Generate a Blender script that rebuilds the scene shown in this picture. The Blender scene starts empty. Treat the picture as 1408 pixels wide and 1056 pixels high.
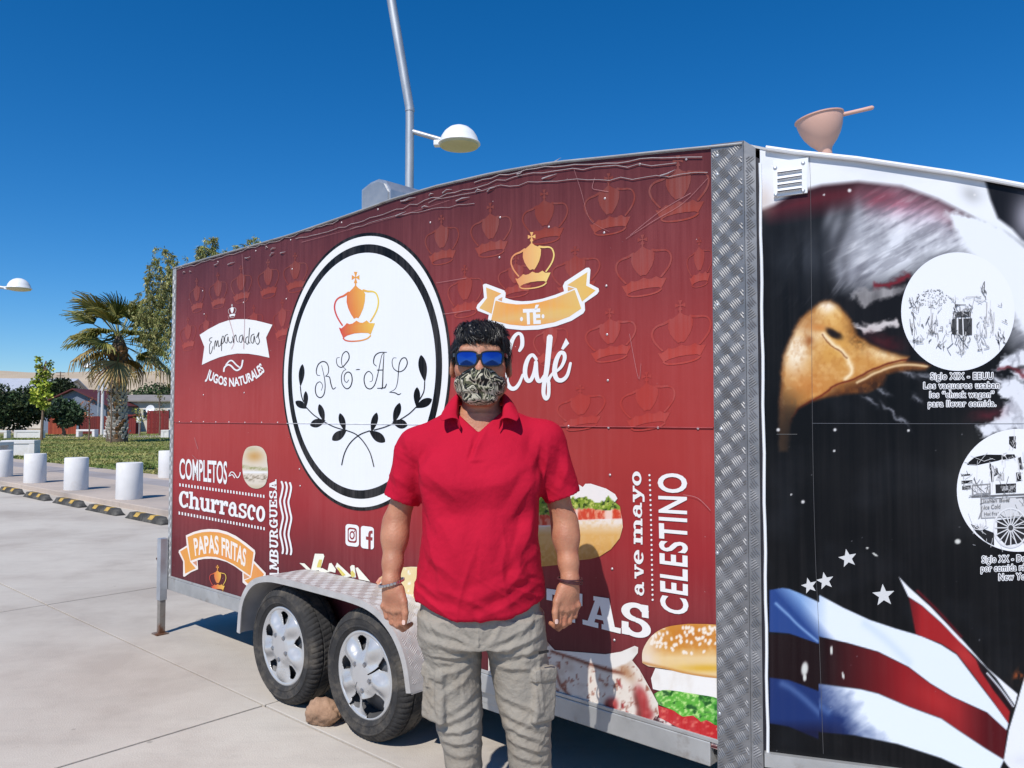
import bpy, bmesh, math, random
import numpy as np
from mathutils import Vector, Matrix
from mathutils.geometry import tessellate_polygon, delaunay_2d_cdt

sc = bpy.context.scene
C = sc.collection
R = math.radians

# ------------------------------------------------------------------ camera
CAM_H = 1.45
F_PX = 1080.0                      # focal length for a 1408 px wide frame
PITCH = math.atan(45 / F_PX)
cam = bpy.data.cameras.new('camera')
cam.sensor_width = 36
cam.lens = 36 * F_PX / 1408
cam.clip_start = 0.05
cam.clip_end = 12000
co = bpy.data.objects.new('camera', cam)
C.objects.link(co)
co.location = (0, 0, CAM_H)
co.rotation_euler = (R(90) + PITCH, 0, 0)
sc.camera = co

# ------------------------------------------------------------------ sky, sun, exposure
SUN_EL, SUN_AZ = R(50), R(67)      # azimuth: direction in which shadows fall, from +X
shade = Vector((math.cos(SUN_AZ) * math.cos(SUN_EL), math.sin(SUN_AZ) * math.cos(SUN_EL), -math.sin(SUN_EL)))
w = bpy.data.worlds.new('World')
sc.world = w
w.use_nodes = True
nt = w.node_tree
bg = nt.nodes['Background']
sky = nt.nodes.new('ShaderNodeTexSky')
sky.sky_type = 'NISHITA'
sky.sun_disc = False
sky.sun_elevation = SUN_EL
sky.sun_rotation = math.atan2(-shade.x, -shade.y)
sky.altitude = 500
sky.air_density = 1.0
sky.dust_density = 0.0
sky.ozone_density = 10.0
hsv = nt.nodes.new('ShaderNodeHueSaturation')
hsv.inputs['Saturation'].default_value = 1.22
nt.links.new(sky.outputs[0], hsv.inputs['Color'])
nt.links.new(hsv.outputs[0], bg.inputs[0])
bg.inputs[1].default_value = 0.12
sun = bpy.data.lights.new('sun', 'SUN')
sun.energy = 4.5
sun.angle = R(0.53)
sun.color = (1.0, 0.955, 0.89)
so = bpy.data.objects.new('sun', sun)
C.objects.link(so)
so.rotation_euler = shade.to_track_quat('-Z', 'Y').to_euler()
sc.view_settings.view_transform = 'Standard'
sc.view_settings.look = 'None'
sc.view_settings.exposure = 0.0
sc.view_settings.gamma = 1.0
sc.view_settings.use_curve_mapping = False
try:
    sc.cycles.max_bounces = 6
    sc.cycles.transparent_max_bounces = 6
except Exception:
    pass

# ------------------------------------------------------------------ helpers
rng = random.Random(7)
nrng = np.random.default_rng(11)


def lin(c, k=1.0):
    """sRGB 0..255 to linear."""
    out = []
    for v in c[:3]:
        v = v / 255.0
        out.append((v / 12.92 if v <= 0.04045 else ((v + 0.055) / 1.055) ** 2.4) * k)
    return tuple(out)


def linv(a, k=1.0):
    a = np.clip(np.asarray(a, float) / 255.0, 0, 1)
    return np.where(a <= 0.04045, a / 12.92, ((a + 0.055) / 1.055) ** 2.4) * k


def tag(o, label=None, cat=None, group=None, kind=None):
    if label: o['label'] = label
    if cat: o['category'] = cat
    if group: o['group'] = group
    if kind: o['kind'] = kind
    return o


def empty(name, loc=(0, 0, 0), rz=0.0):
    o = bpy.data.objects.new(name, None)
    C.objects.link(o)
    o.location = loc
    o.rotation_euler = (0, 0, rz)
    o.empty_display_size = 0.1
    return o


def raw_mesh(name, verts, faces, smooth=False):
    me = bpy.data.meshes.new(name)
    verts = np.asarray(verts, np.float32).reshape(-1, 3)
    if isinstance(faces, np.ndarray) and faces.ndim == 2:
        n, k = faces.shape
        me.vertices.add(len(verts))
        me.vertices.foreach_set('co', verts.ravel())
        me.loops.add(n * k)
        me.loops.foreach_set('vertex_index', faces.astype(np.int32).ravel())
        me.polygons.add(n)
        me.polygons.foreach_set('loop_start', np.arange(0, n * k, k, dtype=np.int32))
        me.polygons.foreach_set('loop_total', np.full(n, k, np.int32))
        me.update(calc_edges=True)
    else:
        me.from_pydata(verts.tolist(), [], [tuple(f) for f in faces])
        me.update()
    if smooth:
        me.polygons.foreach_set('use_smooth', np.ones(len(me.polygons), bool))
    me.validate()
    return me


def mobj(name, verts, faces, mat, parent=None, smooth=False, col=None, fmat=None):
    """One mesh object; col = per-vertex linear colour (N,3), fmat = material index per face."""
    me = raw_mesh(name, verts, faces, smooth)
    for m in (mat if isinstance(mat, (list, tuple)) else [mat]):
        me.materials.append(m)
    if fmat is not None:
        me.polygons.foreach_set('material_index', np.asarray(fmat, np.int32))
    if col is not None:
        at = me.color_attributes.new('Col', 'FLOAT_COLOR', 'POINT')
        c4 = np.ones((len(me.vertices), 4), np.float32)
        c4[:, :3] = np.asarray(col, np.float32)[:len(me.vertices)]
        at.data.foreach_set('color', c4.ravel())
    o = bpy.data.objects.new(name, me)
    C.objects.link(o)
    if parent is not None:
        o.parent = parent
    return o


def dup(o, parent=None):
    """Copy of a thing with its parts and sub-parts."""
    c = o.copy()
    C.objects.link(c)
    if parent is not None:
        c.parent = parent
    for ch in list(o.children):
        dup(ch, c)
    return c


class MB:
    """Collects simple shapes into one mesh."""
    def __init__(s):
        s.v, s.f, s.sm = [], [], []

    def add(s, vs, fs):
        b = len(s.v)
        s.v += [tuple(v) for v in vs]
        s.f += [tuple(i + b for i in f) for f in fs]
        return s

    def box(s, c, h, rz=0.0, bev=0.0, M=None):
        cx, cy, cz = c
        hx, hy, hz = h
        pts = []
        if bev > 0:
            b = min(bev, hx * .9, hy * .9, hz * .9)
            bm = bmesh.new()
            bmesh.ops.create_cube(bm, size=2)
            for v in bm.verts:
                v.co = Vector((v.co.x * hx, v.co.y * hy, v.co.z * hz))
            bmesh.ops.bevel(bm, geom=list(bm.edges), offset=b, segments=2, profile=.5, affect='EDGES')
            bm.verts.index_update()
            pts = [v.co.copy() for v in bm.verts]
            fs = [[v.index for v in f.verts] for f in bm.faces]
            bm.free()
        else:
            pts = [Vector((x * hx, y * hy, z * hz)) for x in (-1, 1) for y in (-1, 1) for z in (-1, 1)]
            fs = [(0, 1, 3, 2), (4, 6, 7, 5), (0, 4, 5, 1), (2, 3, 7, 6), (0, 2, 6, 4), (1, 5, 7, 3)]
        T = Matrix.Translation((cx, cy, cz)) @ Matrix.Rotation(rz, 4, 'Z')
        if M is not None:
            T = M @ T
        return s.add([T @ p for p in pts], fs)

    def tube(s, pts, r, n=10, cap=True):
        """Tube along a polyline; r a number or a list of radii."""
        pts = [Vector(p) for p in pts]
        rs = r if isinstance(r, (list, tuple)) else [r] * len(pts)
        prev = None
        vs, fs = [], []
        for i, p in enumerate(pts):
            t = (pts[min(i + 1, len(pts) - 1)] - pts[max(i - 1, 0)]).normalized()
            if prev is None:
                a = t.orthogonal().normalized()
            else:
                a = prev - t * prev.dot(t)
                a = a.normalized() if a.length > 1e-6 else t.orthogonal().normalized()
            prev = a
            b = t.cross(a)
            for k in range(n):
                an = 2 * math.pi * k / n
                vs.append(p + (a * math.cos(an) + b * math.sin(an)) * rs[i])
        for i in range(len(pts) - 1):
            for k in range(n):
                fs.append((i * n + k, i * n + (k + 1) % n, (i + 1) * n + (k + 1) % n, (i + 1) * n + k))
        if cap:
            fs.append(tuple(range(n - 1, -1, -1)))
            fs.append(tuple((len(pts) - 1) * n + k for k in range(n)))
        return s.add(vs, fs)

    def lathe(s, prof, n=32, M=None, a0=0.0, a1=2 * math.pi):
        """Profile [(r, z)] turned about Z, then transformed."""
        full = abs(a1 - a0 - 2 * math.pi) < 1e-6
        m = n if full else n + 1
        vs, fs = [], []
        for r, z in prof:
            for k in range(m):
                an = a0 + (a1 - a0) * k / n
                p = Vector((r * math.cos(an), r * math.sin(an), z))
                vs.append(M @ p if M is not None else p)
        for i in range(len(prof) - 1):
            for k in range(n):
                k2 = (k + 1) % m
                fs.append((i * m + k, i * m + k2, (i + 1) * m + k2, (i + 1) * m + k))
        return s.add(vs, fs)

    def prism(s, poly, z0, z1, M=None):
        """Polygon [(x, y)] extruded in z; any outline."""
        n = len(poly)
        vs = [Vector((x, y, z)) for z in (z0, z1) for x, y in poly]
        tri = tessellate_polygon([[Vector((x, y, 0)) for x, y in poly]])
        fs = [(i, (i + 1) % n, n + (i + 1) % n, n + i) for i in range(n)]
        fs += [(a, c, b) for a, b, c in tri] + [(n + a, n + b, n + c) for a, b, c in tri]
        if M is not None:
            vs = [M @ v for v in vs]
        return s.add(vs, fs)

    def build(s, name, mat, parent=None, smooth=False, angle=None):
        me = raw_mesh(name, s.v, s.f)
        bm = bmesh.new()
        bm.from_mesh(me)
        bmesh.ops.recalc_face_normals(bm, faces=bm.faces)
        if smooth:
            lim = R(angle or 40)
            for f in bm.faces:
                f.smooth = True
            for e in bm.edges:
                e.smooth = not (len(e.link_faces) == 2 and e.calc_face_angle(0) > lim)
        bm.to_mesh(me)
        bm.free()
        for m in (mat if isinstance(mat, (list, tuple)) else [mat]):
            me.materials.append(m)
        o = bpy.data.objects.new(name, me)
        C.objects.link(o)
        if parent is not None:
            o.parent = parent
        return o


# ---- node materials
def material(name, base, rough=.6, metal=0., var=.12, scale=6., bump=0., bscale=60., spec=.5, second=None, smask=(.45, .62), sscale=3., detail=6., vec=None, rvar=0.0):
    """Principled surface: base colour with noise variation, optional second colour in patches, fine bump."""
    m = bpy.data.materials.new(name)
    m.use_nodes = True
    t = m.node_tree
    N, L = t.nodes, t.links
    p = N['Principled BSDF']
    p.inputs['Roughness'].default_value = rough
    p.inputs['Metallic'].default_value = metal
    p.inputs['Specular IOR Level'].default_value = spec
    tc = N.new('ShaderNodeTexCoord')
    mp = N.new('ShaderNodeMapping')
    L.new(tc.outputs['Object'], mp.inputs[0])
    if vec: mp.inputs['Scale'].default_value = vec
    no = N.new('ShaderNodeTexNoise')
    no.inputs['Scale'].default_value = scale
    no.inputs['Detail'].default_value = detail
    no.inputs['Roughness'].default_value = .6
    L.new(mp.outputs[0], no.inputs['Vector'])
    cr = N.new('ShaderNodeValToRGB')
    e = cr.color_ramp.elements
    e[0].position, e[1].position = .3, .7
    e[0].color = tuple(c * (1 - var) for c in base) + (1,)
    e[1].color = tuple(min(1, c * (1 + var)) for c in base) + (1,)
    L.new(no.outputs['Fac'], cr.inputs[0])
    out = cr.outputs[0]
    if second is not None:
        n2 = N.new('ShaderNodeTexNoise')
        n2.inputs['Scale'].default_value = sscale
        n2.inputs['Detail'].default_value = 7
        n2.inputs['Roughness'].default_value = .65
        L.new(mp.outputs[0], n2.inputs['Vector'])
        mr = N.new('ShaderNodeMapRange')
        mr.inputs[1].default_value, mr.inputs[2].default_value = smask
        L.new(n2.outputs['Fac'], mr.inputs[0])
        mx = N.new('ShaderNodeMix')
        mx.data_type = 'RGBA'
        L.new(mr.outputs[0], mx.inputs[0])
        L.new(out, mx.inputs[6])
        mx.inputs[7].default_value = tuple(second) + (1,)
        out = mx.outputs[2]
    L.new(out, p.inputs['Base Color'])
    if rvar:
        mr2 = N.new('ShaderNodeMapRange')
        mr2.inputs[1].default_value, mr2.inputs[2].default_value = .3, .7
        mr2.inputs[3].default_value, mr2.inputs[4].default_value = max(0, rough - rvar), min(1, rough + rvar)
        L.new(no.outputs['Fac'], mr2.inputs[0])
        L.new(mr2.outputs[0], p.inputs['Roughness'])
    if bump:
        nb = N.new('ShaderNodeTexNoise')
        nb.inputs['Scale'].default_value = bscale
        nb.inputs['Detail'].default_value = 5
        L.new(mp.outputs[0], nb.inputs['Vector'])
        bp = N.new('ShaderNodeBump')
        bp.inputs['Strength'].default_value = bump
        bp.inputs['Distance'].default_value = .01
        L.new(nb.outputs['Fac'], bp.inputs['Height'])
        L.new(bp.outputs[0], p.inputs['Normal'])
    return m


def print_material(name, rough=.38, spec=.35, fade=.16):
    """Printed vinyl: colour from the mesh's colour attribute with faded vertical streaks and specks."""
    m = bpy.data.materials.new(name)
    m.use_nodes = True
    t = m.node_tree
    N, L = t.nodes, t.links
    p = N['Principled BSDF']
    p.inputs['Roughness'].default_value = rough
    p.inputs['Specular IOR Level'].default_value = spec
    at = N.new('ShaderNodeAttribute')
    at.attribute_name = 'Col'
    tc = N.new('ShaderNodeTexCoord')
    mp = N.new('ShaderNodeMapping')
    mp.inputs['Scale'].default_value = (60, 60, 1.5)
    L.new(tc.outputs['Object'], mp.inputs[0])
    no = N.new('ShaderNodeTexNoise')
    no.inputs['Scale'].default_value = 1.0
    no.inputs['Detail'].default_value = 5
    L.new(mp.outputs[0], no.inputs['Vector'])
    n2 = N.new('ShaderNodeTexNoise')
    n2.inputs['Scale'].default_value = 3.0
    n2.inputs['Detail'].default_value = 6
    L.new(tc.outputs['Object'], n2.inputs['Vector'])
    mu = N.new('ShaderNodeMath')
    mu.operation = 'MULTIPLY'
    L.new(no.outputs['Fac'], mu.inputs[0])
    L.new(n2.outputs['Fac'], mu.inputs[1])
    mr = N.new('ShaderNodeMapRange')
    mr.inputs[1].default_value, mr.inputs[2].default_value = .18, .42
    mr.inputs[3].default_value, mr.inputs[4].default_value = 0, fade
    L.new(mu.outputs[0], mr.inputs[0])
    mx = N.new('ShaderNodeMix')
    mx.data_type = 'RGBA'
    L.new(mr.outputs[0], mx.inputs[0])
    L.new(at.outputs['Color'], mx.inputs[6])
    mx.inputs[7].default_value = (.55, .5, .5, 1)
    L.new(mx.outputs[2], p.inputs['Base Color'])
    return m


def vnoise(x, y, seed=0):
    """Value noise on arrays."""
    xi, yi = np.floor(x).astype(np.int64), np.floor(y).astype(np.int64)
    xf, yf = x - xi, y - yi
    u, v = xf * xf * (3 - 2 * xf), yf * yf * (3 - 2 * yf)

    def h(a, b):
        n = (a * 374761393 + b * 668265263 + seed * 1442695041) & 0x7fffffff
        n = ((n ^ (n >> 13)) * 1274126177) & 0x7fffffff
        return ((n ^ (n >> 16)) & 0xffff) / 65535.0
    return (h(xi, yi) * (1 - u) + h(xi + 1, yi) * u) * (1 - v) + (h(xi, yi + 1) * (1 - u) + h(xi + 1, yi + 1) * u) * v


def fbm(x, y, seed=0, o=4, g=.5):
    s, a, t = 0, 1, 0
    for i in range(o):
        s = s + a * vnoise(x * 2 ** i, y * 2 ** i, seed + i * 17)
        t += a
        a *= g
    return s / t


def smooth_line(pts, n=8, closed=False):
    """Catmull-Rom through the points."""
    P = [np.array(p, float) for p in pts]
    out = []
    m = len(P)
    for i in range(m if closed else m - 1):
        p0 = P[(i - 1) % m] if (closed or i > 0) else P[i]
        p1, p2 = P[i], P[(i + 1) % m]
        p3 = P[(i + 2) % m] if (closed or i + 2 < m) else p2
        for k in range(n):
            t = k / n
            out.append(.5 * ((2 * p1) + (p2 - p0) * t + (2 * p0 - 5 * p1 + 4 * p2 - p3) * t * t + (3 * p1 - p0 - 3 * p2 + p3) * t ** 3))
    if not closed:
        out.append(P[-1])
    return out
# ------------------------------------------------------------------ the ground; the plaza runs parallel to the trailer
def LW_(s, y, z=0.0):
    """Trailer-frame position to world."""
    ca, sa = math.cos(R(42)), math.sin(R(42))
    return (-2.31615 + s * ca + y * sa, 5.34230 - s * sa + y * ca, z)


soil = material('dry_soil', lin((176, 158, 134)), rough=.95, var=.2, scale=.2, second=lin((150, 140, 110)), smask=(.45, .65), sscale=.05)
g = mobj('ground', [(-4000, -60, -.06), (4000, -60, -.06), (4000, 6000, -.06), (-4000, 6000, -.06)], [(0, 1, 2, 3)], soil)
tag(g, kind='structure')
tag(g, 'dry ground beyond the plaza', None)


def concrete(name, base, stain):
    m = material(name, base, rough=.88, var=.10, scale=1.1, bump=.25, bscale=130, spec=.25, second=stain, smask=(.42, .62), sscale=.55, detail=9)
    t = m.node_tree
    N, L = t.nodes, t.links
    p = N['Principled BSDF']
    src = p.inputs['Base Color'].links[0].from_socket
    tc = N.new('ShaderNodeTexCoord')
    mp = N.new('ShaderNodeMapping')
    mp.inputs['Rotation'].default_value = (0, 0, R(48))
    mp.inputs['Scale'].default_value = (1.2, 7, 1)
    L.new(tc.outputs['Object'], mp.inputs[0])
    n1 = N.new('ShaderNodeTexNoise')
    n1.inputs['Scale'].default_value = 1.3
    n1.inputs['Detail'].default_value = 8
    n1.inputs['Roughness'].default_value = .7
    L.new(mp.outputs[0], n1.inputs['Vector'])
    mr = N.new('ShaderNodeMapRange')
    mr.inputs[1].default_value, mr.inputs[2].default_value = .5, .78
    mr.inputs[4].default_value = .5
    L.new(n1.outputs['Fac'], mr.inputs[0])
    mx = N.new('ShaderNodeMix'); mx.data_type = 'RGBA'
    L.new(mr.outputs[0], mx.inputs[0]); L.new(src, mx.inputs[6])
    mx.inputs[7].default_value = tuple(c * .68 for c in base) + (1,)
    n2 = N.new('ShaderNodeTexNoise')
    n2.inputs['Scale'].default_value = 9
    n2.inputs['Detail'].default_value = 10
    n2.inputs['Roughness'].default_value = .75
    L.new(tc.outputs['Object'], n2.inputs['Vector'])
    m2 = N.new('ShaderNodeMapRange')
    m2.inputs[1].default_value, m2.inputs[2].default_value = .60, .72
    m2.inputs[4].default_value = .55
    L.new(n2.outputs['Fac'], m2.inputs[0])
    mx2 = N.new('ShaderNodeMix'); mx2.data_type = 'RGBA'
    L.new(m2.outputs[0], mx2.inputs[0]); L.new(mx.outputs[2], mx2.inputs[6])
    mx2.inputs[7].default_value = tuple(c * .55 for c in base) + (1,)
    # the odd dark spot
    n3 = N.new('ShaderNodeTexVoronoi')
    n3.inputs['Scale'].default_value = 2.1
    L.new(tc.outputs['Object'], n3.inputs['Vector'])
    m3 = N.new('ShaderNodeMapRange')
    m3.inputs[1].default_value, m3.inputs[2].default_value = .035, .02
    m3.inputs[3].default_value, m3.inputs[4].default_value = 0, .5
    L.new(n3.outputs['Distance'], m3.inputs[0])
    mx3 = N.new('ShaderNodeMix'); mx3.data_type = 'RGBA'
    L.new(m3.outputs[0], mx3.inputs[0]); L.new(mx2.outputs[2], mx3.inputs[6])
    mx3.inputs[7].default_value = tuple(c * .3 for c in base) + (1,)
    L.new(mx3.outputs[2], p.inputs['Base Color'])
    return m


slab_m = concrete('plaza_concrete', lin((213, 205, 193), .86), lin((184, 174, 163), .86))
plaza = mobj('plaza', [LW_(s_, y_, -.025) for s_, y_ in ((-70, -60), (60, -60), (60, 2.8), (-70, 2.8))], [(0, 1, 2, 3)], material('joint_filler', lin((84, 78, 72), .8), rough=.95, var=.2, scale=8))
tag(plaza, kind='structure')
GAP = .0065
rj = random.Random(4)
def slab_piece(name, s0, s1, y0, y1, top, mat, parent, depth=.03, bev=.003):
    b = MB()
    c = LW_((s0 + s1) / 2, (y0 + y1) / 2, top - depth / 2)
    b.box(c, ((s1 - s0) / 2, (y1 - y0) / 2, depth / 2), rz=-R(42), bev=bev)
    return b.build(name, mat, parent)
for i in range(-9, 5):
    for k in range(-4, 1):
        s0, y0 = 1.68 + i * 3.155, -.27 + k * 3.07
        slab_piece('paving_slab', s0 + GAP, s0 + 3.155 - GAP, y0 + GAP, y0 + 3.07 - GAP, rj.uniform(-.0015, .0015), slab_m, plaza)

# footway with its kerb
walk_m = concrete('footway_concrete', lin((206, 190, 176), .86), lin((180, 168, 158), .86))
band_m = concrete('footway_band', lin((178, 172, 172), .86), lin((160, 152, 150), .86))
walk = mobj('footway', [LW_(s_, y_, .02) for s_, y_ in ((-70, 2.8), (60, 2.8), (60, 6.0), (-70, 6.0))], [(0, 1, 2, 3)], walk_m)
tag(walk, kind='structure')
for i in range(-18, 2):
    s0 = i * 2.42 - .6
    slab_piece('kerb_stone', s0 + .004, s0 + 2.416, 2.78, 2.96, .085, walk_m, walk, depth=.12, bev=.012)
    slab_piece('paving_slab', s0 + .005, s0 + 2.415, 2.966, 4.55, .08, walk_m, walk, depth=.06)
    slab_piece('paving_slab', s0 + .005, s0 + 2.415, 4.556, 5.25, .08, band_m, walk, depth=.06)
    slab_piece('paving_slab', s0 + .005, s0 + 2.415, 5.256, 5.84, .08, walk_m, walk, depth=.06)

# lawn
lawn_m = material('lawn_turf', lin((126, 132, 72), .85), rough=.95, var=.25, scale=.8, second=lin((150, 142, 84), .85), smask=(.42, .62), sscale=.35)
lawn = mobj('lawn_ground', [LW_(s_, y_, .07) for s_, y_ in ((-70, 5.84), (30, 5.84), (30, 34), (-70, 34))], [(0, 1, 2, 3)], lawn_m)
tag(lawn, kind='structure')
nb = 60000
gs, gy_ = nrng.uniform(-62, -9, nb), 5.86 + nrng.beta(.9, 2.2, nb) * 26
keep = (-gs - 9) > (gy_ - 5.86) * .8
gs, gy_ = gs[keep], gy_[keep]
ca, sa = math.cos(R(42)), math.sin(R(42))
wx, wy = -2.31615 + gs * ca + gy_ * sa, 5.3423 - gs * sa + gy_ * ca
m_ = len(wx)
an = nrng.uniform(0, 6.28, m_)
hh = nrng.uniform(.02, .05, m_) * (1 + .8 * fbm(wx / 3, wy / 3, 9))
ww = nrng.uniform(.025, .05, m_)
V = np.zeros((m_, 3, 3))
V[:, 0] = np.stack([wx - np.cos(an) * ww, wy - np.sin(an) * ww, np.full(m_, .068)], 1)
V[:, 1] = np.stack([wx + np.cos(an) * ww, wy + np.sin(an) * ww, np.full(m_, .068)], 1)
V[:, 2] = np.stack([wx + nrng.normal(0, .03, m_), wy + nrng.normal(0, .03, m_), .068 + hh], 1)
t_ = np.clip(fbm(wx / 2.2, wy / 2.2, 33) * 2.2 - .6 + nrng.normal(0, .15, m_), 0, 1)[:, None]
gc = linv(np.array((104, 126, 60)) * (1 - t_) + np.array((178, 168, 104)) * t_, .85)
leaf_vc = bpy.data.materials.new('leaf_colour')
leaf_vc.use_nodes = True
pn = leaf_vc.node_tree.nodes['Principled BSDF']
at = leaf_vc.node_tree.nodes.new('ShaderNodeAttribute')
at.attribute_name = 'Col'
leaf_vc.node_tree.links.new(at.outputs['Color'], pn.inputs['Base Color'])
pn.inputs['Roughness'].default_value = .6
pn.inputs['Specular IOR Level'].default_value = .3
gr = mobj('lawn_grass', V.reshape(-1, 3), np.arange(m_ * 3).reshape(-1, 3), leaf_vc, None, col=np.repeat(gc, 3, 0))
tag(gr, 'mown green and straw coloured grass beyond the footway', 'grass', kind='stuff')
# ------------------------------------------------------------------ food trailer (local frame: x along the side, y into the trailer, z up)
TP = (-2.31615, 5.34230)
TA = R(42)
trailer = empty('food_trailer', (TP[0], TP[1], 0), -TA)
tag(trailer, 'red food trailer with printed food pictures, oval crown emblem and eagle nose', 'trailer')
NOSE_S = 4.148
NG = R(24)
NC, NS = math.cos(NG), math.sin(NG)
WID = 2.05
NOSE_Q = 1.25


def _rays(P):
    P = np.asarray(P, float).reshape(-1, 2)
    X, Z = (P[:, 0] - 704) / F_PX, (528 - P[:, 1]) / F_PX
    return X, math.cos(PITCH) - Z * math.sin(PITCH), math.sin(PITCH) + Z * math.cos(PITCH)


def _plane_uv(P, ox, oy, ang):
    """Measured picture points to coordinates (metres along, height) on an upright panel."""
    rx, ry, rz = _rays(P)
    dx, dy = math.cos(ang), -math.sin(ang)
    det = -dx * ry + rx * dy
    s = (ox * ry - rx * oy) / det
    t = (-dx * oy + dy * ox) / det
    return np.stack([s, CAM_H + t * rz], 1)


NOX, NOY = TP[0] + NOSE_S * math.cos(TA), TP[1] - NOSE_S * math.sin(TA)


class Panel:
    def __init__(s, side):
        s.side = side

    def uv(s, P):
        return _plane_uv(P, TP[0], TP[1], TA) if s.side else _plane_uv(P, NOX, NOY, TA - NG)

    def xyz(s, uv, off):
        uv = np.asarray(uv, float).reshape(-1, 2)
        off = np.broadcast_to(np.asarray(off, float), (len(uv),))
        if s.side:
            return np.stack([uv[:, 0], -off, uv[:, 1]], 1)
        return np.stack([NOSE_S + uv[:, 0] * NC + off * NS, uv[:, 0] * NS - off * NC, uv[:, 1]], 1)


SIDE, NOSE = Panel(True), Panel(False)
ROOF = np.array([(0, 2.463), (.5, 2.468), (1.0, 2.468), (1.46, 2.470), (1.99, 2.489), (2.34, 2.505), (2.65, 2.507), (3.02, 2.492), (3.34, 2.466), (3.62, 2.426), (3.87, 2.392), (4.04, 2.367), (4.148, 2.352),
                 (4.24, 2.318), (4.46, 2.265), (4.70, 2.195), (4.84, 2.150), (5.0, 2.09), (5.2, 2.0), (5.4, 1.9)])
def roof_z(s): return np.interp(s, ROOF[:, 0], ROOF[:, 1])
BOT = .372

alu = material('aluminium', (.46, .46, .46), rough=.45, metal=.6, var=.12, scale=7, bump=.06, bscale=30, rvar=.1)
fender_m = material('dull_tread_plate', (.52, .505, .49), rough=.5, metal=.3, var=.12, scale=9, rvar=.1, second=(.42, .39, .36), smask=(.55, .75), sscale=5)
alu_dirty = material('dirty_aluminium', (.47, .47, .46), rough=.55, metal=.55, var=.18, scale=5, second=(.25, .2, .16), smask=(.56, .75), sscale=6)
galv = material('galvanised_steel', (.50, .52, .55), rough=.5, metal=.7, var=.15, scale=9, rvar=.1)
white_paint = material('white_enamel', (.78, .79, .80), rough=.35, var=.04, scale=4, second=(.55, .54, .5), smask=(.6, .8), sscale=4)
dark_void = material('dark_gap', (.012, .011, .02), rough=.7, var=.2)
rust_m = material('rusty_steel', (.30, .27, .24), rough=.7, metal=.4, var=.2, scale=14, second=(.16, .07, .035), smask=(.45, .6), sscale=7)
black_steel = material('black_chassis', (.02, .02, .02), rough=.7, var=.3)

# printed red wrap: one gradient printed on the vinyl, dark at top and bottom
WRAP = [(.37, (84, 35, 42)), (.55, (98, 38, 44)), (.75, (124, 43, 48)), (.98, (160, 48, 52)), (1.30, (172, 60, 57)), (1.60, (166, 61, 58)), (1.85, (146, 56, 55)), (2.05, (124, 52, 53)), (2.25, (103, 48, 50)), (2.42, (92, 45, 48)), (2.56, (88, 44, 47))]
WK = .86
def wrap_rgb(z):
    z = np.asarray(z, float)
    return np.stack([np.interp(z, [a for a, _ in WRAP], [c[i] for _, c in WRAP]) for i in range(3)], -1)


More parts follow.
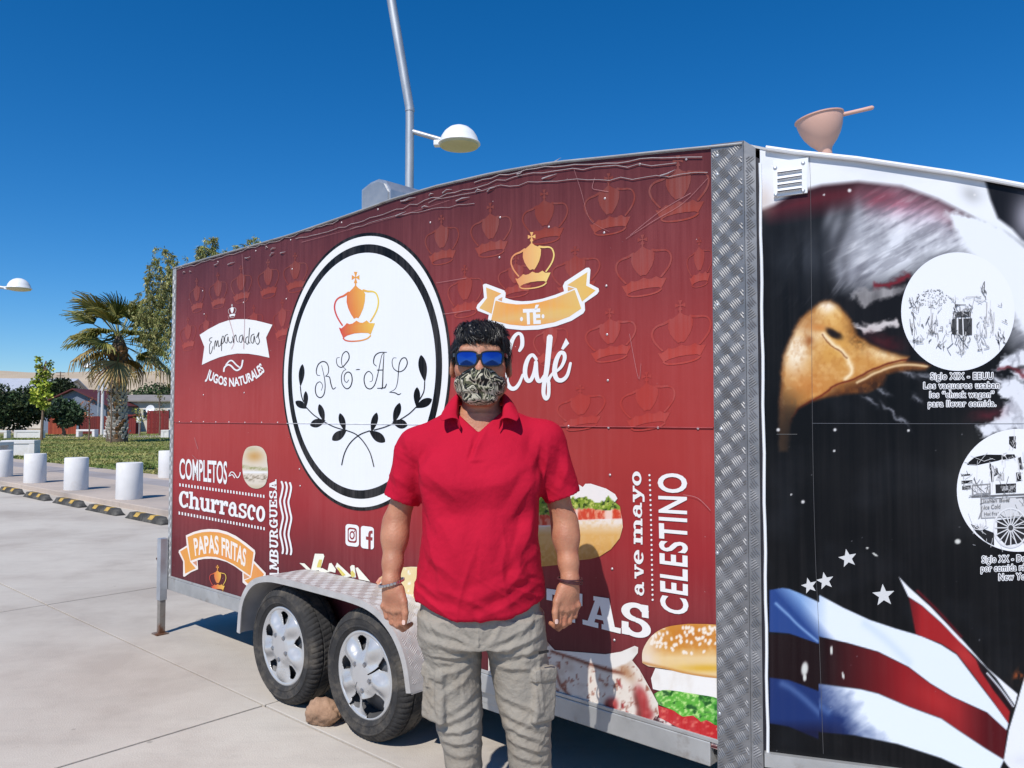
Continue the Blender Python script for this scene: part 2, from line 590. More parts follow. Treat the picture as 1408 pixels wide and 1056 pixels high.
def wrap_material():
    m = bpy.data.materials.new('red_printed_wrap')
    m.use_nodes = True
    t = m.node_tree
    N, L = t.nodes, t.links
    p = N['Principled BSDF']
    p.inputs['Roughness'].default_value = .45
    p.inputs['Specular IOR Level'].default_value = .2
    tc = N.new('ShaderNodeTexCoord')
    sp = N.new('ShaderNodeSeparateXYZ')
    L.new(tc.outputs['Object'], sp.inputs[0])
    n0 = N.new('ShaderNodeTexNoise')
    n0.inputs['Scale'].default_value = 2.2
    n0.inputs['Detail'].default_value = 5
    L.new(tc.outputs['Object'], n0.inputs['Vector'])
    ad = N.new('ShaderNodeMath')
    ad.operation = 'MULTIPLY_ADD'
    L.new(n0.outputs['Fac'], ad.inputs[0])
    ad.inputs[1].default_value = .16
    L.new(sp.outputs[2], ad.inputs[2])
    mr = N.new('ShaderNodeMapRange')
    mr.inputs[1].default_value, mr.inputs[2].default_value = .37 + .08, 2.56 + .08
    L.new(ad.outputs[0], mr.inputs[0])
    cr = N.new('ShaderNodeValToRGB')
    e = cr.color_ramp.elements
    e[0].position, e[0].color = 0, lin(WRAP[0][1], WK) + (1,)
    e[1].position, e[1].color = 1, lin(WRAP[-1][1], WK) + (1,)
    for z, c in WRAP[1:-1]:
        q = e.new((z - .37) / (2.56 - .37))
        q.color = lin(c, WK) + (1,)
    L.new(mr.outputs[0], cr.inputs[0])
    # sun-faded vertical streaks and fine scuffs
    mp = N.new('ShaderNodeMapping')
    mp.inputs['Scale'].default_value = (22, 1, 1.1)
    L.new(tc.outputs['Object'], mp.inputs[0])
    n1 = N.new('ShaderNodeTexNoise')
    n1.inputs['Scale'].default_value = 1.6
    n1.inputs['Detail'].default_value = 8
    n1.inputs['Roughness'].default_value = .7
    L.new(mp.outputs[0], n1.inputs['Vector'])
    n2 = N.new('ShaderNodeTexNoise')
    n2.inputs['Scale'].default_value = 1.7
    n2.inputs['Detail'].default_value = 6
    L.new(tc.outputs['Object'], n2.inputs['Vector'])
    mu = N.new('ShaderNodeMath')
    mu.operation = 'MULTIPLY'
    L.new(n1.outputs['Fac'], mu.inputs[0])
    L.new(n2.outputs['Fac'], mu.inputs[1])
    m2 = N.new('ShaderNodeMapRange')
    m2.inputs[1].default_value, m2.inputs[2].default_value = .2, .42
    m2.inputs[3].default_value, m2.inputs[4].default_value = 0, .13
    L.new(mu.outputs[0], m2.inputs[0])
    mx = N.new('ShaderNodeMix')
    mx.data_type = 'RGBA'
    L.new(m2.outputs[0], mx.inputs[0])
    L.new(cr.outputs[0], mx.inputs[6])
    mx.inputs[7].default_value = lin((205, 120, 118)) + (1,)
    # pale specks where the print has chipped
    n3 = N.new('ShaderNodeTexNoise')
    n3.inputs['Scale'].default_value = 55
    n3.inputs['Detail'].default_value = 2
    L.new(tc.outputs['Object'], n3.inputs['Vector'])
    m3 = N.new('ShaderNodeMapRange')
    m3.inputs[1].default_value, m3.inputs[2].default_value = .765, .79
    L.new(n3.outputs['Fac'], m3.inputs[0])
    mx2 = N.new('ShaderNodeMix')
    mx2.data_type = 'RGBA'
    L.new(m3.outputs[0], mx2.inputs[0])
    L.new(mx.outputs[2], mx2.inputs[6])
    mx2.inputs[7].default_value = (.6, .52, .5, 1)
    L.new(mx2.outputs[2], p.inputs['Base Color'])
    # the sheet is not perfectly flat
    nb = N.new('ShaderNodeTexNoise')
    nb.inputs['Scale'].default_value = 4
    nb.inputs['Detail'].default_value = 3
    L.new(tc.outputs['Object'], nb.inputs['Vector'])
    bp = N.new('ShaderNodeBump')
    bp.inputs['Strength'].default_value = .25
    bp.inputs['Distance'].default_value = .02
    L.new(nb.outputs['Fac'], bp.inputs['Height'])
    L.new(bp.outputs[0], p.inputs['Normal'])
    return m


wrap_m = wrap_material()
SEAM = 1.413


def slab_sz(poly, y0, y1):
    """Outline in (s, z) extruded from y0 to y1."""
    b = MB()
    n = len(poly)
    vs = [(x, y, z) for y in (y0, y1) for x, z in poly]
    tri = tessellate_polygon([[Vector((x, z, 0)) for x, z in poly]])
    fs = [(i, (i + 1) % n, n + (i + 1) % n, n + i) for i in range(n)]
    fs += [tuple(t) for t in tri] + [tuple(n + i for i in t) for t in tri]
    return b.add(vs, fs)


S1 = NOSE_S
xs = np.linspace(0.012, S1 - .002, 40)
up = [(x, roof_z(x) - .004) for x in xs]
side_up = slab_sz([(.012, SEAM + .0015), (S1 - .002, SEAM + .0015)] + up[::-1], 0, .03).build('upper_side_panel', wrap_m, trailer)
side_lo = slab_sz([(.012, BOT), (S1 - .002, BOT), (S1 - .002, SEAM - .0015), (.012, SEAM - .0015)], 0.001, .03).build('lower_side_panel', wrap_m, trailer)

# shell: back, far side, floor, roof, nose sheets
sh = MB()
sh.box((.006, WID / 2, (BOT + 2.46) / 2), (.006, WID / 2 - .002, (2.455 - BOT) / 2))
sh.build('rear_wall', white_paint, trailer)
slab_sz([(.012, BOT), (S1, BOT), (S1, roof_z(S1) - .01)] + [(x, roof_z(x) - .01) for x in xs[::-1]], WID - .03, WID).build('far_side_panel', white_paint, trailer)
nx, ny = S1 + NOSE_Q * NC, NOSE_Q * NS
fl = MB()
fl.prism([(.02, .02), (S1, .02), (nx - .01, ny + .01), (nx - .01, WID - ny - .01), (S1, WID - .02), (.02, WID - .02)], BOT - .05, BOT + .02)
fl.build('floor', black_steel, trailer)
rs = list(np.linspace(0, S1, 34)) + list(np.linspace(S1, nx, 12)[1:])
rv, rf = [], []
for x in rs:
    y0 = 0 if x <= S1 else (x - S1) * NS / NC
    for dz in (0, .008):
        rv += [(x, y0 - .004, roof_z(x) + dz - .005), (x, WID - y0 + .004, roof_z(x) + dz - .005)]
for i in range(len(rs) - 1):
    a, b_ = i * 4, i * 4 + 4
    rf += [(a, a + 1, b_ + 1, b_), (a + 2, b_ + 2, b_ + 3, a + 3), (a, b_, b_ + 2, a + 2), (a + 1, a + 3, b_ + 3, b_ + 1)]
rf += [(0, 2, 3, 1), (len(rv) - 4, len(rv) - 3, len(rv) - 1, len(rv) - 2)]
rb = MB()
rb.add(rv, rf)
rb.build('roof', alu_dirty, trailer)
fp = MB()
fp.box((nx + .006, WID / 2, (BOT + roof_z(nx)) / 2), (.006, WID / 2 - ny, (roof_z(nx) - BOT) / 2 - .01))
fp.build('nose_front_panel', white_paint, trailer)
b = MB()
zt0, zt1 = roof_z(S1) - .02, roof_z(nx) - .02
b.add([(S1, WID, BOT), (nx, WID - ny, BOT), (nx, WID - ny, zt1), (S1, WID, zt0), (S1 - .01, WID - .02, BOT), (nx - .01, WID - ny - .02, BOT), (nx - .01, WID - ny - .02, zt1), (S1 - .01, WID - .02, zt0)], [(0, 1, 2, 3), (4, 7, 6, 5), (0, 4, 5, 1), (1, 5, 6, 2), (2, 6, 7, 3), (3, 7, 4, 0)])
b.build('far_nose_panel', white_paint, trailer)

# lower rail, with a crease line
rl = MB()
rl.box(((S1 - .14 + .0) / 2, .022, BOT - .042), ((S1 - .14) / 2, .03, .040), bev=.004)
rl.build('lower_rail', alu_dirty, trailer)
b = MB()
b.box((S1 / 2 - .05, -.004, BOT + .006), (S1 / 2 - .06, .004, .007), bev=.002)
b.build('bottom_moulding', alu_dirty, trailer)
b = MB()
b.tube([(x, -.008, roof_z(x) + .001) for x in np.linspace(0, S1, 40)], .004, 8)
b.build('roof_edge_trim', alu_dirty, trailer, smooth=True)
b = MB()
b.tube([(S1 + q * NC + .012 * NS, q * NS - .012 * NC, roof_z(S1 + q * NC) + .0) for q in np.linspace(.07, NOSE_Q, 14)], .008, 8)
b.build('nose_roof_trim', white_paint, trailer, smooth=True)

# seam lip over the join

# rivets
riv = MB()
riv.lathe([(0, .0032), (.0028, .0026), (.0046, .0012), (.0052, 0)], 10, Matrix.Rotation(R(90), 4, 'X'))
riv_m = material('rivet_head', (.60, .52, .52), rough=.4, metal=.5, var=.1)
r0 = riv.build('rivet', riv_m, side_up, smooth=True)
rpx = [(832, 273), (831, 320), (834, 393), (835, 460), (836, 523), (837, 588), (839, 653), (842, 782), (688, 299), (687, 354), (755, 312), (880, 226), (944, 219), (782, 586), (720, 583), (905, 588), (960, 589),
       (247, 580), (263, 580), (280, 580), (297, 580.5), (315, 580.5), (337, 581), (360, 581), (382, 581), (281, 432), (335, 416), (280, 543), (336, 540), (300, 360), (352, 345), (400, 330), (470, 306), (520, 288), (592, 306), (402, 370), (279, 400), (394, 411), (412, 645), (413, 668), (571, 690), (580, 768), (581, 750), (845, 880), (330, 700)]
for i, uv in enumerate(SIDE.uv(rpx)):
    o = r0 if i == 0 else r0.copy()
    if i: C.objects.link(o)
    o.parent = side_up if uv[1] > SEAM else side_lo
    o.location = (uv[0], -.0015, uv[1])

# tread-plate corner trim, rear trim
def tread(b, fn, u0, u1, v0, v1, cell=.037, bar=.0175, wbar=.0030, hgt=.0024):
    """Five-bar tread: a checker of bar groups slanted both ways; fn maps (u, v, h) to xyz."""
    nv, nu = int((v1 - v0) / cell) + 1, int((u1 - u0) / cell) + 2
    for iv in range(nv):
        for iu in range(nu):
            u, v = u0 + cell * (iu + .2), v0 + cell * (iv + .5)
            an = R(35) if (iu + iv) % 2 == 0 else R(-55)
            ca_, sa_ = math.cos(an), math.sin(an)
            for k in range(-2, 3):
                L = bar * (1 - .05 * abs(k))
                cx, cy = u - sa_ * k * cell * .2, v + ca_ * k * cell * .2
                ts = [t for t in np.linspace(-1, 1, 7) if u0 + .001 < cx + ca_ * t * L < u1 - .001 and v0 < cy + sa_ * t * L < v1]
                if len(ts) < 3: continue
                vs = []
                for t in (ts[0], ts[0] * .6 + ts[-1] * .4, ts[0] * .2 + ts[-1] * .8, ts[-1]):
                    wv = math.sqrt(max(.05, 1 - (t * .98) ** 4))
                    bx, by = cx + ca_ * t * L, cy + sa_ * t * L
                    vs += [fn(bx - sa_ * wbar * wv, by + ca_ * wbar * wv, 0), fn(bx, by, hgt * wv), fn(bx + sa_ * wbar * wv, by - ca_ * wbar * wv, 0)]
                fs = []
                for i in range(3):
                    a = i * 3
                    fs += [(a, a + 1, a + 4, a + 3), (a + 1, a + 2, a + 5, a + 4)]
                b.add(vs, fs)


CX0 = float(SIDE.uv([(983, 600)])[0, 0])
ct = MB()
ztop = roof_z(S1) + .012
ct.add([(CX0, -.006, BOT - .09), (S1 + .003, -.006, BOT - .09), (S1 + .003, -.006, ztop - .002), (CX0, -.006, roof_z(CX0) + .008),
        (CX0, .0, BOT - .09), (S1 + .003, .0, BOT - .09), (S1 + .003, .0, ztop - .002), (CX0, .0, roof_z(CX0) + .008)], [(0, 1, 2, 3), (4, 7, 6, 5), (0, 4, 5, 1), (2, 6, 7, 3), (3, 7, 4, 0), (1, 5, 6, 2)])
corner_m = material('grey_tread_plate', (.22, .22, .225), rough=.46, metal=.45, var=.25, scale=9, rvar=.12)
corner = ct.build('corner_tread_plate', corner_m, trailer)
b = MB()
tread(b, lambda u, v, h: (u, -.0062 - h, v), CX0 + .001, S1, BOT - .085, 2.35)
tag(b.build('tread_bars', corner_m, corner, smooth=True), kind='stuff')
q1 = float(NOSE.uv([(1044, 600)])[0, 0])
b = MB()
P = lambda q, off, z: tuple(NOSE.xyz([(q, z)], off)[0])
b.add([P(.002, .006, BOT - .09), P(q1, .006, BOT - .09), P(q1, .006, ztop - .03), P(.002, .006, ztop - .002), P(.002, .001, BOT - .09), P(q1, .001, BOT - .09), P(q1, .001, ztop - .03), P(.002, .001, ztop - .002)], [(0, 1, 2, 3), (4, 7, 6, 5), (0, 4, 5, 1), (1, 5, 6, 2), (2, 6, 7, 3), (3, 7, 4, 0)])
nose_tp = b.build('nose_tread_plate', corner_m, trailer)
b = MB()
tread(b, lambda u, v, h: P(u, .0062 + h, v), .006, q1 - .002, BOT - .085, 2.31)
tag(b.build('tread_bars', corner_m, nose_tp, smooth=True), kind='stuff')
rt = MB()
rt.box((.022, -.003, (BOT + 2.44) / 2 - .01), (.023, .003, (2.46 - BOT) / 2 + .02))
rear_tp = rt.build('rear_tread_plate', alu_dirty, trailer)
b = MB()
tread(b, lambda u, v, h: (u, -.0062 - h, v), .001, .043, BOT, 2.42, cell=.03, bar=.014, wbar=.002, hgt=.0014)
tag(b.build('tread_bars', alu_dirty, rear_tp, smooth=True), kind='stuff')
# screws on the plates
sm = MB()
sm.lathe([(0, .003), (.004, .0025), (.006, .001), (.0065, 0)], 10, Matrix.Rotation(R(90), 4, 'X'))
screw0 = sm.build('screw', galv, corner, smooth=True)
for i, p in enumerate([(985, 215), (985, 241), (990, 590), (985, 420), (985, 760), (988, 980)]):
    o = screw0 if i == 0 else screw0.copy()
    if i: C.objects.link(o)
    uv = SIDE.uv([p])[0]
    o.location = (uv[0] + .006, -.0065, uv[1])

# ---- nose: gap, edge trim, sill
g = MB()
qg0, qg1 = q1, float(NOSE.uv([(1050, 600)])[0, 0])
g.add([P(qg0 - .004, -.004, BOT), P(qg1 + .01, -.004, BOT), P(qg1 + .01, -.004, 2.29), P(qg0 - .004, -.004, 2.31)], [(0, 1, 2, 3)])
g.build('corner_gap', dark_void, trailer)
b = MB()
pts = [P(qg1, .004, BOT + .01 + i * (1.90 / 24)) for i in range(25)]
b.tube([Vector(p) + Vector((.0015 * math.sin(i * 1.7), 0, 0)) for i, p in enumerate(pts)], .005, 8)
b.build('nose_edge_trim', white_paint, trailer, smooth=True)
b = MB()
b.add([P(qg1 - .01, .02, BOT - .03), P(NOSE_Q, .02, BOT - .03), P(NOSE_Q, .02, BOT + .012), P(qg1 - .01, .02, BOT + .012), P(qg1 - .01, -.06, BOT - .03), P(NOSE_Q, -.06, BOT - .03), P(NOSE_Q, -.06, BOT + .012), P(qg1 - .01, -.06, BOT + .012)], [(0, 1, 2, 3), (4, 7, 6, 5), (0, 4, 5, 1), (2, 6, 7, 3), (3, 7, 4, 0), (1, 5, 6, 2)])
b.build('nose_sill', alu_dirty, trailer)

# ---- louvred vent on the nose
vp = [(1063, 224), (1111, 218), (1110, 266), (1064, 272)]
vuv = NOSE.uv(vp)
b = MB()
bo = [tuple(v) for v in NOSE.xyz(vuv, .011)] + [tuple(v) for v in NOSE.xyz(vuv, .001)]
b.add(bo, [(0, 1, 2, 3), (4, 7, 6, 5), (0, 4, 5, 1), (1, 5, 6, 2), (2, 6, 7, 3), (3, 7, 4, 0)])
vent = b.build('louvre_vent', white_paint, trailer)
ZV = lambda u, v: (1040 + u / 4.8, 200 + v / 4.8)
for yl, yr in ((192, 170), (235, 211), (274, 252), (315, 293)):
    qd = NOSE.uv([ZV(138, yl + 6), ZV(298, yr + 6), ZV(298, yr - 26), ZV(138, yl - 26)])
    b = MB()
    a0, a1 = NOSE.xyz(qd, .0112), NOSE.xyz(qd, .022)
    vs = [tuple(a0[0]), tuple(a0[1]), tuple(a0[2]), tuple(a0[3]), tuple(a1[0] * .75 + a1[3] * .25), tuple(a1[1] * .75 + a1[2] * .25)]
    b.add(vs, [(3, 2, 5, 4), (4, 5, 1, 0), (0, 3, 4), (1, 5, 2)])
    b.build('louvre', white_paint, vent)
    sd = NOSE.uv([ZV(138, yl + 5), ZV(298, yr + 4), ZV(298, yr - 4), ZV(138, yl - 3)])
    b = MB()
    b.add([tuple(v) for v in NOSE.xyz(sd, .0205)], [(0, 1, 2, 3)])
    b.build('slot', dark_void, vent)
for p in ((124, 156), (307, 124), (128, 332), (308, 306)):
    o = screw0.copy()
    C.objects.link(o)
    o.parent = vent
    uv = NOSE.uv([ZV(*p)])
    o.location = NOSE.xyz(uv, .0112)[0]
    o.rotation_euler = (0, 0, NG)

# ---- jack leg at the rear corner
jk = empty('jack_leg')
jk.parent = trailer
b = MB(); b.box((-.006, -.04, .43), (.025, .025, .205), bev=.003); b.build('sleeve', galv, jk)
b = MB(); b.box((-.006, -.04, .118), (.020, .020, .118), bev=.003); b.build('leg', rust_m, jk)
b = MB(); b.box((-.006, -.045, .004), (.04, .04, .004)); b.build('foot_plate', rust_m, jk)
b = MB(); b.tube([(-.05, -.045, .47), (-.02, -.045, .47)], .008, 8); b.tube([(-.05, -.06, .5), (-.05, -.045, .47), (-.055, -.05, .42)], .005, 6); b.build('locking_pin', rust_m, jk, smooth=True)

# ---- fender
fd = empty('fender')
fd.parent = trailer
FO = .235
fprof = [(1.345, .295), (1.365, .44), (1.42, .535), (1.51, .60), (1.64, .632), (1.80, .640), (2.08, .640), (2.36, .636), (2.50, .618), (2.60, .575), (2.68, .51), (2.735, .42), (2.765, .30)]
fpl = [tuple(p) for p in smooth_line(fprof, 4)]
b = MB()
n = len(fpl)
vs = [(x, y, z) for y in (-FO, .0) for x, z in fpl] + [(x, y, z - .006) for y in (-FO, .0) for x, z in fpl]
fs = []
for i in range(n - 1):
    fs += [(i, i + 1, n + i + 1, n + i), (2 * n + i, 3 * n + i, 3 * n + i + 1, 2 * n + i + 1), (i, 2 * n + i, 2 * n + i + 1, i + 1)]
b.add(vs, fs)
b.build('fender_plate', fender_m, fd, smooth=True, angle=60)
# folded outer lip
b = MB()
cen = (2.05, .3)
def inner(p, d):
    v = Vector((cen[0] + (p[0] - cen[0]) * .35 + 0, cen[1] - .1)) if False else None
vs, fs = [], []
def nrm(i):
    a, c = fpl[max(i - 1, 0)], fpl[min(i + 1, n - 1)]
    dx, dz = c[0] - a[0], c[1] - a[1]
    L = math.hypot(dx, dz)
    return dz / L, -dx / L
for i, (x, z) in enumerate(fpl):
    ax, az = nrm(i)
    for d, y in ((0, -FO - .004), (.03, -FO - .004), (.03, -FO + .002), (0, -FO + .002)):
        vs.append((x + ax * d, y, z + az * d + .001))
for i in range(n - 1):
    for k in range(4):
        fs.append((i * 4 + k, i * 4 + (k + 1) % 4, i * 4 + 4 + (k + 1) % 4, i * 4 + 4 + k))
fs += [(0, 1, 2, 3), (4 * n - 1, 4 * n - 2, 4 * n - 3, 4 * n - 4)]
b.add(vs, fs)
b.build('fender_lip', fender_m, fd)
# tread bars along the plate
arc = [0.0]
for i in range(1, n): arc.append(arc[-1] + math.hypot(fpl[i][0] - fpl[i - 1][0], fpl[i][1] - fpl[i - 1][1]))
def ffn(u, v, h):
    x = np.interp(v, arc, [p[0] for p in fpl])
    z = np.interp(v, arc, [p[1] for p in fpl])
    x2, z2 = np.interp(v + .02, arc, [p[0] for p in fpl]), np.interp(v + .02, arc, [p[1] for p in fpl])
    dx, dz = x2 - x, z2 - z
    L = math.hypot(dx, dz) or 1
    return (x - dz / L * h, -u, z + dx / L * h)
b = MB()
tread(b, ffn, .004, FO - .008, .02, arc[-1] - .03, cell=.042, bar=.019, wbar=.0034, hgt=.0018)
tag(b.build('tread_bars', fender_m, fd, smooth=True), kind='stuff')
b = MB()
b.add([(1.36, .001, .30), (2.75, .001, .30), (2.70, .001, .60), (1.42, .001, .60)], [(0, 1, 2, 3)])

# ---- wheels
tyre_m = material('tyre_rubber', (.026, .025, .025), rough=.85, var=.3, scale=12, bump=.35, bscale=90, second=(.15, .128, .10), smask=(.47, .76), sscale=7)
hub_m = material('silver_hubcap', (.52, .52, .52), rough=.32, metal=.4, var=.06, scale=8, rvar=.08, second=(.4, .38, .35), smask=(.62, .8), sscale=9)
def make_wheel(broken):
    w_ = empty('wheel')
    w_.parent = trailer
    R0, HW = .292, .088
    prof = [(.196, -HW + .012), (.205, -HW + .002), (.212, -HW - .001), (.214, -HW - .004), (.218, -HW - .004), (.220, -HW - .002), (.232, -HW - .004), (.248, -HW - .005), (.250, -HW - .0075), (.254, -HW - .0075), (.256, -HW - .004), (.263, -HW), (.276, -HW + .008), (.285, -HW + .018), (R0, -HW + .032), (R0 + .001, -.036), (R0 - .008, -.035), (R0 - .008, -.027), (R0 + .002, -.026), (R0 + .002, -.005), (R0 - .008, -.004), (R0 - .008, .004), (R0 + .002, .005)]
    prof = prof + [(r, -z) for r, z in prof[::-1]]
    n_ = 264
    vs, fs = [], []
    for j, (r, z) in enumerate(prof):
        sh_ = 1 if (.262 < r and abs(z) > .034) else (.6 if r > R0 - .002 else 0)
        for k in range(n_):
            an = 2 * math.pi * (k + (z * 40)) / n_
            rr = r - (.0042 * sh_ if k % 4 == 0 else 0)
            vs.append((rr * math.cos(an), z, rr * math.sin(an)))
    for j in range(len(prof) - 1):
        for k in range(n_):
            fs.append((j * n_ + k, j * n_ + (k + 1) % n_, (j + 1) * n_ + (k + 1) % n_, (j + 1) * n_ + k))
    b = MB(); b.add(vs, fs)
    b.build('tyre', tyre_m, w_, smooth=True, angle=35)
    RX = Matrix.Rotation(R(90), 4, 'X')
    b = MB()
    b.lathe([(.0, .03), (.06, .032), (.07, .05), (.12, .045), (.15, .02), (.175, .0), (.185, .06), (.2, .074), (.2, -.06), (.0, -.06)], 40, RX)
    b.build('steel_rim', material('steel_rim', (.13, .13, .135), rough=.5, metal=.4, var=.2) if 'steel_rim' not in bpy.data.materials else bpy.data.materials['steel_rim'], w_, smooth=True)
    # hubcap: domed disc, five spokes
    nr, na = 64, 330
    def ok(r, an):
        a5 = (an / (2 * math.pi / 5)) % 1.0
        dc = abs(a5 - .5) * 2 * math.pi / 5 * r            # distance from the middle of a window
        if .104 < r < .174:
            k_ = (r - .104) / .07
            wd = (.010 + .030 * k_) * min(1, 4 * k_ + .2) ** .5 * min(1, 6 * (1 - k_)) ** .5
            if dc < wd: return False
        if broken:
            if .10 < r < .186 and 4.95 < an < 5.75: return False
            if .04 < r < .19 and abs(an - 4.25 - .5 * (r - .1)) < .045: return False
            if .05 < r < .12 and abs(an - .55 - 3 * (r - .08)) < .05: return False
        return True
    rr = np.linspace(.0, .196, nr)
    vs, fs = [], []
    for r in rr:
        for k in range(na):
            an = 2 * math.pi * k / na
            a5 = (an / (2 * math.pi / 5)) % 1.0
            hgt = .082 - .014 * (r / .196) ** 2 + (.012 if r < .055 else .012 * max(0, 1 - (r - .055) / .05))
            if .07 < r < .18: hgt += .016 * (math.cos(a5 * 2 * math.pi) + .35 * math.cos(a5 * 4 * math.pi)) * math.sin((r - .07) / .11 * math.pi)
            if r > .182: hgt += .006 * math.sin((r - .182) / .014 * math.pi)
            vs.append((r * math.cos(an), -hgt, r * math.sin(an)))
    for i in range(nr - 1):
        for k in range(na):
            if ok((rr[i] + rr[i + 1]) / 2, 2 * math.pi * (k + .5) / na):
                fs.append((i * na + k, i * na + (k + 1) % na, (i + 1) * na + (k + 1) % na, (i + 1) * na + k))
    hc = mobj('hubcap', vs, fs, hub_m, w_, smooth=True)
    md = hc.modifiers.new('thick', 'SOLIDIFY')
    md.thickness = .005
    md.offset = -1
    nut = MB()
    nut.lathe([(.0, .010), (.008, .010), (.0105, .006), (.0125, -.002)], 6, RX)
    n0_ = None
    for k in range(5):
        if broken and k == 3: continue
        an = 2 * math.pi * k / 5 + .0
        if n0_ is None:
            o = n0_ = nut.build('lug_nut', material('nut', (.35, .35, .36), rough=.35, metal=.8) if 'nut' not in bpy.data.materials else bpy.data.materials['nut'], hc)
        else:
            o = n0_.copy(); C.objects.link(o); o.parent = hc
        o.location = (.062 * math.cos(an), -.094, .062 * math.sin(an))
    return w_
wh = make_wheel(False)
wh.location = (1.735, -.125, .29)
wh.rotation_euler = (0, .35, 0)
wh2 = make_wheel(True)
wh2.location = (2.405, -.125, .29)
wh2.rotation_euler = (0, .15, 0)
for x in (1.735, 2.405):
    o = dup(wh, trailer)
    o.location = (x, WID + .12, .29)
    o.rotation_euler = (0, .7, R(180))
b = MB()
for x in (1.735, 2.405): b.tube([(x, -.05, .29), (x, WID + .05, .29)], .035, 10)
for y in (.35, WID - .35): b.box((2.4, y, BOT - .11), (2.3, .03, .05))
for x in (.3, 1.2, 2.07, 3.0, 3.9): b.box((x, WID / 2, BOT - .09), (.025, WID / 2 - .1, .035))
b.build('chassis', black_steel, trailer)
b = MB()
b.box((2.99, .03, BOT - .10), (.16, .012, .035), bev=.004)
b.add([(2.55, .02, BOT - .075), (3.25, .02, BOT - .075), (3.12, .02, BOT - .16), (2.78, .02, BOT - .16), (2.55, .05, BOT - .075), (3.25, .05, BOT - .075), (3.12, .05, BOT - .16), (2.78, .05, BOT - .16)], [(0, 1, 2, 3), (4, 7, 6, 5), (0, 4, 5, 1), (1, 5, 6, 2), (2, 6, 7, 3), (3, 7, 4, 0)])
b.build('chassis_bracket', alu_dirty, trailer)
b = MB()
b.tube([(nx - .3, .55, BOT - .06), (nx + 1.1, WID / 2 - .03, BOT + .02)], .04, 8)
b.tube([(nx - .3, WID - .55, BOT - .06), (nx + 1.1, WID / 2 + .03, BOT + .02)], .04, 8)
b.build('drawbar', black_steel, trailer)

# ---- roof housing and funnel
b = slab_sz([(1.80, 2.40), (2.05, 2.40), (2.05, 2.66), (2.01, 2.715), (1.95, 2.735), (1.88, 2.73), (1.80, 2.705)], .22, .66)
rbx = b.build('roof_vent_housing', galv, trailer)
b = slab_sz([(1.815, 2.42), (2.035, 2.42), (2.035, 2.65), (2.0, 2.70), (1.95, 2.72), (1.88, 2.715), (1.815, 2.692)], .212, .221)
b.build('end_cover', alu, rbx)
# loose wires and torn film along the roof edge
rw = random.Random(5)
film_m = material('torn_film', (.42, .36, .36), rough=.5, var=.2, scale=30)
for (xa, xb, dz, amp, rad) in ((.05, 1.9, -.014, .004, .0014), (1.5, 3.9, -.045, .012, .0013), (2.6, 4.02, -.075, .014, .0011), (2.9, 4.0, -.022, .006, .0016), (2.0, 2.9, -.10, .02, .0009)):
    pts = []
    k = int((xb - xa) / .05)
    ph = rw.random() * 6
    for i in range(k + 1):
        x = xa + (xb - xa) * i / k
        pts.append((x, -.004 - rad, roof_z(x) + dz + amp * math.sin(x * 3 + ph) + rw.uniform(-1, 1) * .006))
    b = MB(); b.tube(pts, rad, 6); b.build('loose_wire', film_m, trailer, smooth=True)
for i in range(26):
    x = rw.uniform(.1, 4.0)
    z = roof_z(x) - rw.uniform(.0, .09)
    L = rw.uniform(.02, .09)
    b = MB(); b.tube([(x, -.005, z), (x + L * .5, -.010, z + rw.uniform(-.006, .012)), (x + L, -.005, z + rw.uniform(-.01, .012))], [.003, .0024, .0005], 5)
    b.build('film_shred', film_m, trailer)

funnel_m = material('pink_plastic', lin((214, 170, 152)), rough=.5, var=.05, scale=5)
try:
    funnel_m.node_tree.nodes['Principled BSDF'].inputs['Transmission Weight'].default_value = 0
except Exception:
    pass
fu = empty('funnel', (0, 0, 0))
TM = trailer.matrix_basis.copy()
TMW = Matrix.Translation((TP[0], TP[1], 0)) @ Matrix.Rotation(-TA, 4, 'Z')
fu.location = TMW @ Vector((4.287, .30, roof_z(4.287) + .008))
fu.rotation_euler = (0, R(0), -.05)
tag(fu, 'pale pink plastic funnel with handle standing on the trailer roof', 'funnel')
FM = Matrix.Translation((0, 0, .172)) @ Matrix.Rotation(R(-9.5), 4, 'Y')
b = MB()
b.lathe([(.020, -.22), (.0215, -.118), (.024, -.108), (.032, -.098), (.046, -.083), (.061, -.060), (.071, -.036), (.0765, -.013), (.0775, .0), (.082, .001), (.082, .005), (.075, .005), (.073, -.018), (.06, -.058), (.03, -.096), (.019, -.11), (.017, -.22)], 40, FM)
b.build('bowl', funnel_m, fu, smooth=True)
b = MB()
b.tube([FM @ Vector(p) for p in ((.072, 0, .0), (.11, 0, .002), (.15, 0, .004), (.185, 0, .006), (.19, 0, .006))], [.0075, .007, .007, .0075, .004], 12)
b.build('handle', funnel_m, fu, smooth=True)

# ---- stone wedged at the wheel
bm = bmesh.new()
bmesh.ops.create_icosphere(bm, subdivisions=4, radius=1)
for v in bm.verts:
    p = v.co.copy()
    k = 1 + .22 * (math.sin(p.x * 3.1 + 1) * math.cos(p.y * 2.7) + .6 * math.sin(p.z * 4.4 + p.x * 2)) * .5
    k += .05 * math.sin(p.x * 11 + p.y * 7) * math.sin(p.z * 9)
    k += .10 * (float(fbm(np.array([p.x * 2.2 + 5]), np.array([p.y * 2.2 + p.z * 1.7]), 3)[0]) - .5) * 2
    v.co = Vector((round(p.x * 5) / 5 * .3 + p.x * .7, p.y, round(p.z * 4) / 4 * .25 + p.z * .75))
    v.co = Vector((v.co.x * .098, v.co.y * .072, v.co.z * .064)) * k
    v.co.z = max(v.co.z, -.052)
me = bpy.data.meshes.new('stone')
bm.to_mesh(me); bm.free()
for p in me.polygons: p.use_smooth = True
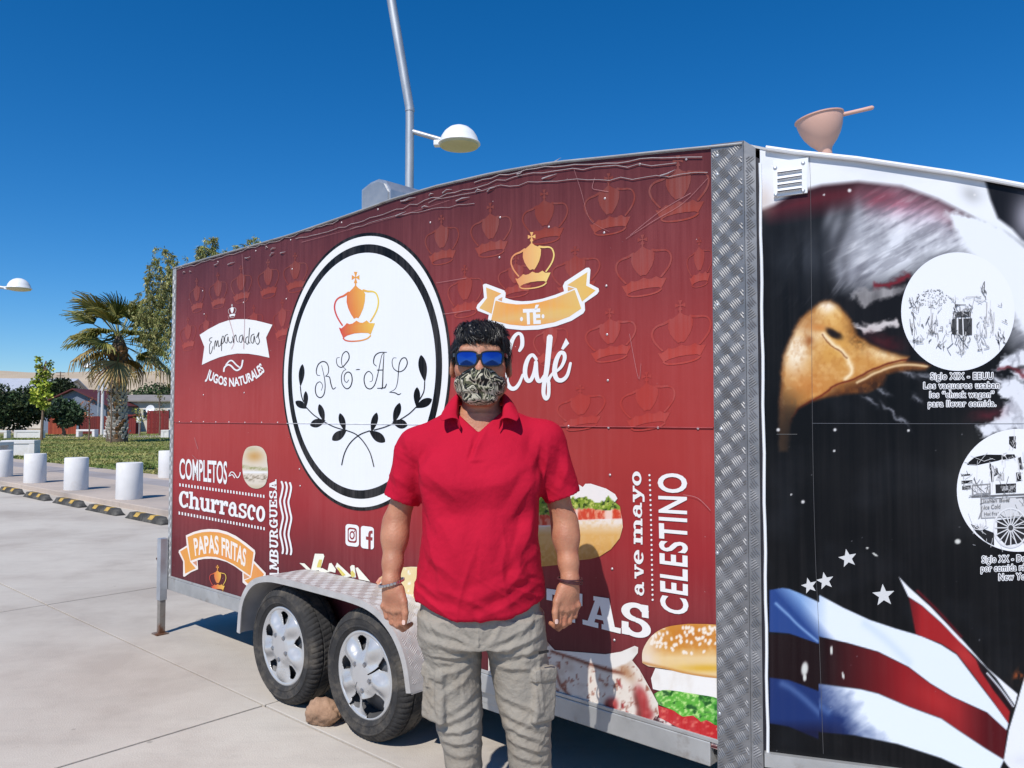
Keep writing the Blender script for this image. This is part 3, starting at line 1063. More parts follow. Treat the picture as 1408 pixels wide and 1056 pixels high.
me.materials.append(material('sandstone', lin((168, 134, 108)), rough=.95, var=.3, scale=18, bump=.9, bscale=30, second=lin((118, 90, 70)), smask=(.5, .7), sscale=9))
sto = bpy.data.objects.new('stone', me)
C.objects.link(sto)
sto.location = TMW @ Vector((2.10, -.205, .052))
sto.rotation_euler = (0, 0, -TA + .3)
tag(sto, 'brown stone wedged on the concrete between the two trailer wheels', 'stone')

# ------------------------------------------------------------------ prints on the trailer: lettering, emblems and food pictures lie on the panels as thin vinyl
vinyl = print_material('printed_vinyl', rough=.45, spec=.15, fade=.08)
INK = .86                                   # albedo of printed white


def Z(x0, y0, k):
    return lambda pts: [(x0 + u / k, y0 + v / k) for u, v in pts]


def area2(P):
    P = np.asarray(P)
    return float(np.sum(P[:, 0] * np.roll(P[:, 1], -1) - np.roll(P[:, 0], -1) * P[:, 1]))


class Decal:
    def __init__(s, panel):
        s.pn = panel
        s.v, s.f, s.c = [], [], []

    def _add(s, uv, off, faces, col):
        X = s.pn.xyz(uv, off)
        b_ = len(s.v)
        s.v += X.tolist()
        s.f += [tuple(i + b_ for i in f) for f in faces]
        c = np.asarray(col, float)
        if c.ndim == 1: c = np.tile(c, (len(X), 1))
        s.c += c.tolist()

    def color(s, col, P):
        if callable(col): return linv(np.array([col(x, y) for x, y in P]), INK)
        return linv(np.array(col), INK)

    def poly(s, P, col, layer=0, uv=False):
        P = [tuple(p) for p in P]
        U = np.asarray(P, float) if uv else s.pn.uv(P)
        tri = tessellate_polygon([[Vector((a, b_, 0)) for a, b_ in U]])
        out = []
        for t in tri:
            a, b_, c = (U[i] for i in t)
            cr = (b_[0] - a[0]) * (c[1] - a[1]) - (b_[1] - a[1]) * (c[0] - a[0])
            out.append(t if cr > 0 else t[::-1])
        s._add(U, .0012 + layer * .0003, out, s.color(col, P))
        return s

    def stroke(s, P, wd, col, layer=0, n=6, closed=False, round_=True):
        """Brush line through measured points; wd a number or a list."""
        ws = wd if isinstance(wd, (list, tuple)) else [wd] * len(P)
        if n > 1:
            L = smooth_line(P, n, closed)
            W_ = np.interp(np.linspace(0, len(ws) - 1, len(L)), range(len(ws)), ws)
        else:
            L, W_ = [np.array(p, float) for p in P], np.array(ws, float)
        L = np.array(L)
        T = np.gradient(L, axis=0)
        T /= np.linalg.norm(T, axis=1)[:, None] + 1e-9
        Nn = np.stack([-T[:, 1], T[:, 0]], 1)
        if round_ and not closed:
            e0, e1 = L[0] - T[0] * W_[0] * .38, L[-1] + T[-1] * W_[-1] * .38
            L = np.concatenate([[e0], L, [e1]])
            Nn = np.concatenate([Nn[:1], Nn, Nn[-1:]])
            W_ = np.concatenate([[W_[0] * .55], W_, [W_[-1] * .55]])
        A, B = L + Nn * W_[:, None] / 2, L - Nn * W_[:, None] / 2
        m = len(L)
        PP = np.concatenate([A, B])
        U = s.pn.uv(PP)
        off = .0012 + layer * .0003 + .00025 * np.concatenate([np.arange(m), np.arange(m)]) / m
        fs = [(i, m + i, m + i + 1, i + 1) for i in range(m - 1)]
        s._add(U, off, fs, s.color(col, [tuple(p) for p in PP]))
        return s

    def tris(s, P, faces, col, layer=0):
        U = s.pn.uv(P)
        s._add(U, .0012 + layer * .0003, faces, s.color(col, [tuple(p) for p in P]) if callable(col) else linv(np.array(col), INK))
        return s

    def build(s, name, parent, label=None):
        o = mobj(name, s.v, s.f, vinyl, parent, col=np.array(s.c))
        me = o.data
        bm = bmesh.new(); bm.from_mesh(me)
        # all faces look outwards
        for f in bm.faces:
            nn = f.normal
            out = Vector((0, -1, 0)) if s.pn.side else Vector((NS, -NC, 0))
            if nn.dot(out) < 0: f.normal_flip()
        bm.to_mesh(me); bm.free()
        if label: o['label'] = label
        return o


_txt = {}
def font_tris(string, bold=0.0, space=1.0):
    key = (string, bold, space)
    if key in _txt: return _txt[key]
    cu = bpy.data.curves.new('txt', 'FONT')
    cu.body = string
    cu.offset = bold
    cu.space_character = space
    cu.resolution_u = 4
    ob = bpy.data.objects.new('txt', cu)
    C.objects.link(ob)
    dg = bpy.context.evaluated_depsgraph_get()
    me = bpy.data.meshes.new_from_object(ob.evaluated_get(dg))
    V = np.array([v.co[:2] for v in me.vertices])
    Fs = [tuple(p.vertices) for p in me.polygons]
    bpy.data.objects.remove(ob)
    bpy.data.curves.remove(cu)
    bpy.data.meshes.remove(me)
    cap = font_cap()
    if bold:
        _v, _f, x0_, W_ = font_tris(string, 0.0, space)
    else:
        x0_, W_ = V[:, 0].min(), V[:, 0].max() - V[:, 0].min()
    V[:, 0] = (V[:, 0] - x0_) / W_
    V[:, 1] /= cap
    _txt[key] = (V, Fs, x0_, W_)
    return _txt[key]


def font_cap(_c=[]):
    if not _c:
        cu = bpy.data.curves.new('txt', 'FONT')
        cu.body = 'H'
        ob = bpy.data.objects.new('txt', cu)
        C.objects.link(ob)
        dg = bpy.context.evaluated_depsgraph_get()
        me = bpy.data.meshes.new_from_object(ob.evaluated_get(dg))
        _c.append(max(v.co[1] for v in me.vertices))
        bpy.data.objects.remove(ob); bpy.data.curves.remove(cu); bpy.data.meshes.remove(me)
    return _c[0]


def quad_map(b0, b1, t0, t1):
    b0, b1, t0, t1 = map(np.array, (b0, b1, t0, t1))
    return lambda V: (b0 + (b1 - b0) * V[:, :1]) * (1 - V[:, 1:2]) + (t0 + (t1 - t0) * V[:, :1]) * V[:, 1:2]


def curve_map(base, top):
    B, T = np.array(smooth_line(base, 12)), np.array(smooth_line(top, 12))
    def at(L, t):
        d = np.concatenate([[0], np.cumsum(np.linalg.norm(np.diff(L, axis=0), axis=1))])
        d /= d[-1]
        return np.stack([np.interp(t, d, L[:, 0]), np.interp(t, d, L[:, 1])], 1)
    return lambda V: at(B, V[:, 0]) * (1 - V[:, 1:2]) + at(T, V[:, 0]) * V[:, 1:2]


WHITE = (246, 245, 243)
# ---- slab-serif glyphs: bars, rings and wedges in a unit em (cap height 1)
def ring(cx, cy, rx, ry, tx, ty, a0=0, a1=360, n=28):
    P, Fs = [], []
    for i in range(n + 1):
        a = R(a0 + (a1 - a0) * i / n)
        P += [(cx + rx * math.cos(a), cy + ry * math.sin(a)), (cx + (rx - tx) * math.cos(a), cy + (ry - ty) * math.sin(a))]
    for i in range(n): Fs.append((2 * i, 2 * i + 2, 2 * i + 3, 2 * i + 1))
    return P, Fs


def bar(x0, y0, x1, y1): return [(x0, y0), (x1, y0), (x1, y1), (x0, y1)], [(0, 1, 2, 3)]
def qd(*p): return list(p), [(0, 1, 2, 3)]
X = .78                                      # x-height
SLAB = {
    'C': (.92, [ring(.46, .5, .45, .52, .27, .15, 48, 312), bar(.66, .62, .86, 1.0), bar(.70, .08, .84, .30)]),
    'h': (.98, [bar(.10, 0, .34, 1.04), bar(.0, .9, .2, 1.04), bar(.0, 0, .44, .15), bar(.62, 0, .86, .52), bar(.54, 0, .97, .15), ring(.54, .5, .32, .28, .24, .15, 0, 150)]),
    'u': (.98, [bar(.10, .24, .34, X), bar(0, X - .15, .2, X), bar(.62, 0, .86, X), bar(.5, X - .15, .7, X), ring(.44, .28, .34, .30, .24, .16, 180, 330), bar(.8, 0, .96, .15)]),
    'r': (.80, [bar(.10, 0, .34, X), bar(0, X - .15, .2, X), bar(0, 0, .48, .15), ring(.56, .44, .26, .36, .2, .17, 60, 165), bar(.56, .50, .78, .76)]),
    'a': (.92, [ring(.36, .26, .35, .28, .2, .12), bar(.50, .12, .74, .55), ring(.42, .50, .32, .30, .24, .13, 0, 155), bar(.08, .46, .28, .62), bar(.62, 0, .9, .15)]),
    's': (.80, [ring(.39, .575, .36, .225, .2, .13, 20, 270), ring(.39, .215, .38, .235, .2, .13, -160, 90), bar(.52, .54, .72, .79), bar(.04, 0, .22, .26)]),
    'c': (.80, [ring(.40, X / 2, .39, .42, .24, .14, 50, 312), bar(.50, .44, .74, .70)]),
    'o': (.84, [ring(.42, X / 2, .41, .42, .25, .15)]),
    'v': (.90, [qd((.08, X), (.34, X), (.56, .0), (.36, .0)), qd((.66, X), (.82, X), (.56, .0), (.42, .0)), bar(0, X - .15, .42, X), bar(.56, X - .15, .9, X)]),
    'e': (.84, [ring(.42, X / 2, .41, .42, .25, .14, 0, 315), bar(.2, .34, .82, .47)]),
    'm': (1.46, [bar(.10, 0, .34, X), bar(0, X - .15, .2, X), bar(0, 0, .44, .15), bar(.60, 0, .84, .52), bar(.52, 0, .94, .15), bar(1.08, 0, 1.32, .52), bar(1.02, 0, 1.44, .15), ring(.54, .5, .30, .28, .24, .15, 0, 150), ring(1.02, .5, .30, .28, .24, .15, 0, 150)]),
    'y': (.90, [qd((.08, X), (.34, X), (.58, .06), (.40, .0)), qd((.66, X), (.82, X), (.44, -.24), (.26, -.24)), bar(0, X - .15, .42, X), bar(.56, X - .15, .9, X), bar(.06, -.28, .36, -.10)]),
    'T': (1.0, [bar(.36, 0, .64, 1), bar(.0, .82, 1.0, 1), bar(.0, .60, .16, .9), bar(.84, .60, 1.0, .9), bar(.2, 0, .8, .16)]),
    'A': (1.12, [qd((.10, 0), (.30, 0), (.56, 1), (.40, 1)), qd((.66, 0), (.98, 0), (.74, 1), (.44, 1)), bar(0, 0, .46, .16), bar(.56, 0, 1.12, .16), bar(.26, .28, .84, .42), bar(.32, .86, .7, 1)]),
    'S': (.92, [ring(.45, .735, .42, .29, .25, .15, 15, 270), ring(.45, .275, .44, .30, .25, .15, -165, 90), bar(.64, .62, .84, 1.0), bar(.04, 0, .24, .40)]),
    'H': (1.1, [bar(.12, 0, .38, 1), bar(.72, 0, .98, 1), bar(.2, .42, .9, .58), bar(0, 0, .5, .15), bar(.6, 0, 1.1, .15), bar(0, .85, .5, 1), bar(.6, .85, 1.1, 1)]),
    'M': (1.3, [bar(.12, 0, .32, 1), bar(.92, 0, 1.18, 1), qd((.14, 1), (.42, 1), (.74, .2), (.56, .2)), qd((.9, 1), (1.14, 1), (.74, .2), (.60, .2)), bar(0, 0, .44, .15), bar(.8, 0, 1.3, .15), bar(0, .85, .4, 1), bar(.94, .85, 1.3, 1)]),
    'B': (1.0, [bar(.12, 0, .38, 1), bar(0, 0, .4, .15), bar(0, .85, .4, 1), ring(.48, .735, .40, .265, .24, .15, -90, 90), ring(.48, .27, .46, .27, .25, .15, -90, 90), bar(.3, .85, .5, 1), bar(.3, .44, .5, .58), bar(.3, 0, .5, .15)]),
    'U': (1.06, [bar(.12, .3, .38, 1), bar(.74, .3, .92, 1), bar(0, .85, .5, 1), bar(.6, .85, 1.06, 1), ring(.52, .34, .40, .36, .26, .18, 180, 360)]),
    'R': (1.1, [bar(.12, 0, .38, 1), bar(0, 0, .5, .15), bar(0, .85, .4, 1), ring(.48, .71, .42, .29, .25, .15, -90, 90), bar(.3, .85, .5, 1), bar(.3, .42, .5, .56), qd((.48, .5), (.70, .5), (1.0, .0), (.74, .0)), bar(.74, 0, 1.1, .15)]),
    'G': (1.04, [ring(.48, .5, .47, .52, .27, .15, 48, 320), bar(.70, .0, .92, .5), bar(.5, .38, 1.04, .52), bar(.68, .62, .86, 1.0)]),
    'E': (.98, [bar(.12, 0, .38, 1), bar(0, 0, .9, .15), bar(0, .85, .88, 1), bar(.3, .42, .66, .57), bar(.74, 0, .92, .34), bar(.72, .68, .88, 1), bar(.54, .32, .68, .68)]),
    ' ': (.5, []),
}


def slab_text(dc, string, fmap, col=WHITE, layer=2, gap=.05):
    x = 0.0
    tot = sum(SLAB[c][0] + gap for c in string) - gap
    for c in string:
        w_, shapes = SLAB[c]
        for k, (P, Fs) in enumerate(shapes):
            V = np.array(P, float)
            V[:, 0] = (V[:, 0] + x) / tot
            # split long bars so that they follow the mapping
            dc.tris(fmap(V), Fs, col, layer + k * .2)
        x += w_ + gap


def font_text(dc, string, fmap, col=WHITE, layer=2, bold=.02, space=1.0):
    V, Fs = font_tris(string, bold, space)[:2]
    dc.tris(fmap(V), Fs, col, layer)


# ---- crown emblem, drawn in a unit box (x 0..1, y 0..1 downwards)
CZ = lambda pts: [((u - 160) / 510, (v - 190) / 785) for u, v in pts]
CR_BODY = CZ([(402, 340), (440, 378), (490, 405), (512, 440), (508, 520), (490, 600), (455, 680), (435, 712), (412, 705), (385, 718), (350, 665), (320, 600), (302, 530), (305, 460), (325, 425), (370, 380)])
CR_LEFT = CZ([(325, 425), (270, 462), (215, 485), (178, 530), (168, 600), (190, 680), (225, 745), (255, 790)])
CR_RIGHT = CZ([(490, 400), (540, 412), (600, 415), (640, 445), (660, 520), (648, 600), (615, 675), (570, 748)])
CR_BASE = CZ([(215, 815), (245, 825), (280, 795), (305, 765), (335, 778), (370, 770), (412, 738), (450, 760), (485, 762), (528, 735), (560, 765), (622, 768), (598, 830), (572, 895), (545, 878), (470, 875), (390, 882), (310, 905), (265, 935), (240, 880)])
CR_RIM = CZ([(265, 935), (290, 958), (340, 968), (410, 967), (480, 957), (540, 935), (572, 905)])
def cross(cx, cy, r):
    out = []
    for k in range(4):
        a = R(90 * k)
        for dx, dy in ((.10, -.15), (.42, -1.0), (-.42, -1.0), (-.10, -.15)):
            pass
    P = []
    for k in range(4):
        c_, s_ = math.cos(R(90 * k)), math.sin(R(90 * k))
        for dx, dy in ((-.10, -.16), (-.45, -1), (.45, -1), (.10, -.16)):
            P.append((cx + r[0] * (dx * c_ - dy * s_), cy + r[1] * (dx * s_ + dy * c_)))
    return P
CR_CROSS = cross(.478, .085, (.085, .08))


def crown(dc, box, fn, layer=2, stem=True):
    """box = (x0, y0, x1, y1, rise of the right side); fn colours a point of the unit box."""
    x0, y0, x1, y1 = box[:4]
    sk = box[4] if len(box) > 4 else 0
    mp = lambda pts: [(x0 + (x1 - x0) * u, y0 + (y1 - y0) * v + sk * (u - .5)) for u, v in pts]
    inv = lambda x, y: ((x - x0) / (x1 - x0), (y - y0 - sk * ((x - x0) / (x1 - x0) - .5)) / (y1 - y0))
    cf = (lambda x, y: fn(*inv(x, y)))
    wpx = (x1 - x0) * .033
    dc.poly(mp(CR_CROSS), cf, layer)
    dc.stroke(mp([(.478, .14), (.478, .2)]), wpx * .9, cf, layer, n=1, round_=False)
    dc.poly(mp(CR_BODY), cf, layer)
    dc.stroke(mp(CR_LEFT), [wpx * 1.5, wpx, wpx, wpx], cf, layer + .3)
    dc.stroke(mp(CR_RIGHT), [wpx * 1.5, wpx, wpx, wpx], cf, layer + .3)
    dc.poly(mp(CR_BASE), cf, layer)
    dc.stroke(mp(CR_RIM), wpx * .9, cf, layer + .3)


def sun_crown(u, v):
    a, m_, b_ = np.array((216, 70, 58)), np.array((236, 150, 72)), np.array((244, 214, 96))
    t = np.clip(.5 + (u - .48) * 1.1 - (v - .5) * .25, 0, 1)
    return tuple(a + (m_ - a) * t * 2 if t < .5 else m_ + (b_ - m_) * (t - .5) * 2)


# ---- ghost crowns in the wrap
Z5, Z2, Z6 = Z(600, 190, 3.52), Z(220, 300, 3.52), Z(620, 440, 3.705)
ghosts = []
for zf, rows in ((Z5, [(-55, 370, 112, 612), (165, 312, 367, 575), (415, 247, 640, 512), (715, 168, 965, 468), (1028, 82, 1325, 402), (55, 612, 228, 868), (298, 566, 480, 770), (558, 522, 796, 762), (866, 465, 1143, 765), (720, 822, 970, 1082), (1040, 782, 1335, 1092), (470, 860, 640, 1100), (1212, 478, 1338, 722)]),
                 (Z2, [(143, 290, 217, 458), (238, 262, 327, 438), (343, 228, 446, 412), (474, 198, 577, 388), (598, 166, 716, 360), (98, 478, 176, 642), (412, 420, 500, 590), (548, 392, 640, 592), (190, 462, 260, 600)]),
                 (Z6, [(540, 328, 790, 560), (862, 262, 1146, 560), (330, 540, 540, 760)]),
                 ):
    for a, b_, c, d in rows:
        (x0, y0), (x1, y1) = zf([(a, b_), (c, d)])
        ghosts.append((x0, y0, min(x1, 984), y1, -(x1 - x0) * .10))
def ghost_col(uv_z, f):
    return wrap_rgb(uv_z) + np.array((44, 20, 6)) * f
for i, g_ in enumerate(ghosts):
    dc = Decal(SIDE)
    zc = SIDE.uv([((g_[0] + g_[2]) / 2, (g_[1] + g_[3]) / 2)])[0, 1]
    f_ = np.interp(zc, [1.2, 1.5, 1.9, 2.3], [.08, .28, .65, .95])
    def gf(u, v, g_=g_, f_=f_):
        zz = SIDE.uv([(g_[0] + (g_[2] - g_[0]) * u, g_[1] + (g_[3] - g_[1]) * v)])[0, 1]
        return tuple(ghost_col(zz, f_ * (.8 if v < .75 else 1.0)))
    crown(dc, g_, gf, 0)
    dc.build('faint_crown_print', side_up)

# ---- oval emblem
ov = Decal(SIDE)
ul, ur = SIDE.uv([(388.5, 520)])[0, 0], SIDE.uv([(620.5, 490)])[0, 0]
vt, vb = SIDE.uv([(503, 319.5)])[0, 1], SIDE.uv([(524, 706)])[0, 1]
cu_, cv_, au, av = (ul + ur) / 2, (vt + vb) / 2, (ur - ul) / 2, (vt - vb) / 2
for k, (fr, col) in enumerate(((1, (17, 17, 19)), (.976, WHITE), (.917, (16, 16, 19)), (.856, (244, 246, 249)))):
    ov.poly([(cu_ + au * fr * math.cos(2 * math.pi * i / 120), cv_ + av * fr * math.sin(2 * math.pi * i / 120)) for i in range(120)], col, 1 + k, uv=True)
oval = ov.build('oval_emblem', side_up)
hw_ = au * math.sqrt(1 - ((SEAM - cv_) / av) ** 2)
seam_r = material('seam_vinyl', lin((182, 84, 84)), rough=.45, var=.25, scale=30)
seam_w = material('seam_pale', lin((208, 206, 208)), rough=.45, var=.2, scale=30)
for a_, b2_, m_ in ((.075, cu_ - hw_, seam_r), (cu_ - hw_ + .001, cu_ + hw_ - .001, seam_w), (cu_ + hw_, CX0 - .004, seam_r)):
    b = MB()
    b.box(((a_ + b2_) / 2, -.0034, SEAM + .0005), ((b2_ - a_) / 2, .0012, .0013))
    b.build('seam_lip', m_, side_up)
ZB = Z(440, 350, 8.121)
dc = Decal(SIDE)
(x0, y0), (x1, y1) = ZB([(160, 190), (668, 975)])
crown(dc, (x0, y0, x1, y1), sun_crown, 6)
dc.build('crown_print', oval)
ZR = Z(400, 470, 5.559)
BLK = (14, 14, 16)
let = {
    'R': [[(235, 372), (246, 335), (226, 306), (200, 322), (190, 365), (200, 408), (228, 427), (255, 403), (265, 350), (262, 290), (250, 230), (238, 180)], [(226, 258), (204, 252), (198, 218), (214, 172), (245, 151), (275, 160), (291, 195), (289, 238), (268, 263)], [(268, 263), (298, 270), (309, 318), (325, 360), (347, 348)]],
    'E': [[(376, 120), (356, 125), (352, 155), (364, 184), (392, 195), (422, 168), (447, 130), (445, 92), (425, 74), (400, 95), (390, 140), (396, 182), (425, 212)], [(425, 212), (404, 225), (390, 265), (396, 322), (427, 358), (457, 343), (472, 295), (464, 246), (440, 231), (416, 250), (412, 290), (430, 310), (446, 290)]],
    '-': [[(501, 214), (515, 212), (530, 212)]],
    'A': [[(606, 305), (625, 296), (627, 255), (600, 226), (571, 250), (563, 297), (578, 345), (610, 360), (640, 335), (660, 280), (680, 190), (698, 105), (716, 84)], [(658, 186), (636, 162), (645, 110), (680, 83), (736, 80)], [(716, 84), (709, 200), (703, 345), (690, 354), (664, 355)], [(664, 216), (706, 215)], [(700, 350), (722, 350), (736, 322)]],
    'L': [[(810, 124), (786, 125), (777, 160), (790, 205), (830, 229), (870, 211), (893, 165), (881, 125), (852, 129), (832, 170), (825, 240), (818, 310), (800, 360), (757, 385)], [(757, 385), (800, 390), (825, 403), (845, 395)]],
}
for ch, strokes in let.items():
    dc = Decal(SIDE)
    for k, st_ in enumerate(strokes):
        m_ = len(st_)
        ws = [(.45 + .95 * math.sin(math.pi * min(1, max(0, (i + .4) / (m_ - .2))))) for i in range(m_)]
        dc.stroke(ZR(st_), ws, BLK, 6 + k, n=8)
    dc.build('script_letter' if ch != '-' else 'script_dash', oval)
leaves = [((92, 170), (76, 344), 44), ((117, 376), (117, 505), 36), ((38, 455), (128, 510), 52), ((220, 476), (258, 612), 46), ((150, 638), (268, 600), 64), ((378, 545), (418, 685), 48), ((318, 752), (430, 672), 66),
          ((998, 100), (1028, 307), 64), ((968, 346), (965, 502), 50), ((1082, 437), (955, 505), 64), ((836, 466), (788, 622), 54), ((895, 640), (778, 612), 70), ((660, 540), (618, 692), 50), ((724, 766), (602, 678), 70)]
wr = Decal(SIDE)
for k, (tp, bs, wd) in enumerate(leaves):
    tp, bs = np.array(tp, float), np.array(bs, float)
    ax = bs - tp
    nn = np.array([-ax[1], ax[0]]) / np.linalg.norm(ax)
    P_ = []
    for i in range(17):
        t_ = i / 16
        P_.append(tp + ax * t_ + nn * wd / 2 * math.sin(math.pi * t_ ** .8) ** .9 * (1 if 0 < i < 16 else 0))
    for i in range(15, 0, -1):
        t_ = i / 16
        P_.append(tp + ax * t_ - nn * wd / 2 * math.sin(math.pi * t_ ** .8) ** .9)
    wr.poly(ZR(P_), BLK, 6 + .3 * (k % 3))
for k, st_ in enumerate([[(76, 342), (84, 410), (100, 457)], [(120, 500), (175, 556), (235, 598)], [(258, 612), (330, 648), (405, 672)], [(425, 676), (500, 706), (560, 765), (610, 850), (639, 954)],
            [(1027, 305), (1020, 380), (988, 442)], [(962, 498), (910, 548), (840, 594)], [(790, 622), (720, 652), (640, 674)], [(605, 680), (530, 710), (460, 770), (415, 850), (393, 940)]]):
    wr.stroke(ZR(st_), 1.35, BLK, 7.5 + .4 * k)
wr.build('laurel_wreath_print', oval)

# ---- banner TE, crown and Cafe
ORG = lambda x, y: (240 - 6 * math.sin(x * .05), 178 + 16 * math.sin(x * .04 + 1), 92 + 22 * math.sin(x * .05))
ZT = Z(650, 310, 6.6)
dc = Decal(SIDE)
dc.poly(ZT([(95, 540), (110, 530), (128, 530), (288, 590), (302, 612), (298, 657), (340, 672), (380, 682), (450, 689), (540, 684), (640, 664), (750, 630), (832, 598), (820, 550), (838, 512), (1033, 385), (1058, 383), (1071, 402), (1062, 528), (1145, 572), (1149, 598), (1130, 625), (1018, 702), (1022, 770), (1006, 798), (900, 865), (760, 914), (600, 945), (450, 950), (330, 938), (220, 912), (150, 886), (140, 860), (149, 812), (50, 775), (35, 748), (45, 720), (105, 655)]), WHITE, 2)
dc.poly(ZT([(210, 682), (300, 705), (400, 717), (500, 714), (620, 695), (760, 655), (928, 584), (988, 755), (880, 828), (740, 880), (600, 905), (470, 912), (340, 900), (170, 860)]), ORG, 3)
dc.poly(ZT([(124, 562), (262, 618), (204, 656), (174, 802), (62, 750), (132, 660)]), ORG, 3)
dc.poly(ZT([(860, 542), (1043, 424), (1032, 546), (1118, 590), (995, 692), (946, 570)]), ORG, 3)
dc.poly(ZT([(230, 672), (272, 650), (268, 690)]), (222, 168, 128), 3.5)
dc.poly(ZT([(866, 556), (925, 572), (866, 598)]), (232, 180, 118), 3.5)
bt_ = dc.build('ribbon_banner_print', side_up)
dc = Decal(SIDE)
mp_ = quad_map(*ZT([(472, 892), (615, 884), (466, 768), (610, 762)]))
font_text(dc, 'TÉ', mp_, WHITE, 5, bold=.05)
for cx, cy in ((447, 850), (642, 825)):
    dc.poly(ZT([(cx + 13 * math.cos(i * .45), cy + 20 * math.sin(i * .45)) for i in range(14)]), WHITE, 5)
dc.build('lettering_te', bt_)
dc = Decal(SIDE)
(x0, y0), (x1, y1) = ZT([(345, 58), (747, 575)])
crown(dc, (x0, y0, x1, y1, -4), lambda u, v: tuple(np.array((226, 120, 82)) + (np.array((248, 214, 130)) - np.array((226, 120, 82))) * np.clip(.25 + u * .9, 0, 1)), 2)
dc.build('crown_print', side_up)
ZC = Z(670, 440, 8.125)
dc = Decal(SIDE)
cafe = [([(362, 345), (392, 285), (392, 200), (372, 156), (332, 158), (288, 215), (250, 330), (226, 470), (214, 600), (226, 700), (268, 762), (318, 760), (365, 700), (400, 610)], [30, 46, 44, 34, 36, 44, 50, 50, 48, 46, 46, 44, 36, 26]),
        ([(552, 440), (512, 392), (468, 420), (434, 505), (426, 605), (452, 674), (492, 668), (526, 590), (550, 470)], [34, 36, 44, 50, 50, 48, 44, 40, 40]), ([(548, 470), (552, 600), (572, 675), (606, 676), (640, 620)], [44, 50, 48, 40, 28]),
        ([(704, 190), (690, 350), (668, 560), (642, 700), (634, 820), (660, 880), (688, 840), (692, 720), (690, 665), (740, 590)], [66, 62, 56, 50, 44, 40, 40, 40, 38, 26]),
        ([(742, 598), (826, 530), (868, 440), (862, 376), (818, 372), (774, 460), (757, 580), (784, 660), (842, 672), (900, 615), (936, 482)], [24, 34, 42, 44, 44, 52, 54, 50, 46, 38, 30])]
for k, (st_, ws) in enumerate(cafe):
    dc.stroke(ZC(st_), [w_ / 8.125 for w_ in ws], WHITE, 2 + k, n=8)
dc.poly(ZC([(882, 202), (918, 262), (852, 335), (828, 320)]), WHITE, 2)
dc.build('lettering_cafe', side_up)

# ---- Empanadas banner
ZE = Z(265, 410, 8.125)
dc = Decal(SIDE)
dc.poly(ZE([(80, 410), (180, 345), (300, 282), (400, 248), (500, 235), (600, 235), (700, 248), (800, 272), (893, 297), (822, 440), (860, 665), (740, 638), (620, 620), (500, 618), (400, 634), (300, 660), (200, 700), (105, 745), (133, 545)]), WHITE, 2)
eb_ = dc.build('banner_print', side_up)
dc = Decal(SIDE)
for k, st_ in enumerate([[(220, 440), (196, 450), (190, 475), (214, 487), (196, 512), (190, 570), (196, 622), (214, 600), (230, 540)], [(242, 572), (250, 500), (262, 475), (266, 540), (285, 470), (292, 540), (305, 530)], [(315, 530), (328, 450), (325, 590), (332, 440), (350, 430), (352, 480), (335, 510)],
            [(395, 405), (368, 420), (362, 480), (385, 500), (398, 430), (405, 480), (430, 500), (440, 480)], [(450, 430), (458, 500), (466, 440), (485, 410), (495, 470), (512, 490)], [(560, 410), (530, 430), (525, 480), (550, 490), (565, 420), (572, 480), (590, 490)], [(620, 430), (598, 450), (600, 500), (625, 500), (640, 330), (630, 480), (645, 500)],
            [(690, 400), (660, 420), (655, 480), (680, 500), (692, 420), (702, 490)], [(718, 440), (746, 380), (738, 430), (752, 480), (732, 515), (716, 500)]]):
    dc.stroke(ZE(st_), .95, (70, 66, 66), 4 + .4 * k, n=5)
dc.build('lettering_empanadas', eb_)
dc = Decal(SIDE)
(x0, y0), (x1, y1) = ZE([(400, 65), (488, 218)])
crown(dc, (x0, y0, x1, y1), lambda u, v: WHITE, 2)
dc.stroke(ZE([(350, 818), (358, 775), (395, 745), (430, 755), (470, 795), (505, 805), (545, 770), (562, 695)]), 2.2, WHITE, 2)
dc.stroke(ZE([(375, 745), (410, 705), (445, 700), (490, 745), (525, 772)]), 1.9, WHITE, 3.2)
tag(dc.build('flourish_print', side_up), kind='stuff')
dc = Decal(SIDE)
font_text(dc, 'JUGOS NATURALES', curve_map(ZE([(150, 893), (240, 938), (350, 972), (440, 985), (540, 970), (640, 935), (730, 885), (806, 815)]), ZE([(182, 795), (265, 850), (360, 885), (440, 895), (530, 880), (615, 845), (690, 795), (762, 728)])), WHITE, 2, bold=.035)
dc.build('lettering_jugos_naturales', side_up)

# ---- left column
ZL = Z(235, 600, 7.54)
dc = Decal(SIDE)
font_text(dc, 'COMPLETOS', quad_map(*ZL([(94, 432), (582, 490), (92, 236), (584, 268)])), WHITE, 2, bold=.02)
dc.build('lettering_completos', side_lo)
dc = Decal(SIDE)
dc.stroke(ZL([(604, 414), (625, 372), (655, 378), (690, 428), (714, 405), (722, 374)]), 1.3, WHITE, 2)
dc.stroke(ZL([(615, 408), (640, 398), (665, 430)]), 1.2, WHITE, 3.2)
tag(dc.build('flourish_print', side_lo), kind='stuff')
dc = Decal(SIDE)
slab_text(dc, 'Churrasco', quad_map(*ZL([(84, 728), (978, 888), (86, 562), (986, 690)])), gap=.0)
dc.build('lettering_churrasco', side_lo)
dc = Decal(SIDE)
for (xa, ya, xb, yb) in ((97, 503, 965, 622), (90, 795, 968, 957)):
    for i in range(29):
        t_ = i / 28
        cx, cy = xa + (xb - xa) * t_, ya + (yb - ya) * t_
        dc.poly(ZL([(cx - 7, cy - 17), (cx + 7, cy - 15), (cx + 8, cy + 16), (cx - 7, cy + 14)]), WHITE, 2)
tag(dc.build('dotted_rules_print', side_lo), kind='stuff')
dc = Decal(SIDE)
slab_text(dc, 'HAMBURGUESA', quad_map((384.5, 815), (380.5, 659), (371.2, 811), (370.8, 660)), gap=.03)
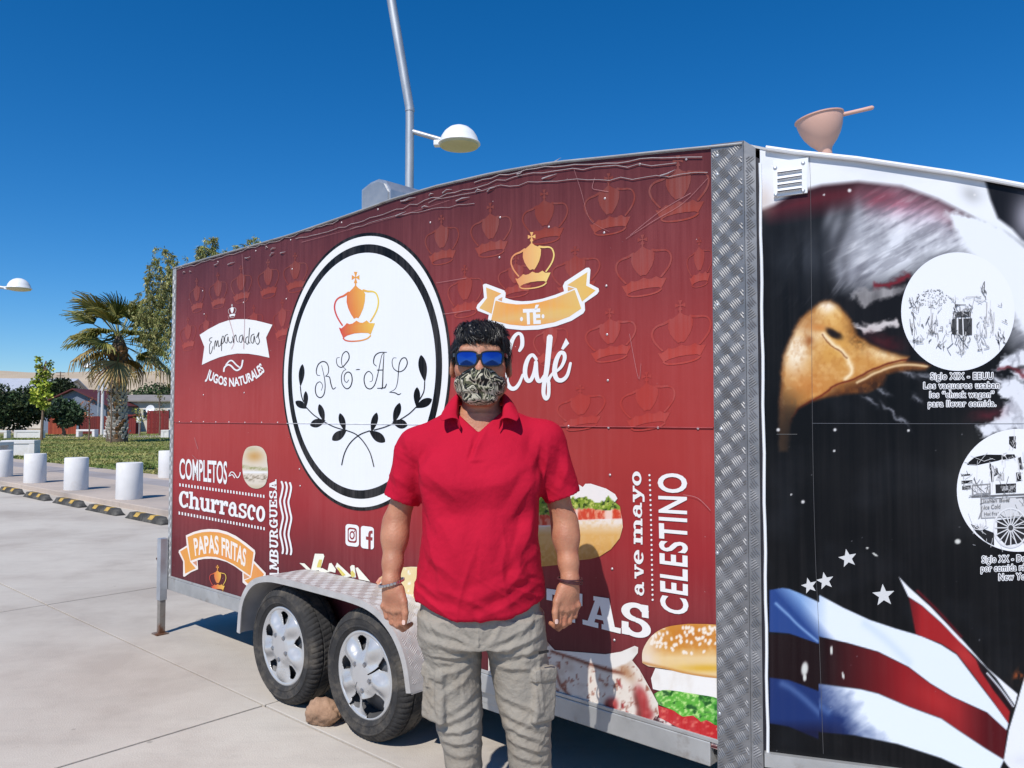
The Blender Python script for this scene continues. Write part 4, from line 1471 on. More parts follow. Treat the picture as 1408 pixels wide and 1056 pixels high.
dc.build('lettering_hamburguesa', side_lo)
for k in range(3):
    dc = Decal(SIDE)
    wv = [(1150, 470), (1163, 520), (1150, 600), (1135, 670), (1150, 760), (1165, 840), (1148, 930), (1137, 1010), (1155, 1100), (1166, 1170), (1160, 1212)]
    dc.stroke(ZL([(x + 43 * k, y + 6 * k) for x, y in wv]), 2.6, WHITE, 2)
    dc.build('wavy_line_print', side_lo)
ZP = Z(235, 720, 9.6)
PORG = lambda x, y: (236, 158 + 8 * math.sin(x * .1), 76)
dc = Decal(SIDE)
dc.poly(ZP([(200, 155), (300, 110), (400, 82), (500, 70), (620, 75), (740, 105), (860, 160), (1000, 258), (1112, 350), (1118, 390), (1100, 490), (1255, 650), (1255, 720), (1120, 900), (1040, 852), (950, 775), (948, 640), (850, 566), (740, 505), (640, 475), (540, 462), (440, 465), (355, 482), (362, 602), (270, 640), (185, 700), (165, 695), (165, 500), (105, 380), (110, 352), (213, 288)]), (248, 236, 226), 2)
dc.poly(ZP([(222, 177), (320, 135), (420, 112), (520, 105), (640, 115), (760, 150), (900, 225), (1095, 377), (1054, 690), (940, 610), (830, 535), (720, 480), (600, 440), (480, 432), (370, 450), (264, 490)]), PORG, 3)
dc.poly(ZP([(217, 312), (125, 368), (182, 490), (190, 660), (332, 590), (258, 502)]), PORG, 3)
dc.poly(ZP([(1097, 522), (1233, 665), (1120, 860), (1050, 822), (975, 750), (1062, 712)]), PORG, 3)
dc.poly(ZP([(290, 512), (345, 490), (348, 560)]), (216, 150, 120), 3.4)
dc.poly(ZP([(962, 650), (1048, 706), (970, 735)]), (222, 158, 112), 3.4)
pb = dc.build('ribbon_banner_print', side_lo)
dc = Decal(SIDE)
font_text(dc, 'PAPAS FRITAS', curve_map(ZP([(325, 418), (450, 388), (560, 384), (700, 418), (850, 480), (985, 562)]), ZP([(302, 205), (440, 172), (580, 165), (720, 205), (860, 268), (1000, 350)])), (250, 240, 228), 5, bold=.03)
dc.build('lettering_papas_fritas', pb)
dc = Decal(SIDE)
(x0, y0), (x1, y1) = ZP([(512, 545), (735, 905)])
crown(dc, (x0, y0, x1, y1, 3), sun_crown, 2)
dc.build('crown_print', side_lo)

# ---- social icons
def rrect(x0, y0, x1, y1, r, sk=0):
    P_ = []
    for cx, cy, a0 in ((x1 - r, y0 + r, -90), (x1 - r, y1 - r, 0), (x0 + r, y1 - r, 90), (x0 + r, y0 + r, 180)):
        for i in range(6):
            a = R(a0 + 18 * i)
            xx = cx + r * math.cos(a)
            P_.append((xx, cy + r * math.sin(a) + sk * (xx - x0)))
    return P_
ICR = tuple(wrap_rgb(.9))
dc = Decal(SIDE)
dc.poly(rrect(475.5, 720, 494, 750, 4.5, .12), WHITE, 2)
dc.poly(rrect(478.5, 724.8, 491, 745.5, 3.6, .12), ICR, 3)
dc.poly(rrect(480, 727.2, 489.5, 743.2, 2.8, .12), WHITE, 4)
dc.poly([(484.8 + 3.6 * math.cos(i * .35), 735.9 + 6.0 * math.sin(i * .35)) for i in range(18)], ICR, 5)
dc.poly([(484.8 + 2.1 * math.cos(i * .35), 735.9 + 3.6 * math.sin(i * .35)) for i in range(18)], WHITE, 6)
dc.poly([(488.2 + .8 * math.cos(i * .7), 730.5 + 1.2 * math.sin(i * .7)) for i in range(9)], ICR, 5)
dc.build('camera_icon_print', side_lo)
dc = Decal(SIDE)
dc.poly(rrect(496.5, 722.6, 514.5, 753.4, 4, .13), WHITE, 2)
dc.poly([(506.8, 755.2), (506.8, 742.4), (503.6, 741.9), (503.6, 737.4), (506.8, 737.9), (506.8, 733.6), (508.2, 730.2), (511.2, 729.4), (512.8, 729.8), (512.8, 733.8), (510.8, 733.7), (510.2, 735.2), (510.2, 738.4), (512.8, 738.9), (512.4, 743.4), (510.2, 743.1), (510.2, 755.6)], ICR, 3)
dc.build('letter_f_icon_print', side_lo)

# ---- right column
ZK = Z(860, 640, 4.8)
dc = Decal(SIDE)
font_text(dc, 'CELESTINO', quad_map(*ZK([(410, 990), (400, 56), (240, 958), (221, 54)])), WHITE, 2, bold=.022, space=1.12)
dc.build('lettering_celestino', side_lo)
dc = Decal(SIDE)
for ch, (ya, yb) in zip('avemayo', ((862, 768), (750, 655), (655, 558), (522, 348), (348, 244), (246, 136), (136, 40))):
    xb = np.interp((ya + yb) / 2, [40, 862], [104, 126])
    xt = np.interp((ya + yb) / 2, [40, 862], [48, 66])
    xc = xb - (xb - xt) / X
    slab_text(dc, ch, quad_map(*ZK([(xb, ya), (xb - 1, yb), (xc, ya - 6), (xc - 1, yb - 5)])))
dc.build('lettering_ave_mayo', side_lo)
dc = Decal(SIDE)
for i in range(26):
    t_ = i / 25
    cx, cy = 160 + 21 * t_ ** .7, 64 + 822 * t_
    dc.poly(ZK([(cx + 7 * math.cos(k * .7), cy + 7.5 * math.sin(k * .7)) for k in range(9)]), WHITE, 2)
tag(dc.build('dotted_rule_print', side_lo), kind='stuff')
ZS = Z(750, 800, 4.224)
for ch, q_ in (('T', [(8, 203), (216, 247), (8, 38), (216, 70)]), ('A', [(218, 246), (438, 301), (212, 72), (452, 108)]), ('S', [(437, 298), (622, 336), (436, 112), (614, 140)])):
    dc = Decal(SIDE)
    slab_text(dc, ch, quad_map(*ZS(q_)))
    dc.build('slab_letter', side_lo)


# ---- painted pictures: a cut-out sheet with colours worked out point by point
def poly_sd(x, y, P):
    """Signed distance to a polygon (negative inside)."""
    P = np.array(P, float)
    d = np.full(x.shape, 1e9)
    ins = np.zeros(x.shape, bool)
    for i in range(len(P)):
        a, b_ = P[i], P[(i + 1) % len(P)]
        e = b_ - a
        t_ = np.clip(((x - a[0]) * e[0] + (y - a[1]) * e[1]) / (e @ e + 1e-12), 0, 1)
        d = np.minimum(d, (x - a[0] - e[0] * t_) ** 2 + (y - a[1] - e[1] * t_) ** 2)
        c = ((a[1] > y) != (b_[1] > y)) & (x < (b_[0] - a[0]) * (y - a[1]) / (b_[1] - a[1] + 1e-12) + a[0])
        ins ^= c
    d = np.sqrt(d)
    return np.where(ins, -d, d)


def soft(x, y, P, blur):
    return np.clip(.5 - poly_sd(x, y, P) / blur, 0, 1)[..., None]


def over(col, m, c):
    return col * (1 - m) + np.asarray(c, float) * m


def blob(x, y, cx, cy, rx, ry, an=0, p=1.0):
    c_, s_ = math.cos(an), math.sin(an)
    u, v = (x - cx) * c_ + (y - cy) * s_, -(x - cx) * s_ + (y - cy) * c_
    return np.exp(-((u / rx) ** 2 + (v / ry) ** 2) ** p)[..., None]


def line_m(x, y, P, wd):
    L = np.array(smooth_line(P, 6))
    d = np.full(x.shape, 1e9)
    for a, b_ in zip(L[:-1], L[1:]):
        e = b_ - a
        t_ = np.clip(((x - a[0]) * e[0] + (y - a[1]) * e[1]) / (e @ e + 1e-12), 0, 1)
        d = np.minimum(d, (x - a[0] - e[0] * t_) ** 2 + (y - a[1] - e[1] * t_) ** 2)
    return np.exp(-d / (wd / 2) ** 2)[..., None]


def cutout(name, outline, paint, step, parent, panel=SIDE, layer=2, zf=None, unit=1.0):
    """Sheet with the given outline (measured points); paint(x, y) gives sRGB at measured points."""
    O = np.array(outline, float)
    lo, hi = O.min(0), O.max(0)
    gx, gy_ = np.meshgrid(np.arange(lo[0], hi[0], step), np.arange(lo[1], hi[1], step))
    sd = poly_sd(gx, gy_, O)
    keep = sd < -step * .5
    pts = [Vector(p) for p in O] + [Vector((a, b_)) for a, b_ in zip(gx[keep], gy_[keep])]
    n_ = len(O)
    vo, ed, fc, *_ = delaunay_2d_cdt(pts, [(i, (i + 1) % n_) for i in range(n_)], [], 1, 1e-5)
    Pt = np.array([(v.x, v.y) for v in vo])
    col = paint(Pt[:, 0], Pt[:, 1])
    Q_ = zf(Pt) if zf else Pt
    Q_ = np.array(Q_)
    Vv = panel.xyz(panel.uv(Q_), .0012 + layer * .0003)
    o = mobj(name, Vv, [f[::-1] for f in fc], vinyl, parent, col=linv(col, INK))
    out = Vector((0, -1, 0)) if panel.side else Vector((NS, -NC, 0))
    if len(o.data.polygons) and o.data.polygons[0].normal.dot(out) < 0: o.data.flip_normals()
    return o


def full(x, c): return np.tile(np.array(c, float), (len(x), 1))


# burger at the lower right (zoomed measurement frame of 4.224)
def zfS(P_): return np.array(ZS(P_))
def p_bun(x, y):
    c = full(x, (214, 146, 62))
    n_ = fbm(x / 40, y / 40, 3)[:, None]
    c = over(c, np.clip((y - 380) / 60, 0, 1)[:, None], (238, 206, 150))
    c = over(c, blob(x, y, 850, 310, 170, 50), (206, 128, 48))
    c = over(c, np.clip((690 - x) / 90, 0, 1)[:, None] * .9, (240, 222, 204))
    c = over(c, np.clip((n_ - .5) * 2, 0, 1) * .5, (244, 216, 160))
    c = over(c, blob(x, y, 940, 500, 160, 22), (226, 178, 60))
    c = over(c, line_m(x, y, [(570, 470), (700, 500), (850, 535), (1025, 558)], 16) * .8, (196, 130, 60))
    r_ = random.Random(9)
    for i in range(95):
        sx, sy = r_.uniform(600, 1010), r_.uniform(262, 420)
        if (sx - 830) ** 2 / 260 ** 2 + (sy - 330) ** 2 / 85 ** 2 > 1: continue
        c = over(c, blob(x, y, sx, sy, 8, 12, r_.uniform(-.6, .6), 3), (250, 238, 222))
    return c
bur = empty('burger_print'); bur.parent = side_lo
CUTX = 1030
cutout('bun_print', smooth_line([(565, 470), (568, 395), (620, 312), (705, 262), (830, 243)], 4) + [(930, 244), (CUTX, 250), (CUTX, 562)] + smooth_line([(930, 552), (800, 530), (700, 505), (600, 490)], 3), p_bun, 6, bur, zf=zfS, layer=5)
cutout('cheese_print', [(640, 500), (800, 525), (CUTX, 558), (CUTX, 700), (850, 662), (700, 640), (626, 622), (615, 560)], lambda x, y: over(full(x, (246, 243, 238)), np.clip((fbm(x / 30, y / 80, 5) - .5) * 1.4, 0, 1)[:, None], (226, 216, 204)), 12, bur, zf=zfS, layer=3)
def p_let(x, y):
    a, b_ = fbm(x / 16, y / 14, 7), fbm(x / 30, y / 26, 17)
    c = full(x, (96, 178, 62))
    c = over(c, np.clip((a - .5) * 5, 0, 1)[:, None], (190, 232, 140))
    c = over(c, np.clip((.42 - b_) * 7, 0, 1)[:, None], (30, 92, 34))
    return over(c, np.clip((x - 950) / 120, 0, .6)[:, None], (52, 150, 52))
cutout('lettuce_print', smooth_line([(632, 650), (680, 628), (740, 630), (820, 642), (900, 655), (980, 668), (CUTX, 690)], 2) + [(CUTX, 838)] + smooth_line([(985, 830), (940, 800), (905, 812), (860, 775), (800, 782), (750, 748), (700, 728), (660, 712)], 2), p_let, 6, bur, zf=zfS, layer=5)
cutout('tomato_print', smooth_line([(655, 718), (760, 748), (900, 790), (CUTX, 838)], 2) + [(1032, 925)] + smooth_line([(960, 912), (860, 880), (760, 838), (700, 806), (662, 786)], 2), lambda x, y: over(over(full(x, (196, 42, 46)), np.clip((fbm(x / 22, y / 22, 9) - .55) * 4, 0, 1)[:, None], (228, 110, 96)), np.clip((vnoise(x / 7, y / 7, 2) - .82) * 8, 0, 1)[:, None], (250, 226, 210)), 7, bur, zf=zfS, layer=4)
def p_crumb(x, y):
    a = fbm(x / 18, y / 16, 12)
    c = full(x, (84, 30, 36))
    c = over(c, np.clip((a - .52) * 8, 0, 1)[:, None], (232, 214, 206))
    return over(c, np.clip((.4 - a) * 9, 0, 1)[:, None], (34, 18, 22))
cutout('crumbs_print', [(605, 835), (640, 780), (700, 795), (780, 845), (880, 890), (1032, 930), (1032, 984), (930, 950), (800, 905), (690, 862)], p_crumb, 8, bur, zf=zfS, layer=3)


def p_dough(x, y):
    c = full(x, (236, 226, 214))
    a = fbm(x / 50, y / 50, 21)
    c = over(c, np.clip((a - .5) * 3, 0, 1)[:, None] * .7, (206, 188, 172))
    c = over(c, line_m(x, y, [(40, 402), (160, 440), (270, 480), (360, 510), (450, 530)], 22), (120, 62, 44))
    c = over(c, np.clip((fbm(x / 14, y / 26, 4) - .62) * 9, 0, 1)[:, None] * .8, (150, 84, 64))
    c = over(c, line_m(x, y, [(60, 520), (90, 600), (140, 660)], 16), (140, 80, 62))
    c = over(c, blob(x, y, 470, 520, 30, 70, -.7) * .8, (176, 124, 84))
    for bx, by, rx, ry, an in ((560, 690, 40, 90, -.25), (385, 720, 40, 50, .2), (450, 720, 10, 18, 0), (472, 760, 8, 14, 0), (430, 590, 8, 28, -.5), (580, 770, 50, 40, 0)):
        c = over(c, blob(x, y, bx, by, rx, ry, an, 2.2), (170, 52, 54))
        c = over(c, blob(x, y, bx - rx * .7, by + ry * .1, rx * .3, ry * .8, an) * .7, (96, 50, 40))
        c = over(c, blob(x, y, bx + rx * .2, by - ry * .3, rx * .4, ry * .3, an) * .5, (214, 110, 104))
    up_ = soft(x, y, [(20, 340), (60, 395), (170, 405), (350, 420), (440, 405), (520, 370), (545, 385), (530, 430), (470, 475), (400, 500), (270, 470), (150, 430), (40, 395)], 10)
    return over(c, up_, over(full(x, (240, 236, 230)), blob(x, y, 520, 395, 20, 22) * .5, (206, 196, 186)))
cutout('wrap_print', [(-330, 250), (-150, 300), (10, 345), (55, 396), (170, 406), (350, 420), (440, 405), (520, 371), (540, 380), (538, 412), (505, 455), (545, 505), (620, 640), (655, 705), (660, 770), (612, 836), (500, 818), (360, 775), (200, 728), (20, 684), (-330, 590)], p_dough, 9, side_lo, zf=zfS, layer=2)

# hot dog
ZD = Z(740, 640, 6.6)
def zfD(P_): return np.array(ZD(P_))
def p_dog(x, y):
    c = full(x, (246, 243, 240))
    bot = np.clip((y - (520 + 0 * x)) / 110, 0, 1)[:, None]
    bun = over(full(x, (244, 234, 222)), bot, (226, 178, 104))
    bun = over(bun, np.clip((y - 680) / 160, 0, 1)[:, None], (206, 152, 74))
    bun = over(bun, np.clip((fbm(x / 26, y / 26, 31) - .45) * 2, 0, .5)[:, None], (232, 192, 130))
    yb = np.interp(x, [-260, 130, 380, 760], [560, 545, 498, 486])
    c = over(c, np.clip((y - yb) / 6, 0, 1)[:, None], bun)
    n_ = fbm(x / 40, y / 40, 6)
    yt = np.interp(x, [-260, 130, 350, 760], [430, 450, 385, 395]) + (n_ - .5) * 50
    tom = over(over(full(x, (214, 74, 48)), np.clip((fbm(x / 24, y / 50, 8) - .5) * 6, 0, 1)[:, None], (236, 150, 120)), np.clip((vnoise(x / 44, y * 0 + 3, 5) - .6) * 6, 0, 1)[:, None], (246, 214, 200))
    mt = (np.clip((y - yt) / 8, 0, 1) * np.clip((yb - y) / 8, 0, 1))[:, None]
    c = over(c, mt, tom)
    yl = np.interp(x, [-260, 130, 350, 430, 560, 640, 760], [260, 270, 300, 285, 330, 285, 370]) + (n_ - .5) * 70
    le = over(over(full(x, (132, 160, 52)), np.clip((fbm(x / 18, y / 18, 14) - .52) * 6, 0, 1)[:, None], (204, 214, 110)), np.clip((.45 - fbm(x / 22, y / 22, 24)) * 8, 0, 1)[:, None], (52, 76, 26))
    ml = (np.clip((y - yl) / 8, 0, 1) * np.clip((yt - y + 8) / 8, 0, 1))[:, None]
    return over(c, ml, le)
cutout('hot_dog_print', [(-260, 170), (-60, 175), (30, 205), (60, 270), (200, 240), (318, 140), (408, 196), (430, 166), (480, 165), (620, 210), (700, 260), (722, 300), (700, 332), (745, 372), (752, 420), (765, 490), (770, 560), (742, 660), (662, 760), (560, 825), (480, 848), (380, 858), (200, 900), (30, 917), (-120, 910), (-260, 880)], p_dog, 8, side_lo, zf=zfD, layer=2)

# small burger by COMPLETOS
def zfL(P_): return np.array(ZL(P_))
def p_sb(x, y):
    c = full(x, (226, 214, 196))
    c = over(c, blob(x, y, 870, 205, 90, 60), (206, 160, 96))
    c = over(c, blob(x, y, 840, 130, 60, 26) * .6, (190, 182, 140))
    c = over(c, np.clip(1 - np.abs(y - 330 - (x - 870) * .12) / 28, 0, 1)[:, None] * np.clip(fbm(x / 18, y / 10, 2) * 2.2 - .5, 0, 1)[:, None], (138, 142, 76))
    c = over(c, np.clip(1 - np.abs(y - 372) / 22, 0, 1)[:, None], (246, 246, 246))
    c = over(c, np.clip(1 - np.abs(y - 430) / 50, 0, 1)[:, None] * np.clip((fbm(x / 20, y / 9, 5) - .45) * 6, 0, 1)[:, None], (110, 92, 68))
    return over(c, np.clip((y - 485) / 40, 0, 1)[:, None] * .6, (196, 180, 146))
cutout('burger_print', smooth_line([(875, 98), (950, 120), (992, 190), (1000, 260), (1008, 340), (1004, 430), (970, 510), (895, 542), (820, 520), (765, 450), (748, 380), (743, 300), (752, 200), (790, 120)], 4, True), p_sb, 12, side_lo, zf=zfL, layer=2)

# fries and the bun behind the fender
ZF = Z(370, 740, 6.122)
dc = Decal(SIDE)
FRY = lambda x, y: (246, 242, 214)
for k, P_ in enumerate([[(258, 208), (300, 212), (355, 265), (330, 275)], [(355, 270), (388, 130), (460, 132), (468, 152), (432, 270)], [(495, 275), (508, 212), (528, 208), (565, 262), (560, 290)], [(560, 240), (575, 205), (700, 320), (640, 330)], [(685, 240), (700, 225), (722, 228), (735, 330), (700, 330)], [(730, 250), (750, 245), (855, 365), (760, 345)], [(420, 262), (450, 250), (520, 285), (430, 290)]]):
    dc.poly(ZF(P_), (247, 244, 226), 2 + .5 * k)
for k, P_ in enumerate([[(412, 215), (425, 180), (450, 180), (440, 245), (405, 245)], [(572, 245), (590, 245), (650, 310), (620, 318)], [(690, 285), (705, 270), (728, 300), (722, 325), (695, 325)]]):
    dc.poly(ZF(P_), (226, 208, 110), 6 + .3 * k)
dc.build('fries_print', side_lo)
def zfF(P_): return np.array(ZF(P_))
cutout('bun_print', [(900, 372), (925, 335), (965, 310), (1000, 280), (1130, 245), (1200, 240), (1400, 245), (1400, 560), (1100, 540), (960, 440)], lambda x, y: over(over(full(x, (240, 216, 160)), np.clip((vnoise(x / 14, y / 20, 3) - .68) * 6, 0, 1)[:, None], (250, 246, 234)), np.clip((960 - x) / 30, 0, 1)[:, None] * np.clip(fbm(x / 10, y / 10, 3) * 2 - .5, 0, 1)[:, None], (212, 84, 74)), 12, side_lo, zf=zfF, layer=2)

# scratches in the wrap
sc_ = Decal(SIDE)
SCR = (188, 132, 132)
for k, (P_, w_) in enumerate([([(862, 330), (900, 305), (940, 280), (976, 245)], 1.1), ([(868, 322), (910, 292), (950, 264)], .8), ([(792, 232), (800, 262), (812, 300), (822, 312), (838, 318)], .7), ([(818, 245), (816, 258), (822, 262), (836, 263)], 1.0), ([(600, 300), (680, 282), (760, 268), (850, 262)], .5), ([(600, 340), (660, 322), (720, 312)], .5), ([(600, 390), (640, 384)], .8), ([(612, 432), (650, 426)], .8),
        ([(865, 460), (878, 520), (882, 500)], .6), ([(862, 395), (872, 440), (880, 480)], .5), ([(640, 300), (700, 294), (790, 292)], .4), ([(415, 335), (470, 318), (560, 292), (620, 276)], .6), ([(316, 436), (322, 468), (320, 480)], .9), ([(246, 480), (262, 470), (285, 466)], .4), ([(268, 600), (272, 616)], .9), ([(266, 624), (276, 640)], 1.0), ([(335, 350), (337, 420), (338, 480)], .6), ([(291, 660), (292, 720)], .5), ([(880, 700), (905, 730), (920, 733)], .5), ([(940, 680), (960, 684), (980, 700)], .8), ([(770, 300), (860, 318), (960, 300)], .4), ([(700, 350), (800, 340), (900, 322), (980, 298)], .4), ([(640, 410), (700, 402), (800, 398), (905, 408)], .35)]):
    if w_ < .6: continue
    P_ = [(x + rng.uniform(-2, 2), y + rng.uniform(-2, 2)) for x, y in P_]
    sc_.stroke(P_, [w_ * rng.uniform(.3, .8) for _ in P_], SCR, 9 + .3 * k, n=5)
tag(sc_.build('scratch_marks', side_up), kind='stuff')

# ---- eagle and flag on the nose
NX0, NX1 = 1050.0, 1408.0
q0 = qg1
def nose_uv_to_px(q, z):
    """Inverse of NOSE.uv."""
    wx = NOX + q * math.cos(TA - NG)
    wy = NOY - q * math.sin(TA - NG)
    wz = z - CAM_H
    yc = wy * math.cos(PITCH) + wz * math.sin(PITCH)
    zc = -wy * math.sin(PITCH) + wz * math.cos(PITCH)
    return 704 + F_PX * wx / yc, 528 - F_PX * zc / yc
ZG, ZH, ZFl = Z(1040, 390, 4.592), Z(1220, 480, 6.6), Z(1040, 740, 3.342)


def p_eagle(x, y):
    c = full(x, (13, 14, 17))
    x0_, y0_ = x, y
    n1, n2 = fbm(x / 60, y / 60, 41), fbm(x / 18, y / 90, 43)
    c = over(c, np.clip((n1 - .5) * 2, 0, 1)[:, None] * .22, (92, 98, 108))
    c = over(c, blob(x, y, 1110, 345, 40, 60) * np.clip(n2 * 1.6 - .4, 0, 1)[:, None] * .4, (110, 116, 126))
    c = over(c, blob(x, y, 1340, 650, 46, 80) * .25, (120, 116, 104))
    # pale plumage over the head, with a deep red edge
    feath = fbm(x / 26 + y / 60, y / 34 - x / 90, 47)
    red = soft(x, y, [(1050, 288), (1090, 268), (1130, 256), (1180, 250), (1240, 256), (1290, 274), (1330, 298), (1330, 330), (1250, 300), (1180, 280), (1120, 290), (1060, 300)], 26)
    c = over(c, red * .7, (110, 34, 44))
    head = soft(x, y, [(1162, 300), (1190, 268), (1235, 262), (1290, 282), (1335, 312), (1380, 345), (1430, 380), (1430, 500), (1395, 470), (1385, 430), (1360, 380), (1320, 358), (1285, 362), (1250, 380), (1215, 392), (1185, 400), (1160, 390), (1150, 350)], 44)
    hc_ = over(full(x, (222, 224, 230)), np.clip((feath - .46) * 3.2, 0, 1)[:, None] * .6, (128, 128, 136))
    hc_ = over(hc_, np.clip((1225 - x) / 70, 0, 1)[:, None] * .65, (92, 92, 100))
    hc_ = over(hc_, blob(x, y, 1240, 272, 90, 26, .25) * .55, (196, 140, 168))
    hc_ = over(hc_, blob(x, y, 1215, 275, 40, 14, .1) * .6, (150, 48, 66))
    fe2 = fbm((x * .5 + y * .87) / 5, (y * .5 - x * .87) / 34, 49, 4)
    hc_ = over(hc_, np.clip((fe2 - .5) * 5, 0, 1)[:, None] * .38, (84, 84, 94))
    hc_ = over(hc_, np.clip((.42 - fe2) * 5, 0, 1)[:, None] * .5, (246, 247, 250))
    c = over(c, head, hc_)
    blk = fbm((x * .8 + y * .6) / 6, (y * .8 - x * .6) / 40, 59, 4)
    c = over(c, np.clip((blk - .60) * 5, 0, 1)[:, None] * blob(x, y, 1165, 410, 60, 60) * .5, (150, 150, 156))
    for fx, fy, l_ in ((1150, 310, 40), (1165, 330, 60), (1180, 300, 50), (1172, 370, 36), (1200, 345, 50), (1140, 300, 30), (1155, 375, 26)):
        c = over(c, blob(x, y, fx, fy, 7, l_ * .6, .25 + .3 * math.sin(fx)) * .5, (176, 178, 186))
    # white sweep along the top
    top = soft(x, y, [(1030, 180), (1420, 180), (1420, 345), (1380, 318), (1340, 300), (1290, 274), (1240, 256), (1180, 250), (1130, 255), (1090, 266), (1064, 282), (1030, 295)], 7)
    tc_ = over(full(x, (238, 240, 244)), np.clip((fbm(x / 50, y / 22, 51) - .5) * 2, 0, 1)[:, None] * .4, (206, 210, 214))
    tc_ = over(tc_, blob(x, y, 1225, 232, 60, 10, .1) * .35, (196, 200, 204))
    tc_ = over(tc_, blob(x, y, 1335, 268, 14, 10, .6) * .5, (150, 150, 150))
    c = over(c, top, tc_)
    c = over(c, np.clip((1075 - x) / 22, 0, 1)[:, None] * blob(x, y, 1052, 275, 30, 22) * .5, (200, 176, 160))
    # white runs on down the right, ragged
    rag = (fbm(x / 9, y / 9, 55) - .5) * 26
    rt_ = soft(x + rag, y + rag, [(1300, 290), (1345, 296), (1372, 306), (1400, 330), (1440, 365), (1440, 470), (1400, 452), (1390, 430), (1380, 405), (1368, 380), (1350, 362), (1330, 345)], 10)
    c = over(c, rt_, (234, 237, 242))
    # dark corner, upper right
    dk = soft(x, y, [(1341, 200), (1440, 215), (1440, 350), (1405, 330), (1392, 315), (1372, 300), (1362, 275)], 5)
    c = over(c, dk, over(full(x, (18, 19, 24)), blob(x, y, 1412, 300, 20, 34), (150, 148, 158)))
    # brow, eye and lids
    x = x0_ + (fbm(x0_ / 9, y0_ / 9, 83) - .5) * 14
    y = y0_ + (fbm(x0_ / 9 + 7, y0_ / 9, 85) - .5) * 12
    eye = soft(x, y, [(1128, 402), (1165, 410), (1185, 405), (1250, 378), (1262, 420), (1250, 470), (1245, 510), (1210, 480), (1180, 460), (1160, 440)], 14)
    c = over(c, eye, (20, 19, 22))
    c = over(c, line_m(x, y, [(1204, 394), (1225, 390), (1246, 380)], 8), (116, 36, 46))
    c = over(c, soft(x, y, [(1172, 402), (1190, 396), (1215, 398), (1243, 392), (1240, 404), (1210, 414), (1186, 422), (1176, 412)], 6) * (.55 + .45 * np.clip(n2 * 2 - .6, 0, 1))[:, None], (176, 172, 172))
    c = over(c, soft(x, y, [(1172, 444), (1195, 447), (1232, 438), (1236, 448), (1206, 455), (1190, 458)], 5), (204, 196, 194))
    c = over(c, blob(x, y, 1215, 470, 26, 10, .3) * .8, (74, 26, 32))
    # loose white feathers at the lower right
    for P_ in ([(1374, 492), (1400, 482), (1440, 478), (1440, 505), (1390, 505), (1368, 512)], [(1392, 512), (1440, 502), (1440, 540), (1404, 520)], [(1366, 520), (1400, 518), (1440, 545), (1440, 600), (1392, 592), (1352, 600), (1345, 588), (1375, 575), (1384, 556), (1374, 540)]):
        rg = (fbm(x / 6, y / 6, 61) - .5) * 12
        c = over(c, soft(x + rg, y, P_, 6), over(full(x, (226, 228, 234)), np.clip((fbm(x / 8, y / 20, 63) - .5) * 4, 0, 1)[:, None] * .6, (130, 130, 140)))
    c = over(c, line_m(x, y, [(1372, 508), (1392, 506), (1410, 516)], 5) * .8, (110, 40, 48))
    c = over(c, blob(x, y, 1358, 570, 22, 8, -.15) * .7, (96, 34, 44))
    for fx, fy, an, l_ in ((1225, 565, .7, 16), (1195, 552, .6, 10), (1240, 580, .7, 12), (1262, 548, .8, 8), (1245, 515, .4, 16), (1270, 518, .2, 14), (1215, 540, .5, 8)):
        c = over(c, blob(x, y, fx, fy, l_, 2.6, an) * .55, (190, 192, 202))
    x, y = x0_ + (fbm(x0_ / 10, y0_ / 10, 87) - .5) * 5, y0_
    # beak
    bz = ZG([(425, 105), (470, 102), (515, 130), (565, 180), (605, 250), (640, 325), (720, 378), (800, 415), (900, 445), (965, 460), (955, 488), (1060, 503), (1102, 520), (1068, 548), (985, 548), (900, 556), (820, 575), (800, 640), (700, 690), (560, 700), (450, 720), (350, 745), (270, 790), (225, 850), (212, 930), (205, 1060), (140, 1060), (138, 850), (146, 650), (168, 450), (220, 320), (272, 220), (340, 160), (390, 118)])
    m = soft(x, y, bz, 5)
    k = 1 / 4.592
    gx, gy_ = (x - 1040) * 4.592, (y - 390) * 4.592
    bk_ = full(x, (204, 146, 76))
    bk_ = over(bk_, blob(gx, gy_, 470, 200, 130, 110), (228, 178, 100))
    bk_ = over(bk_, blob(gx, gy_, 330, 250, 90, 110) * .5, (150, 92, 50))
    bk_ = over(bk_, blob(gx, gy_, 255, 430, 84, 150, .15), (252, 240, 216))
    bk_ = over(bk_, blob(gx, gy_, 390, 330, 60, 40) * .8, (244, 216, 170))
    bk_ = over(bk_, blob(gx, gy_, 445, 145, 60, 46), (252, 238, 214))
    bk_ = over(bk_, blob(gx, gy_, 500, 420, 110, 90) * .6, (222, 170, 84))
    bk_ = over(bk_, blob(gx, gy_, 800, 450, 120, 40, .25) * .8, (246, 222, 176))
    bk_ = over(bk_, blob(gx, gy_, 330, 650, 160, 90) * .6, (196, 122, 60))
    bk_ = over(bk_, np.clip((gy_ - 640) / 150, 0, 1)[:, None] * np.clip((360 - gx) / 120, 0, 1)[:, None] * .9, (92, 66, 42))
    bk_ = over(bk_, np.clip((gy_ - 800) / 160, 0, 1)[:, None], (34, 32, 30))
    bk_ = over(bk_, np.clip((185 - gx + (gy_ - 600) * .06) / 60, 0, 1)[:, None] * .8, (130, 82, 52))
    bk_ = over(bk_, blob(gx, gy_, 660, 660, 150, 50, -.2) * .8, (150, 92, 48))
    bk_ = over(bk_, np.clip((fbm(gx / 40, gy_ / 40, 71) - .5) * 1.2, 0, .5)[:, None], (240, 200, 140))
    bk_ = over(bk_, blob(gx, gy_, 640, 340, 50, 70, -.6) * np.clip(fbm(gx / 16, gy_ / 16, 73) * 2.4 - .7, 0, 1)[:, None], (96, 72, 40))
